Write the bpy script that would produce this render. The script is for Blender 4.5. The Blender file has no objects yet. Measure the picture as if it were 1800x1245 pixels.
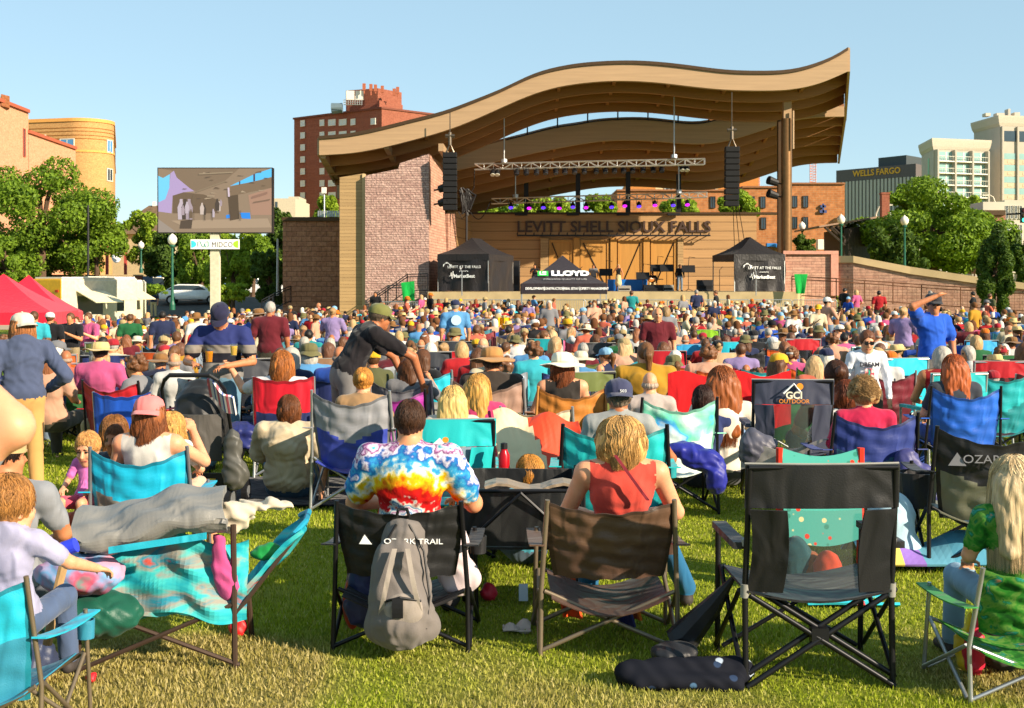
import bpy, bmesh, math, random
import numpy as np
from mathutils import Vector, Matrix, Euler
R = math.radians
SC = bpy.context.scene
COL = SC.collection
rng = random.Random(7)

# ---------------------------------------------------------------- camera, world, sun, exposure
H, F, YH = 1.75, 2200.0, 505.0            # eye height, focal length and horizon of the 1800 px photograph
cam_d = bpy.data.cameras.new('camera')
cam = bpy.data.objects.new('camera', cam_d); COL.objects.link(cam)
cam.location = (0, 0, H); cam.rotation_euler = (R(90), 0, 0)
cam_d.sensor_width = 36; cam_d.lens = F / 1800 * 36
cam_d.shift_y = -(622.5 - YH) / 1800
cam_d.clip_end = 4000; cam_d.clip_start = 0.05
cam_d.dof.use_dof = True; cam_d.dof.focus_distance = 9.0; cam_d.dof.aperture_fstop = 13.0
SC.camera = cam
SUN_AZ, SUN_EL = 125.0, 23.5              # degrees clockwise from the view direction, height above the horizon
world = bpy.data.worlds.new('World'); SC.world = world; world.use_nodes = True
_nt = world.node_tree; _bg = _nt.nodes['Background']
_sky = _nt.nodes.new('ShaderNodeTexSky'); _sky.sky_type = 'NISHITA'; _sky.sun_disc = False
_sky.sun_elevation = R(SUN_EL); _sky.sun_rotation = R(SUN_AZ)
_sky.air_density = 1.0; _sky.dust_density = 0.15; _sky.ozone_density = 1.2; _sky.altitude = 900
_mx = _nt.nodes.new('ShaderNodeMix'); _mx.data_type = 'RGBA'; _mx.inputs['Factor'].default_value = 0.6   # flat pale blue mixed in evens the sky out
_mx.inputs['B'].default_value = (2.9, 4.4, 5.1, 1); _nt.links.new(_sky.outputs[0], _mx.inputs['A']); _nt.links.new(_mx.outputs['Result'], _bg.inputs[0]); _bg.inputs[1].default_value = 0.09
_sd = bpy.data.lights.new('sun', 'SUN'); _sd.energy = 5.0; _sd.angle = R(0.6); _sd.color = (1.0, 0.85, 0.65)
sun = bpy.data.objects.new('sun', _sd); COL.objects.link(sun)
_to = Vector((math.sin(R(SUN_AZ)) * math.cos(R(SUN_EL)), math.cos(R(SUN_AZ)) * math.cos(R(SUN_EL)), math.sin(R(SUN_EL))))
sun.rotation_euler = _to.to_track_quat('Z', 'Y').to_euler(); sun.location = (40, -40, 60)
SC.view_settings.view_transform = 'Standard'; SC.view_settings.look = 'None'
SC.view_settings.exposure = 0.94; SC.view_settings.gamma = 1.0
SC.render.engine = 'CYCLES'
SC.cycles.use_denoising = True
SC.cycles.max_bounces = 5; SC.cycles.diffuse_bounces = 3; SC.cycles.glossy_bounces = 2
SC.cycles.transmission_bounces = 3; SC.cycles.transparent_max_bounces = 8
SC.cycles.caustics_reflective = False; SC.cycles.caustics_refractive = False

# ---------------------------------------------------------------- placing by photograph
def P(px, py, D): return Vector(((px - 900) / F * D, D, H - (py - YH) / F * D))
def X(px, D): return (px - 900) / F * D
def Z(py, D): return H - (py - YH) / F * D
def smooth(t): t = max(0.0, min(1.0, t)); return t * t * (3 - 2 * t)
def ground(x, y):
    """lawn height: flat in front, dipping to the food trucks at the left, street behind them a little higher"""
    if y < 10: return 0.0
    dip = -0.26 * smooth((y - 10) / 9) * (1 - smooth((y - 56) / 9)) * (1 - .0 * x) - 0.72 * smooth((-x - 1.5 - (y - 20) * 0.06) / 7) * smooth((y - 22) / 16) if y > 20 else -0.26 * smooth((y - 10) / 9)
    up = smooth((y - 78) / 18)
    return dip * (1 - up) + 0.95 * up
# ---------------------------------------------------------------- properties
def tag(o, label=None, cat=None, group=None, kind=None):
    if label: o['label'] = label
    if cat: o['category'] = cat
    if group: o['group'] = group
    if kind: o['kind'] = kind
    return o
def empty(name, loc, label, cat, group=None, rz=0.0, sc=1.0):
    o = bpy.data.objects.new(name, None); COL.objects.link(o)
    o.location = loc; o.rotation_euler = (0, 0, rz); o.scale = (sc, sc, sc)
    o.empty_display_size = 0.2
    return tag(o, label, cat, group)
# ---------------------------------------------------------------- materials
MATS = {}
def srgb(c):
    if isinstance(c, str):
        c = c.lstrip('#'); c = [int(c[i:i + 2], 16) / 255 for i in (0, 2, 4)]
    else: return tuple(c)
    return tuple(x / 12.92 if x <= 0.04045 else ((x + 0.055) / 1.055) ** 2.4 for x in c)
def newmat(name, base, rough=0.7, metal=0.0, spec=0.3):
    m = bpy.data.materials.new(name); m.use_nodes = True
    b = m.node_tree.nodes['Principled BSDF']
    b.inputs['Base Color'].default_value = (*base, 1); b.inputs['Roughness'].default_value = rough
    b.inputs['Metallic'].default_value = metal; b.inputs['Specular IOR Level'].default_value = spec
    return m, m.node_tree, b
def N(nt, t, **kw):
    n = nt.nodes.new(t)
    for k, v in kw.items():
        if k in n.inputs: n.inputs[k].default_value = v
        else: setattr(n, k, v)
    return n
def L(nt, a, b): nt.links.new(a, b)
def coords(nt, scale=(1, 1, 1), kind='Object', rot=(0, 0, 0)):
    tc = N(nt, 'ShaderNodeTexCoord'); mp = N(nt, 'ShaderNodeMapping')
    mp.inputs['Scale'].default_value = scale; mp.inputs['Rotation'].default_value = rot
    L(nt, tc.outputs[kind], mp.inputs[0]); return mp.outputs[0]
def ramp(nt, fac, stops, interp='LINEAR'):
    r = N(nt, 'ShaderNodeValToRGB'); r.color_ramp.interpolation = interp
    e = r.color_ramp.elements
    while len(e) < len(stops): e.new(0.5)
    for i, (p, c) in enumerate(stops):
        e[i].position = p; e[i].color = (*c, 1)
    if fac is not None: L(nt, fac, r.inputs[0])
    return r.outputs[0]
def mul(c, f): return tuple(min(1.0, x * f) for x in c)
def bump(nt, b, h, strength=0.3, dist=0.01):
    n = N(nt, 'ShaderNodeBump'); n.inputs['Strength'].default_value = strength; n.inputs['Distance'].default_value = dist
    L(nt, h, n.inputs['Height']); L(nt, n.outputs[0], b.inputs['Normal']); return n
def plain(name, c, rough=0.6, metal=0.0, var=0.12, scale=6.0, spec=0.3, bumps=0.0):
    """a plain surface with slight uneven wear"""
    key = ('plain', name, tuple(srgb(c)) if isinstance(c, str) else tuple(c), rough, metal)
    if key in MATS: return MATS[key]
    c = srgb(c) if isinstance(c, str) else c
    m, nt, b = newmat(name, c, rough, metal, spec)
    n = N(nt, 'ShaderNodeTexNoise', Scale=scale, Detail=4.0); L(nt, coords(nt), n.inputs['Vector'])
    L(nt, ramp(nt, n.outputs['Fac'], [(0.3, mul(c, 1 - var)), (0.7, mul(c, 1 + var))]), b.inputs['Base Color'])
    if bumps: bump(nt, b, n.outputs['Fac'], bumps, 0.02)
    MATS[key] = m; return m
def cloth(c, rough=0.85, fold=0.35, name='fabric', sheen=0.15, shine=0.2):
    cc = srgb(c) if isinstance(c, str) else tuple(c)
    key = ('cloth', cc, name, fold, rough)
    if key in MATS: return MATS[key]
    m, nt, b = newmat(name, cc, rough, 0, shine)
    b.inputs['Sheen Weight'].default_value = sheen
    n1 = N(nt, 'ShaderNodeTexNoise', Scale=3.4, Detail=1.2, Distortion=1.6); L(nt, coords(nt, (1.5, 1.5, 0.7)), n1.inputs['Vector'])
    n2 = N(nt, 'ShaderNodeTexNoise', Scale=160.0, Detail=1.0); L(nt, coords(nt), n2.inputs['Vector'])
    mx = N(nt, 'ShaderNodeMath', operation='MULTIPLY_ADD'); L(nt, n2.outputs['Fac'], mx.inputs[0]); mx.inputs[1].default_value = 0.03; L(nt, n1.outputs['Fac'], mx.inputs[2])
    L(nt, ramp(nt, mx.outputs[0], [(0.35, mul(cc, 0.92)), (0.75, mul(cc, 1.06))]), b.inputs['Base Color'])
    bump(nt, b, mx.outputs[0], fold, 0.06)
    MATS[key] = m; return m
def nylon(c): return cloth(c, rough=0.5, fold=0.45, name='nylon', sheen=0.05, shine=0.4)
def hairmat(c):
    cc = srgb(c) if isinstance(c, str) else tuple(c)
    key = ('hair', cc)
    if key in MATS: return MATS[key]
    m, nt, b = newmat('hair', cc, 0.5, 0, 0.35)
    n = N(nt, 'ShaderNodeTexNoise', Scale=14.0, Detail=5.0, Distortion=0.6); L(nt, coords(nt, (6, 6, 0.7)), n.inputs['Vector'])
    g = N(nt, 'ShaderNodeNewGeometry'); a = N(nt, 'ShaderNodeMath', operation='MULTIPLY_ADD'); L(nt, g.outputs['Random Per Island'], a.inputs[0]); a.inputs[1].default_value = 0.5; L(nt, n.outputs['Fac'], a.inputs[2])
    L(nt, ramp(nt, a.outputs[0], [(0.35, mul(cc, 0.5)), (0.75, cc), (1.1, mul(cc, 1.5))]), b.inputs['Base Color'])
    bump(nt, b, n.outputs['Fac'], 0.4, 0.015)
    MATS[key] = m; return m
def skinmat(c):
    cc = srgb(c) if isinstance(c, str) else tuple(c)
    key = ('skin', cc)
    if key in MATS: return MATS[key]
    m, nt, b = newmat('skin', cc, 0.5, 0, 0.35)
    n = N(nt, 'ShaderNodeTexNoise', Scale=22.0, Detail=4.0); L(nt, coords(nt), n.inputs['Vector'])
    L(nt, ramp(nt, n.outputs['Fac'], [(0.3, (cc[0] * 0.94, cc[1] * 0.86, cc[2] * 0.82)), (0.7, mul(cc, 1.05))]), b.inputs['Base Color'])
    b.inputs['Subsurface Weight'].default_value = 0.08; b.inputs['Subsurface Radius'].default_value = (0.02, 0.008, 0.004)
    bump(nt, b, n.outputs['Fac'], 0.08, 0.01)
    MATS[key] = m; return m
SKINS = [skinmat(c) for c in ('#cc8f68', '#b97a54', '#d49a76', '#a56844', '#c08258')]
def bricks(name, c1, c2, mortar, bw, bh, mort=0.02, rough=0.9, bstr=0.5, axis='XZ', noise=6.0, dist=0.02):
    key = ('brick', name)
    if key in MATS: return MATS[key]
    c1, c2, mortar = srgb(c1), srgb(c2), srgb(mortar)
    m, nt, b = newmat(name, c1, rough, 0, 0.15)
    tc = N(nt, 'ShaderNodeTexCoord'); sp = N(nt, 'ShaderNodeSeparateXYZ'); L(nt, tc.outputs['Object'], sp.inputs[0])
    ad = N(nt, 'ShaderNodeMath', operation='ADD'); L(nt, sp.outputs[0], ad.inputs[0]); L(nt, sp.outputs[1], ad.inputs[1])
    cb = N(nt, 'ShaderNodeCombineXYZ'); L(nt, ad.outputs[0], cb.inputs[0]); L(nt, sp.outputs[2], cb.inputs[1])
    t = N(nt, 'ShaderNodeTexBrick'); L(nt, cb.outputs[0], t.inputs['Vector'])
    t.inputs['Scale'].default_value = 1.0; t.inputs['Brick Width'].default_value = bw; t.inputs['Row Height'].default_value = bh
    t.inputs['Mortar Size'].default_value = mort; t.inputs['Color1'].default_value = (*c1, 1); t.inputs['Color2'].default_value = (*c2, 1); t.inputs['Mortar'].default_value = (*mortar, 1)
    n = N(nt, 'ShaderNodeTexNoise', Scale=noise, Detail=6.0); L(nt, tc.outputs['Object'], n.inputs['Vector'])
    mx = N(nt, 'ShaderNodeMix', data_type='RGBA', blend_type='MULTIPLY'); mx.inputs['Factor'].default_value = 0.8
    L(nt, t.outputs['Color'], mx.inputs['A']); L(nt, ramp(nt, n.outputs['Fac'], [(0.3, (0.6, 0.6, 0.6)), (0.7, (1.1, 1.1, 1.1))]), mx.inputs['B'])
    L(nt, mx.outputs['Result'], b.inputs['Base Color'])
    mm = N(nt, 'ShaderNodeMath', operation='MULTIPLY_ADD'); L(nt, t.outputs['Fac'], mm.inputs[0]); mm.inputs[1].default_value = -1.2; L(nt, n.outputs['Fac'], mm.inputs[2])
    bump(nt, b, mm.outputs[0], bstr, dist)
    MATS[key] = m; return m
def wood(name, c, plank=0.0, axis=2, rough=0.6, grain=(1.5, 1.5, 20)):
    """boards with a groove every `plank` metres along axis (0 = none)"""
    key = ('wood', name)
    if key in MATS: return MATS[key]
    c = srgb(c); m, nt, b = newmat(name, c, rough, 0, 0.3)
    n = N(nt, 'ShaderNodeTexNoise', Scale=1.0, Detail=6.0, Distortion=0.4); L(nt, coords(nt, grain), n.inputs['Vector'])
    col = ramp(nt, n.outputs['Fac'], [(0.3, mul(c, 0.88)), (0.7, mul(c, 1.08))])
    if plank:
        tc = N(nt, 'ShaderNodeTexCoord'); sp = N(nt, 'ShaderNodeSeparateXYZ'); L(nt, tc.outputs['Object'], sp.inputs[0])
        d = N(nt, 'ShaderNodeMath', operation='DIVIDE'); L(nt, sp.outputs[axis], d.inputs[0]); d.inputs[1].default_value = plank
        fr = N(nt, 'ShaderNodeMath', operation='FRACT'); L(nt, d.outputs[0], fr.inputs[0])
        gr = ramp(nt, fr.outputs[0], [(0.0, (0.25, 0.25, 0.25)), (0.05, (0.35, 0.35, 0.35)), (0.09, (1, 1, 1)), (1.0, (0.97, 0.97, 0.97))])
        fl = N(nt, 'ShaderNodeMath', operation='FLOOR'); L(nt, d.outputs[0], fl.inputs[0])
        wn = N(nt, 'ShaderNodeTexWhiteNoise', noise_dimensions='1D'); L(nt, fl.outputs[0], wn.inputs['W'])
        pv = ramp(nt, wn.outputs['Value'], [(0, (0.88, 0.88, 0.88)), (1, (1.08, 1.08, 1.08))])
        for o in (pv, gr):
            mx = N(nt, 'ShaderNodeMix', data_type='RGBA', blend_type='MULTIPLY'); mx.inputs['Factor'].default_value = 1.0
            L(nt, col, mx.inputs['A']); L(nt, o, mx.inputs['B']); col = mx.outputs['Result']
        bump(nt, b, gr, 0.6, 0.02)
    L(nt, col, b.inputs['Base Color'])
    MATS[key] = m; return m
def glow(name, c, s):
    key = ('glow', name)
    if key in MATS: return MATS[key]
    c = srgb(c); m, nt, b = newmat(name, mul(c, 0.3), 0.5)
    b.inputs['Emission Color'].default_value = (*c, 1); b.inputs['Emission Strength'].default_value = s
    MATS[key] = m; return m
def glassmat(name='glass', tint=(0.9, 0.97, 1.0), refl=0.12):
    key = ('glass', name)
    if key in MATS: return MATS[key]
    m, nt, b = newmat(name, tint, 0.05)
    out = nt.nodes['Material Output']; tr = N(nt, 'ShaderNodeBsdfTransparent'); tr.inputs[0].default_value = (*tint, 1)
    gl = N(nt, 'ShaderNodeBsdfGlossy'); gl.inputs['Roughness'].default_value = 0.05
    mx = N(nt, 'ShaderNodeMixShader'); mx.inputs[0].default_value = refl
    L(nt, tr.outputs[0], mx.inputs[1]); L(nt, gl.outputs[0], mx.inputs[2]); L(nt, mx.outputs[0], out.inputs[0])
    MATS[key] = m; return m
def meshcloth(c, dens=0.45):
    """see-through mesh cloth"""
    key = ('meshcloth', c)
    if key in MATS: return MATS[key]
    cc = srgb(c); m, nt, b = newmat('mesh_fabric', cc, 0.8)
    out = nt.nodes['Material Output']; tr = N(nt, 'ShaderNodeBsdfTransparent')
    mx = N(nt, 'ShaderNodeMixShader'); mx.inputs[0].default_value = dens
    L(nt, tr.outputs[0], mx.inputs[1]); L(nt, b.outputs[0], mx.inputs[2]); L(nt, mx.outputs[0], out.inputs[0])
    MATS[key] = m; return m
# ---------------------------------------------------------------- meshes
class MB:
    def __init__(s): s.v = []; s.f = []; s.m = []
    def add(s, v, f, m=0):
        o = len(s.v); s.v += [tuple(p) for p in v]; s.f += [tuple(o + i for i in q) for q in f]
        s.m += [m] * len(f) if isinstance(m, int) else list(m); return s
    def box(s, lo, hi, m=0, M=None):
        x0, y0, z0 = lo; x1, y1, z1 = hi
        v = [Vector(p) for p in ((x0, y0, z0), (x1, y0, z0), (x1, y1, z0), (x0, y1, z0), (x0, y0, z1), (x1, y0, z1), (x1, y1, z1), (x0, y1, z1))]
        if M is not None: v = [M @ p for p in v]
        return s.add(v, [(3, 2, 1, 0), (4, 5, 6, 7), (0, 1, 5, 4), (1, 2, 6, 5), (2, 3, 7, 6), (3, 0, 4, 7)], m)
    def cbox(s, c, d, m=0, M=None): return s.box([c[i] - d[i] / 2 for i in range(3)], [c[i] + d[i] / 2 for i in range(3)], m, M)
    def tube(s, pts, r, n=8, m=0, cap=True):
        pts = [Vector(p) for p in pts]; k = len(pts)
        rs = [r] * k if not hasattr(r, '__len__') else r
        v = []; f = []; prev = None
        for i, p in enumerate(pts):
            d = (pts[min(i + 1, k - 1)] - pts[max(i - 1, 0)])
            d = d.normalized() if d.length > 1e-9 else Vector((0, 0, 1))
            if prev is None:
                a = Vector((0, 0, 1)) if abs(d.z) < 0.9 else Vector((1, 0, 0)); u = d.cross(a).normalized()
            else: u = (prev - d * prev.dot(d)).normalized()
            prev = u; w = d.cross(u)
            for j in range(n):
                t = 2 * math.pi * j / n; v.append(p + (u * math.cos(t) + w * math.sin(t)) * rs[i])
        for i in range(k - 1):
            for j in range(n):
                f.append((i * n + j, i * n + (j + 1) % n, (i + 1) * n + (j + 1) % n, (i + 1) * n + j))
        if cap: f.append(tuple(range(n))[::-1]); f.append(tuple((k - 1) * n + j for j in range(n)))
        return s.add(v, f, m)
    def prism(s, poly, ext, m=0):
        poly = [Vector(p) for p in poly]; ext = Vector(ext); n = len(poly)
        f = [tuple(range(n))[::-1], tuple(range(n, 2 * n))] + [(i, (i + 1) % n, n + (i + 1) % n, n + i) for i in range(n)]
        return s.add(poly + [p + ext for p in poly], f, m)
    def loft(s, rings, m=0, closed=True, caps=True):
        n = len(rings[0]); v = [p for r in rings for p in r]; f = []
        for i in range(len(rings) - 1):
            for j in range(n if closed else n - 1):
                f.append((i * n + j, i * n + (j + 1) % n, (i + 1) * n + (j + 1) % n, (i + 1) * n + j))
        if caps: f.append(tuple(range(n))[::-1]); f.append(tuple((len(rings) - 1) * n + j for j in range(n)))
        return s.add(v, f, m)
    def lathe(s, prof, n=16, m=0, c=(0, 0, 0), M=None):
        rings = [[Vector((c[0] + r * math.cos(2 * math.pi * j / n), c[1] + r * math.sin(2 * math.pi * j / n), c[2] + z)) for j in range(n)] for r, z in prof]
        if M is not None: rings = [[M @ p for p in r] for r in rings]
        return s.loft(rings, m)
    def sheet(s, fn, nu, nv, th=0.006, mf=None):
        """a cloth sheet fn(u,v), u,v in 0..1, given a real thickness"""
        g = [[Vector(fn(i / nu, j / nv)) for j in range(nv + 1)] for i in range(nu + 1)]
        v = []; W = nv + 1; K = (nu + 1) * W
        nor = []
        for i in range(nu + 1):
            for j in range(nv + 1):
                a = g[min(i + 1, nu)][j] - g[max(i - 1, 0)][j]; b = g[i][min(j + 1, nv)] - g[i][max(j - 1, 0)]
                nn = a.cross(b); nor.append(nn.normalized() if nn.length > 1e-12 else Vector((0, 1, 0)))
        flat = [p for r in g for p in r]
        v = [p + q * th / 2 for p, q in zip(flat, nor)] + [p - q * th / 2 for p, q in zip(flat, nor)]
        f = []; m = []
        for i in range(nu):
            for j in range(nv):
                q = (i * W + j, (i + 1) * W + j, (i + 1) * W + j + 1, i * W + j + 1)
                mm = mf((i + .5) / nu, (j + .5) / nv) if mf else 0
                f.append(q); f.append(tuple(K + x for x in q[::-1])); m += [mm, mm]
        loop = [(i, 0) for i in range(nu)] + [(nu, j) for j in range(nv)] + [(i, nv) for i in range(nu, 0, -1)] + [(0, j) for j in range(nv, 0, -1)]
        for a, b in zip(loop, loop[1:] + loop[:1]):
            p, q = a[0] * W + a[1], b[0] * W + b[1]; f.append((q, p, K + p, K + q)); m.append(mf(min(.99, a[0] / nu), min(.99, a[1] / nv)) if mf else 0)
        return s.add(v, f, m)
    def mesh(s, name, nslots=0, smooth=False):
        me = bpy.data.meshes.new(name); me.from_pydata(s.v, [], s.f); 
        me.polygons.foreach_set('material_index', s.m)
        if smooth: me.polygons.foreach_set('use_smooth', [True] * len(s.f))
        me.update(); return me
def fix_normals(me):
    bm = bmesh.new(); bm.from_mesh(me); bmesh.ops.recalc_face_normals(bm, faces=bm.faces); bm.to_mesh(me); bm.free()
def bevel(me, w, seg=2):
    bm = bmesh.new(); bm.from_mesh(me)
    bmesh.ops.bevel(bm, geom=[e for e in bm.edges if len(e.link_faces) == 2 and e.calc_face_angle(0) > 0.5], offset=w, segments=seg, affect='EDGES', profile=0.5)
    bm.to_mesh(me); bm.free()
def link(name, me, mats, parent=None, M=None, loc=None, rz=None):
    """an object using mesh me with its own materials"""
    if not isinstance(mats, (list, tuple)): mats = [mats]
    o = bpy.data.objects.new(name, me); COL.objects.link(o)
    while len(me.materials) < len(mats): me.materials.append(None)
    for i, m in enumerate(mats):
        o.material_slots[i].link = 'OBJECT'; o.material_slots[i].material = m
    if parent is not None: o.parent = parent
    if M is not None: o.matrix_local = M
    if loc is not None: o.location = loc
    if rz is not None: o.rotation_euler = (0, 0, rz)
    return o
def obj(name, mb, mats, parent=None, M=None, loc=None, rz=None, smooth=False, fix=True, bev=0):
    me = mb.mesh(name, smooth=smooth)
    if fix: fix_normals(me)
    if bev: bevel(me, bev)
    return link(name, me, mats, parent, M, loc, rz)
def autosmooth(me, ang=40):
    me.polygons.foreach_set('use_smooth', [True] * len(me.polygons))
    try: me.set_sharp_from_angle(angle=R(ang))
    except Exception: pass
_txt = {}
def text(s, size, mat, parent, M, name='lettering', ext=0.01, align='CENTER', bold=0.0, sx=1.0, spacing=1.0):
    cu = bpy.data.curves.new('t', 'FONT'); cu.body = s; cu.size = size; cu.align_x = align; cu.align_y = 'CENTER'
    cu.extrude = ext; cu.offset = bold; cu.space_character = spacing; cu.resolution_u = 3
    o = bpy.data.objects.new('t', cu); COL.objects.link(o)
    me = bpy.data.meshes.new_from_object(o.evaluated_get(bpy.context.evaluated_depsgraph_get()))
    bpy.data.objects.remove(o); bpy.data.curves.remove(cu)
    me.materials.clear()
    if sx != 1.0: me.transform(Matrix.Scale(sx, 4, (1, 0, 0)))
    return link(name, me, mat, parent, M)
FACE_CAM = Matrix.Rotation(R(90), 4, 'X')          # a text laid upright, read from -Y
def at(v, rz=0.0, sc=1.0): return Matrix.Translation(Vector(v)) @ Matrix.Rotation(rz, 4, 'Z') @ Matrix.Scale(sc, 4)
def spline(pts):
    """natural cubic spline y(x)"""
    x = np.array([p[0] for p in pts], float); y = np.array([p[1] for p in pts], float); n = len(x); h = np.diff(x)
    A = np.zeros((n, n)); b = np.zeros(n); A[0, 0] = A[-1, -1] = 1
    for i in range(1, n - 1):
        A[i, i - 1] = h[i - 1]; A[i, i] = 2 * (h[i - 1] + h[i]); A[i, i + 1] = h[i]
        b[i] = 3 * ((y[i + 1] - y[i]) / h[i] - (y[i] - y[i - 1]) / h[i - 1])
    c = np.linalg.solve(A, b)
    def f(t):
        i = int(np.clip(np.searchsorted(x, t) - 1, 0, n - 2)); d = t - x[i]
        bb = (y[i + 1] - y[i]) / h[i] - h[i] * (2 * c[i] + c[i + 1]) / 3
        return float(y[i] + bb * d + c[i] * d * d + (c[i + 1] - c[i]) / (3 * h[i]) * d ** 3)
    return f
def npmesh(name, V, Q, mi=None, smooth=True):
    """mesh from numpy arrays: V (n,3), Q (m,k)"""
    me = bpy.data.meshes.new(name); V = np.asarray(V, np.float32); Q = np.asarray(Q, np.int32); k = Q.shape[1]
    me.vertices.add(len(V)); me.vertices.foreach_set('co', V.ravel())
    me.loops.add(Q.size); me.loops.foreach_set('vertex_index', Q.ravel())
    me.polygons.add(len(Q)); me.polygons.foreach_set('loop_start', np.arange(0, Q.size, k, dtype=np.int32))
    if mi is not None: me.polygons.foreach_set('material_index', np.asarray(mi, np.int32))
    if smooth: me.polygons.foreach_set('use_smooth', np.ones(len(Q), bool))
    me.update(calc_edges=True); return me
# ================================================================ ground
def grassmat():
    m, nt, b = newmat('lawn_grass', (0.1, 0.15, 0.03), 0.95, 0, 0.1)
    c = coords(nt, kind='Object')
    n1 = N(nt, 'ShaderNodeTexNoise', Scale=0.55, Detail=5.0, Distortion=0.5); L(nt, c, n1.inputs['Vector'])
    n2 = N(nt, 'ShaderNodeTexNoise', Scale=9.0, Detail=8.0, Roughness=0.75); L(nt, c, n2.inputs['Vector'])
    n3 = N(nt, 'ShaderNodeTexNoise', Scale=120.0, Detail=4.0); L(nt, c, n3.inputs['Vector'])
    green = ramp(nt, n2.outputs['Fac'], [(0.25, (0.14, 0.17, 0.018)), (0.5, (0.26, 0.30, 0.03)), (0.75, (0.38, 0.39, 0.065))])
    straw = ramp(nt, n2.outputs['Fac'], [(0.25, (0.18, 0.14, 0.04)), (0.55, (0.30, 0.26, 0.07)), (0.8, (0.42, 0.36, 0.14))])
    sp = N(nt, 'ShaderNodeSeparateXYZ'); L(nt, c, sp.inputs[0])
    ny = N(nt, 'ShaderNodeMapRange'); L(nt, sp.outputs[1], ny.inputs[0]); ny.inputs[1].default_value = 5.2; ny.inputs[2].default_value = 8.0; ny.inputs[3].default_value = 0.12; ny.inputs[4].default_value = -0.12
    ad = N(nt, 'ShaderNodeMath', operation='ADD'); bare = N(nt, 'ShaderNodeVectorMath', operation='DISTANCE'); L(nt, c, bare.inputs[0]); bare.inputs[1].default_value = (-1.5, 5.7, 0); bm_ = N(nt, 'ShaderNodeMapRange'); L(nt, bare.outputs['Value'], bm_.inputs[0]); bm_.inputs[1].default_value = .25; bm_.inputs[2].default_value = 1.0; bm_.inputs[3].default_value = .3; bm_.inputs[4].default_value = 0
    a0 = N(nt, 'ShaderNodeMath', operation='ADD'); L(nt, ny.outputs[0], a0.inputs[0]); L(nt, bm_.outputs[0], a0.inputs[1]); L(nt, n1.outputs['Fac'], ad.inputs[0]); L(nt, a0.outputs[0], ad.inputs[1])
    fac = ramp(nt, ad.outputs[0], [(0.55, (0, 0, 0)), (0.72, (1, 1, 1))])
    mx = N(nt, 'ShaderNodeMix', data_type='RGBA'); L(nt, fac, mx.inputs['Factor']); L(nt, green, mx.inputs['A']); L(nt, straw, mx.inputs['B'])
    L(nt, mx.outputs['Result'], b.inputs['Base Color'])
    s = N(nt, 'ShaderNodeMath', operation='MULTIPLY_ADD'); L(nt, n3.outputs['Fac'], s.inputs[0]); s.inputs[1].default_value = 0.6; L(nt, n2.outputs['Fac'], s.inputs[2])
    bump(nt, b, s.outputs[0], 0.9, 0.05); return m
M_GRASS = grassmat()
def build_ground():
    xs = np.concatenate([np.linspace(-2500, -70, 14), np.linspace(-60, 60, 61), np.linspace(70, 2500, 14)])
    ys = np.concatenate([np.linspace(-60, 8, 7), np.linspace(9, 110, 70), np.linspace(120, 3500, 16)])
    V = np.array([(x, y, ground(x, y)) for y in ys for x in xs]); n = len(xs)
    Q = [(j * n + i, j * n + i + 1, (j + 1) * n + i + 1, (j + 1) * n + i) for j in range(len(ys) - 1) for i in range(n - 1)]
    tag(link('ground', npmesh('ground', V, Q), M_GRASS), kind='structure')
    asp = plain('asphalt', (0.06, 0.058, 0.055), 0.9, var=0.25, scale=3.0)
    mb = MB(); mb.sheet(lambda u, v: (-75 + 62 * u, 84 + 50 * v, ground(-30, 84 + 50 * v) + 0.02), 8, 20, 0.01)
    tag(obj('road', mb, asp), kind='structure')
    mb = MB(); mb.sheet(lambda u, v: (-34 + 26 * u, 72 + 9 * v, ground(-34 + 26 * u, 72 + 9 * v) + 0.03), 12, 10, 0.012)
    tag(obj('pavement', mb, plain('concrete_paving', '#b09a80', 0.85, var=0.15)), kind='structure')
build_ground()
# ================================================================ the band shell
M_GLU = wood('glulam_timber', '#a58868', 0, rough=0.55, grain=(0.35, 2.0, 9))
M_GLU2 = wood('dark_glulam_timber', '#9a6d42', 0, rough=0.6, grain=(0.35, 2.0, 9))
M_DECK = wood('roof_deck_boards', '#8a5c38', 0.14, axis=1, grain=(0.5, 6, 1))
M_SIDING = wood('tan_wall_boards', '#a8845a', 0.62, axis=2, grain=(0.5, 0.5, 10))
M_CLAD = wood('tan_cladding', '#a88a60', 0.19, axis=2, grain=(0.5, 0.5, 8))
M_DOOR = wood('honey_door_boards', '#b0803f', 0, grain=(9, 9, 0.4))
M_STONE = bricks('split_stone', '#c4a498', '#b08e84', '#8a6c66', 0.55, 0.13, 0.012, 0.95, 1.0, noise=9.0, dist=0.08)
M_ROCK = bricks('rock_face_block', '#a87a62', '#9a6c56', '#785646', 0.6, 0.3, 0.012, 0.95, 1.0, noise=5.0, dist=0.1)
M_LSTONE = bricks('pale_stone_courses', '#c79c86', '#b98a76', '#9c7868', 1.1, 0.16, 0.014, 0.9, 0.6, noise=4.0, dist=0.04)
M_DKMETAL = plain('dark_bronze_metal', '#4a3826', 0.5, 0.4)
M_BLACK = plain('black_powder_coat', '#17171a', 0.5)
M_ALU = plain('aluminium_tube', '#c7c5c0', 0.35, 0.75, spec=0.5)
M_STEEL = plain('galvanised_steel', '#a9abad', 0.4, 0.7, spec=0.5)
M_CONC = plain('tan_concrete', '#ab9772', 0.85, var=0.14, scale=1.5, bumps=0.15)
M_CAP = plain('pale_cap_stone', '#c4a980', 0.85, var=0.1, scale=1.2)
M_TENT = cloth('#1b1719', rough=0.55, fold=0.4, name='black_tent_fabric', sheen=0.05, shine=0.4)
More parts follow.
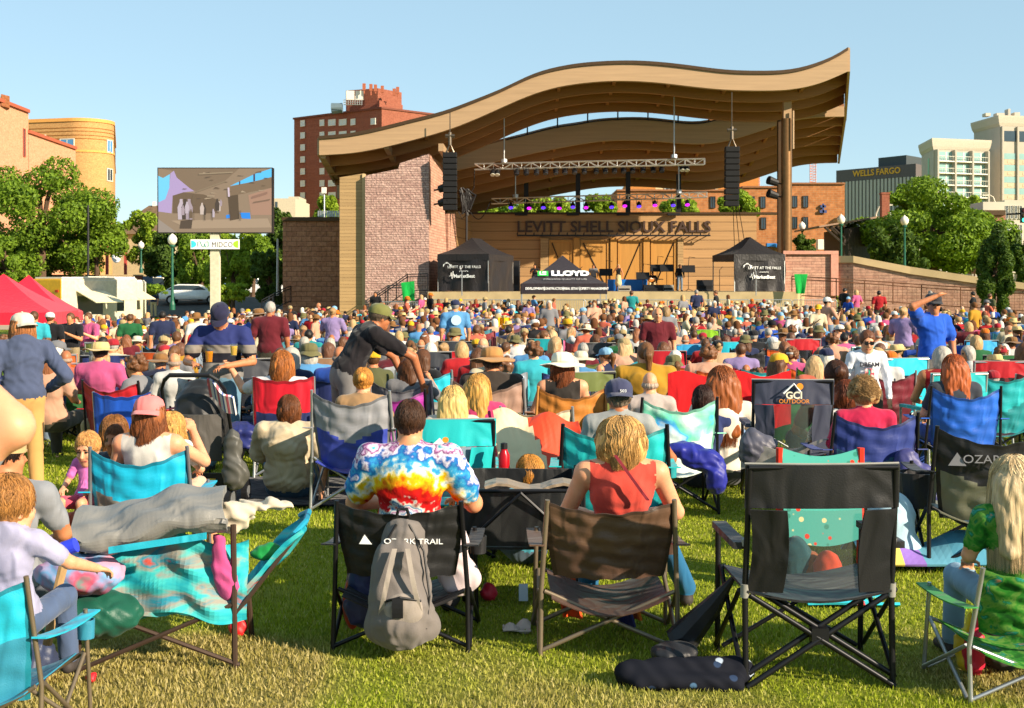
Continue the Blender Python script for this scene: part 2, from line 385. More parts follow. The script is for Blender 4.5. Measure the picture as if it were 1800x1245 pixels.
M_WHITE = plain('white_lettering', '#f0f0ee', 0.6, var=0.04)
M_GREENC = cloth('#0f9a40', name='green_cloth')

FT = spline([(561, 239), (609, 234.7), (671, 222.7), (732, 207.5), (785, 193.3), (833, 175.5), (887, 153.3), (940, 129), (980, 117.6), (1020, 110.9), (1056, 107.8), (1111, 106.4), (1156, 108.6), (1222, 116), (1278, 122.5), (1333, 124.4), (1389, 121.7), (1417, 116), (1444, 107.2), (1467, 97.2), (1490, 83.3)])
FB = spline([(561, 272.8), (620, 268.8), (679, 258), (727, 245.9), (788, 228), (833, 210.7), (887, 186.7), (940, 164.8), (980, 153.3), (1020, 146.7), (1056, 143.3), (1111, 142.5), (1156, 145.3), (1222, 152.8), (1278, 157.8), (1333, 159.4), (1378, 158.3), (1417, 152.8), (1444, 145.3), (1472, 134), (1490, 125.8)])
F2B = spline([(590, 350), (640, 341), (720, 321), (807, 298.7), (860, 287), (930, 271), (1000, 257), (1056, 248.5), (1111, 246.7), (1156, 248.6), (1211, 252.8), (1250, 252), (1292, 243.9), (1333, 231.4), (1369, 219.5), (1400, 211), (1440, 206), (1484, 205)])
F2T = spline([(590, 314), (700, 290), (806, 266), (860, 254), (895, 245), (927, 237), (980, 224), (1020, 218), (1033, 215.6), (1086, 210.6), (1139, 210.6), (1192, 216), (1244, 215), (1270, 208), (1333, 198), (1400, 190), (1484, 187)])
shell = empty('band_shell', P(900, 505, 76) * 1.0, 'timber band shell with a wavy curved roof on a stone pillar behind the crowd', 'bandstand')
shell.location = (2, 76, 0)
SHI = Matrix.Translation((-2, -76, 0))
def sh(name, mb, mat, parent=None, bev=0, smooth=False):
    """a part of the shell, given in world coordinates"""
    me = mb.mesh(name, smooth=False)
    me.transform(SHI); fix_normals(me)
    if bev: bevel(me, bev)
    if smooth: autosmooth(me, 30)
    return link(name, me, mat, parent or shell)
def curved_beam(top, bot, D, x0, x1, th, n=64, m=0):
    """a beam whose edges follow photograph curves top/bot at depth D, th deep"""
    mb = MB(); rings = []
    for i in range(n + 1):
        px = x0 + (x1 - x0) * i / n
        a, b = P(px, top(px), D), P(px, bot(px), D)
        rings.append([a, a + Vector((0, th, 0)), b + Vector((0, th, 0)), b])
    return mb.loft(rings, m)
sh('fascia_beam', curved_beam(lambda x: FT(x) + 6, FB, 70, 561, 1490, 0.4), M_GLU, smooth=True)
sh('roof_edge', curved_beam(FT, lambda x: FT(x) + 5.7, 69.9, 559.5, 1491, 0.62), M_DKMETAL, smooth=True)
UP = [(20, 72.5, 571, 1488), (36.5, 75.0, 580, 1486), (53.5, 77.5, 588, 1484)]
LO = [(16, 80.5, 600, 1482), (33, 83.0, 604, 1480), (49, 85.5, 610, 1477), (66, 88.0, 616, 1475), (81, 90.5, 622, 1472)]
def off(f, o): return lambda x: f(x) + o
for o_, D_, a_, b_ in UP:
    sh('roof_rib', curved_beam(off(FB, o_ - 26), off(FB, o_), D_, a_, b_, 0.3), M_GLU2, smooth=True)
sh('clerestory_beam', curved_beam(F2T, F2B, 78.4, 592, 1484, 0.35), M_GLU, smooth=True)
for o_, D_, a_, b_ in LO:
    sh('roof_rib', curved_beam(off(F2B, o_ - 21), off(F2B, o_), D_, a_, b_, 0.3), M_GLU2, smooth=True)
def deck(curves):
    """curves: (f, D, x0, x1) top surfaces of successive beams"""
    mb = MB(); n = 60; rows = []
    for f, D, a, b in curves:
        rows.append([P(a + (b - a) * i / n, f(a + (b - a) * i / n), D) for i in range(n + 1)])
    k = len(rows); up = Vector((0, 0, 0.22)); v = [p for r in rows for p in r] + [p + up for r in rows for p in r]
    K = k * (n + 1); f = []
    for j in range(k - 1):
        for i in range(n):
            q = (j * (n + 1) + i, j * (n + 1) + i + 1, (j + 1) * (n + 1) + i + 1, (j + 1) * (n + 1) + i)
            f.append(q); f.append(tuple(K + x for x in q[::-1]))
    W = n + 1; loop = [i for i in range(n)] + [j * W + n for j in range(k - 1)] + [(k - 1) * W + i for i in range(n, 0, -1)] + [j * W for j in range(k - 1, 0, -1)]
    for p, q in zip(loop, loop[1:] + loop[:1]): f.append((q, p, K + p, K + q))
    return mb.add(v, f)
sh('upper_roof', deck([(off(FT, 7), 70.42, 561, 1490)] + [(off(FB, o - 26), D + 0.0, a, b) for o, D, a, b in UP]), M_DECK, smooth=True)
sh('lower_roof', deck([(off(F2T, 2), 78.77, 592, 1484)] + [(off(F2B, o - 21), D, a, b) for o, D, a, b in LO]), M_DECK, smooth=True)
for px in (745, 985, 1085, 1183, 1284, 1425):                       # cross members along the depth
    for rows in ([(off(FB, 0), 70.4)] + [(off(FB, o), D) for o, D, _, _ in UP], [(F2B, 78.75)] + [(off(F2B, o), D) for o, D, _, _ in LO]):
        mb = MB(); x = X(px, 70); pts = []
        for f, D in rows:
            p_ = 900 + x * F / D * (1 + 0.0); pts.append(Vector((x, D, Z(f(p_), D) + 0.38)))
        for a, b in zip(pts, pts[1:]):
            q = [a + Vector((-.09, 0, 0)), a + Vector((.09, 0, 0)), a + Vector((.09, 0, .28)), a + Vector((-.09, 0, .28))]
            mb.loft([q, [p + (b - a) for p in q]])
        sh('roof_purlin', mb, M_GLU2)
# end boards of the two roofs
for pts in ([(1490, 84, 70.1), (1490, 126, 70.1), (1484, 212, 77.6), (1485, 150, 77.6)], [(1484.5, 186, 78.4), (1484.5, 205, 78.4), (1472.5, 288, 90.6), (1474, 262, 90.6)],
            [(562, 243, 70.1), (562, 272, 70.1), (590, 322, 77.6), (590, 298, 77.6)]):
    mb = MB(); mb.prism([P(*p) for p in pts], (0.14 if pts[0][0] > 900 else -0.14, 0, 0)); sh('end_board', mb, M_GLU)
mb = MB()                                                           # clerestory glazing
rings = [[P(x, FB(x) + 54, 78.2), P(x, F2T(x) + 1, 78.2)] for x in np.linspace(897, 1259, 50)]
for a, b in zip(rings, rings[1:]): mb.add([a[0], b[0], b[1], a[1]], [(0, 1, 2, 3)])
sh('clerestory_glass', mb, glassmat('clear_glass', refl=0.05))
for px in (927, 980, 1033, 1086, 1139, 1192, 1246):
    mb = MB(); mb.tube([P(px, FB(px) + 53, 78.15), P(px, F2T(px) + 1, 78.15)], 0.045, 4); sh('mullion', mb, M_BLACK)
mb = MB(); rings = [[P(x, FB(x) + 52.5, 78), P(x, FB(x) + 54.3, 78), P(x, FB(x) + 54.3, 78.2), P(x, FB(x) + 52.5, 78.2)] for x in np.linspace(890, 1268, 50)]
mb.loft(rings); rings = [[P(x, F2T(x) - 1.5, 78.1), P(x, F2T(x) + .8, 78.1), P(x, F2T(x) + .8, 78.3), P(x, F2T(x) - 1.5, 78.3)] for x in np.linspace(890, 1268, 50)]
mb.loft(rings); sh('window_frame', mb, M_BLACK)
# pillar: clad bay, stone tower with a splayed side
def wall_poly(pts, depth):
    mb = MB(); mb.prism([P(*p) for p in pts], (0, depth, 0)); return mb
sh('clad_bay', wall_poly([(597, 312, 70), (640, 305, 70), (640, 560, 70), (597, 560, 70)], 5), M_CLAD)
mb = MB(); mb.box((X(637, 69.95), 69.9, -0.5), (X(642, 69.95), 70.2, Z(306, 70))); sh('corner_trim', mb, M_CAP)
mb = MB()
fr = [(642, 309), (700, 297), (703, 287), (754, 271), (754, 560), (642, 560)]
mb.prism([P(x, y, 69.6) for x, y in fr], (0, 6, 0))
sh('stone_pillar', mb, M_STONE)
mb = MB(); a = [P(754.3, 271, 69.62), P(754.3, 560, 69.62), P(789, 560, 75.5), P(779, 291, 75.5)]
mb.prism([a[0], P(779, 291, 75.5), P(789, 560, 75.5), a[1]], (-0.5, 0.6, 0)); sh('splayed_side', mb, M_LSTONE)
mb = MB(); mb.prism([P(788, 376, 75.7), P(802, 376, 80), P(802, 540, 80), P(788, 560, 75.7)], (-0.6, .2, 0)); sh('side_return', mb, M_LSTONE)
mb = MB(); mb.prism([P(802, 372, 80.2), P(829, 378, 86), P(829, 540, 86), P(802, 540, 80.2)], (-0.6, .2, 0)); sh('side_wall', mb, M_SIDING)
# back wall with doors
WT = Z(377, 86)
mb = MB(); mb.box((X(826, 86), 86, 0), (X(1330, 86), 86.6, WT)); sh('back_wall', mb, M_SIDING)
mb = MB(); mb.box((X(822, 86), 85.85, WT + .003), (X(1375, 86), 86.7, WT + 0.14)); sh('wall_coping', mb, M_DKMETAL)
for px, yt in ((925, 330), (1016, 319), (1104, 316), (1193, 320)):
    mb = MB(); mb.box((X(px - 4, 86.3), 86.2, WT + .145), (X(px + 4, 86.3), 86.5, Z(yt, 88) + .4)); sh('roof_post', mb, M_BLACK)
    mb = MB(); mb.box((X(px - 20, 85.7), 85.5, WT - .1), (X(px + 2, 85.7), 85.84, WT + .05)); sh('floodlight', mb, M_BLACK)
FLZ = 1.5
for i, (a, b) in enumerate(((965, 1007), (1020, 1071), (1086, 1130), (1144, 1189))):
    mb = MB(); x0, x1 = X(a, 85.9), X(b, 85.9); zt = Z(422, 85.9)
    mb.box((x0, 85.86, FLZ), (x1, 85.995, zt)); d = sh('stage_door', mb, M_DOOR)
    fm = MB()
    for lo, hi in (((x0, 85.80, FLZ), (x0 + .16, 85.855, zt)), ((x1 - .16, 85.80, FLZ), (x1, 85.855, zt)), ((x0 + .163, 85.80, zt - .16), (x1 - .163, 85.855, zt))): fm.box(lo, hi)
    sh('door_frame', fm, M_DOOR, d)
    fm = MB(); e = (x1 - .2, x0 + .2) if i > 1 else (x0 + .2, x1 - .2); fm.tube([(e[0], 85.83, zt - .2), (e[1], 85.83, FLZ + .2)], .035, 4); sh('door_brace', fm, M_BLACK, d)
for a, b in ((950, 964), (1008, 1019), (1073, 1084), (1131, 1142), (1191, 1201)):
    mb = MB(); mb.box((X(a, 85.8), 85.7, FLZ), (X(b, 85.8), 85.99, Z(418, 85.8))); sh('wall_post', mb, M_CLAD if a in (950, 1191) else M_DOOR)
M_LET = plain('dark_bronze_letters', '#4b3a33', 0.5, 0.3)
tm = text('LEVITT SHELL SIOUX FALLS', 1.06, M_LET, shell, Matrix.Translation(Vector((X(1079, 85.9), 85.9, Z(399, 85.4))) + Vector((-2, -76, 0))) @ FACE_CAM, ext=.03, bold=.02)
w_ = max(v.co.x for v in tm.data.vertices) - min(v.co.x for v in tm.data.vertices); tm.data.transform(Matrix.Scale((X(1250, 85.4) - X(908, 85.4)) / w_, 4, (1, 0, 0)))
mb = MB(); x0, x1 = X(909, 85.2), X(1249, 85.2); zz = Z(414, 85.2)
mb.box((x0, 85.2, zz - .06), (x1, 85.3, zz + .05))
for i in range(24): mb.box((x0 + (x1 - x0) * i / 23.2, 85.31, zz), (x0 + (x1 - x0) * i / 23.2 + .06, 85.99, zz + .05)); mb.tube([(x0 + (x1 - x0) * i / 23.2, 85.25, zz + .05), (x0 + (x1 - x0) * i / 23.2 + .03, 85.22, zz + .2)], .04, 5)
sh('letter_light_rail', mb, M_BLACK)
# columns
mb = MB(); c = P(1382.5, 300, 73); mb.lathe([(.31, -1), (.31, Z(209, 73))], 24, 0, (c.x, 73, 0)); sh('round_column', mb, plain('bronze_column', '#7b5a38', 0.4, 0.5), smooth=True)
mb = MB(); mb.box((X(1367, 74.5), 74.3, 1), (X(1375, 74.5), 74.7, Z(212, 74.5))); sh('steel_post', mb, M_DKMETAL)
mb = MB(); mb.box((X(1377, 72.9), 72.8, Z(212, 73)), (X(1391, 72.9), 73.2, Z(160, 73))); sh('column_head', mb, M_GLU)
mb = MB(); mb.tube([P(1394, 195, 72.6), P(1394, 262, 72.6)], .07, 6); sh('drain_pipe', mb, M_GLU)
for px, py in ((1366, 322), (1366, 345), (772, 333), (772, 358)):
    mb = MB(); c = P(px, py, 73.0 if px > 900 else 69.3); s_ = 1 if px < 900 else -1
    mb.tube([c, c + Vector((.55 * s_, -.2, .16))], [.2, .26], 10); mb.tube([c + Vector((-.3 * s_, .1, -.05)), c], .05, 5); sh('side_spotlight', mb, M_BLACK)
for (xa, ya), (xb, yb) in (((679, 258), (697, 292)), ((568, 275), (592, 312)), ((775, 262), (800, 300))):
    mb = MB(); a, b = P(xa, ya, 70.3), P(xb, yb, 77); q = [a + Vector((-.14, 0, .3)), a + Vector((.14, 0, .3)), a + Vector((.14, 0, -.12)), a + Vector((-.14, 0, -.12))]
    mb.loft([q, [p + (b - a) for p in q]]); sh('knee_brace', mb, M_GLU)
# stage floor and front
mb = MB(); mb.prism([(X(752, 68), 68, -1.2), (X(1402, 68), 68, -1.2), (22, 85.9, -1.2), (-4, 85.9, -1.2)], (0, 0, 1.2 + FLZ)); sh('stage_platform', mb, M_CONC)
# low wall left of the pillar
t = wall_poly([(497, 389, 75), (597, 387, 75), (597, 575, 75), (497, 575, 75)], 9)
lw = obj('low_stone_wall', t, M_ROCK); tag(lw, 'low brown rock faced wall with a metal coping left of the pillar', 'wall')
mb = MB(); mb.box((X(496, 74.9), 74.8, Z(388.5, 75)), (X(597, 74.9), 84, Z(382, 75))); obj('coping', mb, M_DKMETAL, lw)
# ---------------------------------------------------------------- hung equipment
def truss(name, a, b, h, label, par=None):
    o = empty(name, a, label, 'truss', 'lighting trusses over the stage')
    d = b - a; n = max(6, int(d.length / .55)); mb = MB(); u = Vector((0, 0, h)); w = Vector((0, .35, 0))
    for k in (Vector(), w, u, u + w): mb.tube([k, d + k], .035, 6)
    obj('chord', mb, M_ALU, o); mb = MB()
    for i in range(n):
        p, q = d * (i / n), d * ((i + 1) / n)
        for k in (Vector(), w):
            mb.tube([p + k, q + u + k] if i % 2 else [p + u + k, q + k], .022, 5); mb.tube([q + k, q + k + u], .018, 4)
    obj('lacing', mb, M_ALU, o); return o
truss('lighting_truss', P(834, 298, 75), P(1239, 289, 73.4), .34, 'silver lighting truss hung high across the stage opening')
truss('lighting_truss', P(864, 358, 82.5), P(1243, 347, 81), .34, 'lower silver truss with purple lamps above the lettering')
def spot(px, py, D, col, label, grp, tilt=.3):
    o = empty('stage_light', P(px, py, D), label, 'stage light', grp)
    mb = MB(); mb.tube([(0, .12, .12), (0, 0, 0), (0, -.1, -.1 - tilt * .2)], [.1, .15, .17], 10); obj('housing', mb, M_BLACK, o)
    mb = MB(); mb.tube([(-.16, 0, 0), (-.16, 0, .3), (.16, 0, .3), (.16, 0, 0)], .02, 4); obj('yoke', mb, M_BLACK, o)
    mb = MB(); p0 = Vector((0, -.1, -.1 - tilt * .2)); d = Vector((0, -.1, -.1 - tilt * .2)).normalized(); mb.tube([p0 + d * .005, p0 + d * .03], [.15, .14], 10); obj('lens', mb, col, o)
LENS = plain('dark_lens', '#32323c', 0.15, spec=.6)
for i, px in enumerate((908, 925, 943, 959, 977, 993, 1010, 1027, 1048, 1064, 1080, 1096, 1112, 1130, 1148, 1163)):
    spot(px, 302 - (px - 908) * .02, 74.6, LENS, 'dark stage light hung under the upper silver truss', 'dark stage lights on the upper truss')
for px, py in ((866, 303), (874, 303), (1199, 295), (1207, 295)):
    spot(px, py, 74.2, plain('pale_lens', '#d8d4c4', .2), 'pale twin floodlight under an end of the upper truss', 'pale floodlights on the upper truss')
for i, (px, py) in enumerate(((898, 361), (930, 362), (955, 361), (983, 362), (1007, 360), (1030, 361), (1075, 360), (1098, 358), (1123, 359), (1151, 357), (1183, 357), (1208, 356))):
    v = i % 2; spot(px, py, 81.6, glow('violet_lamp' if v == 0 else 'magenta_lamp', '#5a32ff' if v == 0 else '#e01ef0', 1.1),
         ('violet' if v == 0 else 'magenta') + ' glowing stage light under the lower truss', ('violet' if v == 0 else 'magenta') + ' lamps on the lower truss')
for (px, y0, y1, D, s_) in ((886, 190, 284, 74.5, 'left'), (1185, 152, 276, 73.6, 'right'), (906, 300, 346, 82.2, 'left'), (1193, 290, 338, 81.2, 'right')):
    mb = MB(); mb.tube([P(px, y0, D), P(px, y1, D)], .04, 5); mb.tube([P(px, y1 - 4, D), P(px, y1 + 2, D)], .2, 8)
    tag(obj('truss_cable', mb, M_STEEL), 'thin hoist cable at the ' + s_ + ' end of the ' + ('upper' if D < 78 else 'lower') + ' truss', 'cable')
def line_array(px, y0, y1, label):
    o = empty('line_array', P(px, y1, 69), label, 'loudspeaker', 'tall loudspeaker columns')
    h = (y1 - y0) / F * 69; n = 10
    for i in range(n):
        z = h * (i + .5) / n; t = (i / n - .4) * 0.12
        mb = MB(); mb.cbox((0, -.05 + (1 - i / n) ** 2 * .22, z), (.78, .5, h / n * .9)); obj('cabinet', mb, plain('speaker_grille', '#141416', .8), o, bev=.03)
    mb = MB(); mb.tube([(-.2, 0, h), (0, 0, h + .5), (.2, 0, h)], .06, 6); mb.tube([(0, 0, h + .4), (0, 0, h + 1.1)], .1, 8); mb.tube([(-.25, 0, h + .9), (.25, 0, h + .9)], .11, 6); mb.tube([(0, 0, h + 1.1), (0, 0, h + (2.2 if px < 900 else 3.0))], .03, 5)
    obj('hoist', mb, plain('hoist_metal', '#5c5348', .4, .6), o)
line_array(791, 268, 370, 'tall black loudspeaker column hanging beside the stone pillar')
line_array(1286.5, 258, 363, 'tall black loudspeaker column hanging near the round roof column')
mb = MB()
for k in range(14): mb.tube([P(815 + rng.uniform(-8, 10), 335 + rng.uniform(-6, 6), 76), P(822 + rng.uniform(-12, 14), 352 + rng.uniform(-10, 8), 76), P(820 + rng.uniform(-8, 8), 372 + rng.uniform(-8, 8), 76)], .08, 5)
mb.tube([P(820, 345, 76), P(820, 425, 76)], .07, 5); mb.tube([P(806, 372, 76), P(812, 385, 76), P(822, 376, 76)], .03, 4)
pts = [P(826 + 36 * t, 372 + 22 * math.sin(math.pi * t) - 18 * t, 78) for t in np.linspace(0, 1, 10)]; mb.tube(pts, .03, 5)
mb.tube([P(834, 297, 76), P(833, 330, 76), P(822, 350, 76)], .03, 4)
tag(obj('cable_bundle', mb, M_BLACK), 'tangle of black cables and hoists hanging right of the left loudspeaker column', 'cables')
for px in (1291, 1300, 1310):
    mb = MB(); mb.tube([P(px * .5 + 643, 363, 70), P(px, 432, 74)], .02, 4); tag(obj('guy_wire', mb, M_BLACK), 'thin dark wire running down below the right loudspeaker column', 'wire', 'wires below the right loudspeaker column')
# ================================================================ tents
def canopy(name, c, w, d, eave, peak, rz, mat, label, ridge=0.0, val=.35, group=None, legmat=None, cat='canopy tent', walls=(), sag=.12):
    o = empty(name, c, label, cat, group, rz)
    mb = MB(); r = ridge / 2; hw, hd = w / 2, d / 2; n = 6
    def surf(a0, a1, b0, b1):                                       # slope between an eave edge and the ridge, slightly concave
        def fn(u, v):
            e = a0.lerp(a1, u); t = b0.lerp(b1, u); p = e.lerp(t, v); p.z -= sag * math.sin(math.pi * v) * (0.8 + .2 * abs(2 * u - 1)); return p
        return fn
    A, B, C_, D_ = Vector((-hw, -hd, eave)), Vector((hw, -hd, eave)), Vector((hw, hd, eave)), Vector((-hw, hd, eave))
    r0, r1 = Vector((0, -r, peak)), Vector((0, r, peak))
    mb.sheet(surf(A, B, r0, r0 + Vector((.01, 0, 0))), n, n, .012); mb.sheet(surf(B, C_, r0, r1), n, n, .012)
    mb.sheet(surf(C_, D_, r1 + Vector((.01, 0, 0)), r1), n, n, .012); mb.sheet(surf(D_, A, r1, r0), n, n, .012)
    cn = obj('canopy', mb, mat, o, smooth=False); autosmooth(cn.data, 50)
    mb = MB()
    for p, q in ((A, B), (B, C_), (C_, D_), (D_, A)):
        dn = Vector((0, 0, -val)); out = (q - p).cross(Vector((0, 0, 1))).normalized() * .012
        mb.sheet(lambda u, v, p=p, q=q: p.lerp(q, u) + dn * v + out * (1 + 1.2 * math.sin(u * 14) * v), 14, 2, .008)
    va = obj('valance', mb, mat, o)
    for p in (A, B, C_, D_):
        mb = MB(); q = p * .985; mb.box((q.x - .025, q.y - .025, 0), (q.x + .025, q.y + .025, eave - .02)); obj('leg', mb, legmat or M_ALU, o)
    for k in walls:
        p, q = ((A, B), (B, C_), (C_, D_), (D_, A))[k]; p, q = p * .99, q * .99; p = Vector((p.x, p.y, 0)); q = Vector((q.x, q.y, 0)); nn = (q - p).cross(Vector((0, 0, 1))).normalized()
        mb = MB(); mb.sheet(lambda u, v: p.lerp(q, u) + Vector((0, 0, eave - .03)) * (1 - v) + Vector((0, 0, .03)) + nn * (.05 * math.sin(u * 21) * v + .08 * math.sin(u * 9 + v * 4) * math.sin(math.pi * v)), 24, 8, .008)
        wl = obj('side_wall', mb, mat, o); autosmooth(wl.data, 80)
    return o, cn, va
def levitt_logo(par, y, z, x, s=1.0):
    text('LEVITT AT THE FALLS', .2 * s, M_WHITE, par, Matrix.Translation((x + .12, y, z)) @ FACE_CAM, 'lettering', .004)
    text('MarketBeat', .26 * s, M_WHITE, par, Matrix.Translation((x + .12, y, z - .5 * s)) @ FACE_CAM, 'lettering', .004, bold=.006)
    text('presented by', .1 * s, M_WHITE, par, Matrix.Translation((x + .1, y, z - .22 * s)) @ FACE_CAM, 'lettering', .004)
    mb = MB()
    for k in range(3):
        c = [Vector((x - 1.1 * s + .5 * s * t, y, z + .1 * s + (.1 + .07 * k) * s * math.sin(math.pi * min(1, t * 1.15)) - .05 * k * s)) for t in np.linspace(0, 1, 9)]
        for a, b in zip(c, c[1:]): mb.prism([a, b, b + Vector((0, 0, .035 * s)), a + Vector((0, 0, .035 * s))], (0, .004, 0))
    pts = [(-1, 0), (-.9, 0), (-.85, .2), (-.78, -.15), (-.72, .28), (-.66, 0)]
    for a, b in zip(pts, pts[1:]): mb.tube([(x + .05 + a[0] * .8 * s, y, z - .5 * s + a[1] * s), (x + .05 + b[0] * .8 * s, y, z - .5 * s + b[1] * s)], .012, 4)
    obj('emblem', mb, M_WHITE, par)
o, cn, va = canopy('canopy_tent', (X(812, 69) + .75, 70.6, FLZ), 2.95, 4.6, 2.05, 3.0, R(-17), M_TENT, 'black canopy tent with white lettering beside the stone pillar', ridge=1.6, group='black tents on the stage', walls=(0, 1, 3))
levitt_logo(o, -2.45, 1.35, 0)
o, cn, va = canopy('canopy_tent', (X(1326, 69) - .1, 70.3, FLZ), 2.95, 3.4, 2.05, 3.05, R(11), M_TENT, 'black canopy tent with white lettering left of the pale retaining wall', ridge=.6, group='black tents on the stage', walls=(0, 1))
levitt_logo(o, -1.85, 1.3, .1)
LT = cloth('#241a20', rough=.5, fold=.3, name='dark_plum_tent_fabric', shine=.4)
o, cn, va = canopy('canopy_tent', (X(991.5, 60), 62, -.1), 4.1, 4.1, 2.02, 3.42, R(0), LT, 'dark plum canopy tent with a green logo standing before the stage', val=.5, walls=())
sl = math.atan2(1.4, 2.05)
MR = Matrix.Rotation(sl - R(4), 4, 'X')
def on_roof(x, z, up): yy = -2.05 + (z - 2.02) / 1.4 * 2.05; return Matrix.Translation((x, yy - .045 + up, z - .02)) @ Matrix.Rotation(sl + R(3), 4, 'X')
text('LLOYD', .52, M_WHITE, cn, on_roof(.32, 2.53, -.06), 'lettering', .01, bold=.03, sx=1.12)
text('IMPROVING QUALITY OF LIFE', .15, plain('grey_lettering', '#9a9a9a', .6), cn, on_roof(.05, 2.25, -.06), 'lettering', .008, sx=1.05)
mb = MB(); mb.box((-.26, -.2, 0), (.26, .2, .012)); g_ = obj('logo', mb, plain('logo_green', '#35b04a', .6), cn, M=on_roof(-1.0, 2.53, -.06))
mb = MB(); mb.box((-.16, -.12, .014), (-.1, .14, .02)); mb.box((-.1, -.12, .014), (.16, -.06, .02)); mb.box((-.02, .0, .014), (.16, .14, .02)); obj('emblem', mb, M_WHITE, cn, M=on_roof(-1.0, 2.53, -.06))
for s_, x_ in (('DEVELOPMENT', -1.42), ('CONSTRUCTION', -.5), ('REAL ESTATE', .38), ('PROPERTY MANAGEMENT', 1.38)):
    text(s_, .155, M_WHITE, va, Matrix.Translation((x_, -2.1, 1.78)) @ FACE_CAM, 'lettering', .004, bold=.004, sx=.82)
for x_ in (-.95, -.05, .75):
    mb = MB(); mb.box((x_ - .01, -2.1, 1.68), (x_ + .01, -2.095, 1.88)); obj('divider', mb, M_WHITE, va)
# ================================================================ barriers and rails
def make_barrier():
    o = empty('crowd_barrier', (0, 0, 0), 'x', 'barrier', 'steel crowd barriers before the stage')
    mb = MB(); mb.tube([(-1.15, 0, .12), (-1.15, 0, 1.0), (-1.08, 0, 1.08), (1.08, 0, 1.08), (1.15, 0, 1.0), (1.15, 0, .12), (-1.15, 0, .12)], .024, 6); obj('frame', mb, M_STEEL, o)
    mb = MB()
    for i in range(18): x = -1.02 + i * .12; mb.tube([(x, 0, .12), (x, 0, 1.08)], .011, 5)
    obj('bars', mb, M_STEEL, o)
    for s_ in (-.9, .9):
        mb = MB(); mb.tube([(s_, -.3, .0), (s_, 0, .13), (s_, .3, 0)], .02, 5); obj('foot', mb, M_STEEL, o)
    return o
def copy_tree(o, parent=None):
    c = o.copy(); COL.objects.link(c)
    if parent is not None: c.parent = parent
    for ch in o.children: copy_tree(ch, c)
    return c
proto = make_barrier(); k = 0
LM = ('at the foot of the stone pillar', 'below the left black tent', 'left of the company tent', 'under the company tent', 'between the company tent and the singer', 'below the singer', 'below the fiddler', 'left of the right black tent', 'below the right black tent', 'below the green cloth on the rail', 'under the pale wall')
for i in range(11):
    b_ = proto if i == 0 else copy_tree(proto)
    px = 700 + i * 73; y = 66.2 + .5 * math.sin(i * 1.7)
    b_.location = (X(px, 66), y, ground(X(px, 66), y)); b_.rotation_euler = (0, 0, R(rng.uniform(-4, 4))); b_['label'] = 'steel crowd barrier standing before the stage ' + LM[i]
b_ = copy_tree(proto); b_.location = (X(858, 36), 36, ground(X(858, 36), 36)); b_['label'] = 'steel crowd barrier with a yellow cloth in the middle of the seated crowd'; b_.scale = (.7, 1, 1)
mb = MB(); mb.sheet(lambda u, v: (X(886, 36) + .35 * (u - .5) + .05 * v, 35.9 + .05 * math.sin(u * 9), .88 - .85 * v), 10, 6, .01); tag(obj('yellow_cloth', mb, cloth('#e8a313')), 'yellow cloth hanging off the barrier in the middle of the crowd', 'cloth')
def rail(name, pts, hgt, label, mat, step=1.5):
    o = empty(name, pts[0], label, 'railing'); b0 = Vector(pts[0]); mb = MB(); pm = MB()
    rel = [Vector(p) - b0 for p in pts]
    for h in (hgt, hgt * .86, .1): mb.tube([p + Vector((0, 0, h)) for p in rel], .03, 6)
    obj('handrail', mb, mat, o)
    for a, b in zip(rel, rel[1:]):
        n = max(1, int((b - a).length / step))
        for i in range(n + 1):
            p = a.lerp(b, i / n); pm = MB(); pm.tube([p, p + Vector((0, 0, hgt))], .03, 5); obj('post', pm, mat, o)
        pm = MB(); m_ = max(4, int((b - a).length / .25))
        for i in range(m_): p = a.lerp(b, i / m_); pm.tube([p + Vector((0, 0, .1)), p + Vector((0, 0, hgt * .86))], .008, 4)
        obj('bars', pm, mat, o)
M_RUST = plain('brown_rail_paint', '#6b4630', .5, .3)
rail('ramp_railing', [P(1392, 522, 70) + Vector((0, 0, -.0)), P(1470, 527, 68), P(1620, 538, 67.5), P(1830, 552, 65.5)], 1.15, 'long brown ramp railing in front of the pale retaining wall', M_RUST)
rail('stair_railing', [(X(658, 68.8), 68.8, .2), (X(716, 68.8), 68.8, 1.45), (X(752, 68.8), 68.8, 1.5)], 1.0, 'dark stair railing at the foot of the stone pillar', M_BLACK, .6)
rail('stair_railing', [(X(460, 72), 72, 0), (X(490, 72), 74, .7), (X(500, 72), 76, .9)], 1.0, 'black stair railing left of the low brown wall', M_BLACK, .8)
for px, D, lab in ((717, 68.2, 'green cloth draped on the stair railing by the stone pillar'), (1407, 67.4, 'green cloth draped on the long railing by the right black tent')):
    z1 = Z(497 if px < 900 else 482, D); c = Vector((X(px, D), D, z1))
    mb = MB(); mb.sheet(lambda u, v: c + Vector(((u - .5) * (.72 - .28 * v * (1 if px > 900 else .3)) + .12 * v * (.6 if px < 900 else -.3), -.12 - .06 * math.sin(u * 8) * v, -1.05 * v + .08 * u * (1 if px < 900 else 0))), 12, 10, .01)
    tag(obj('green_cloth', mb, M_GREENC), lab, 'cloth')
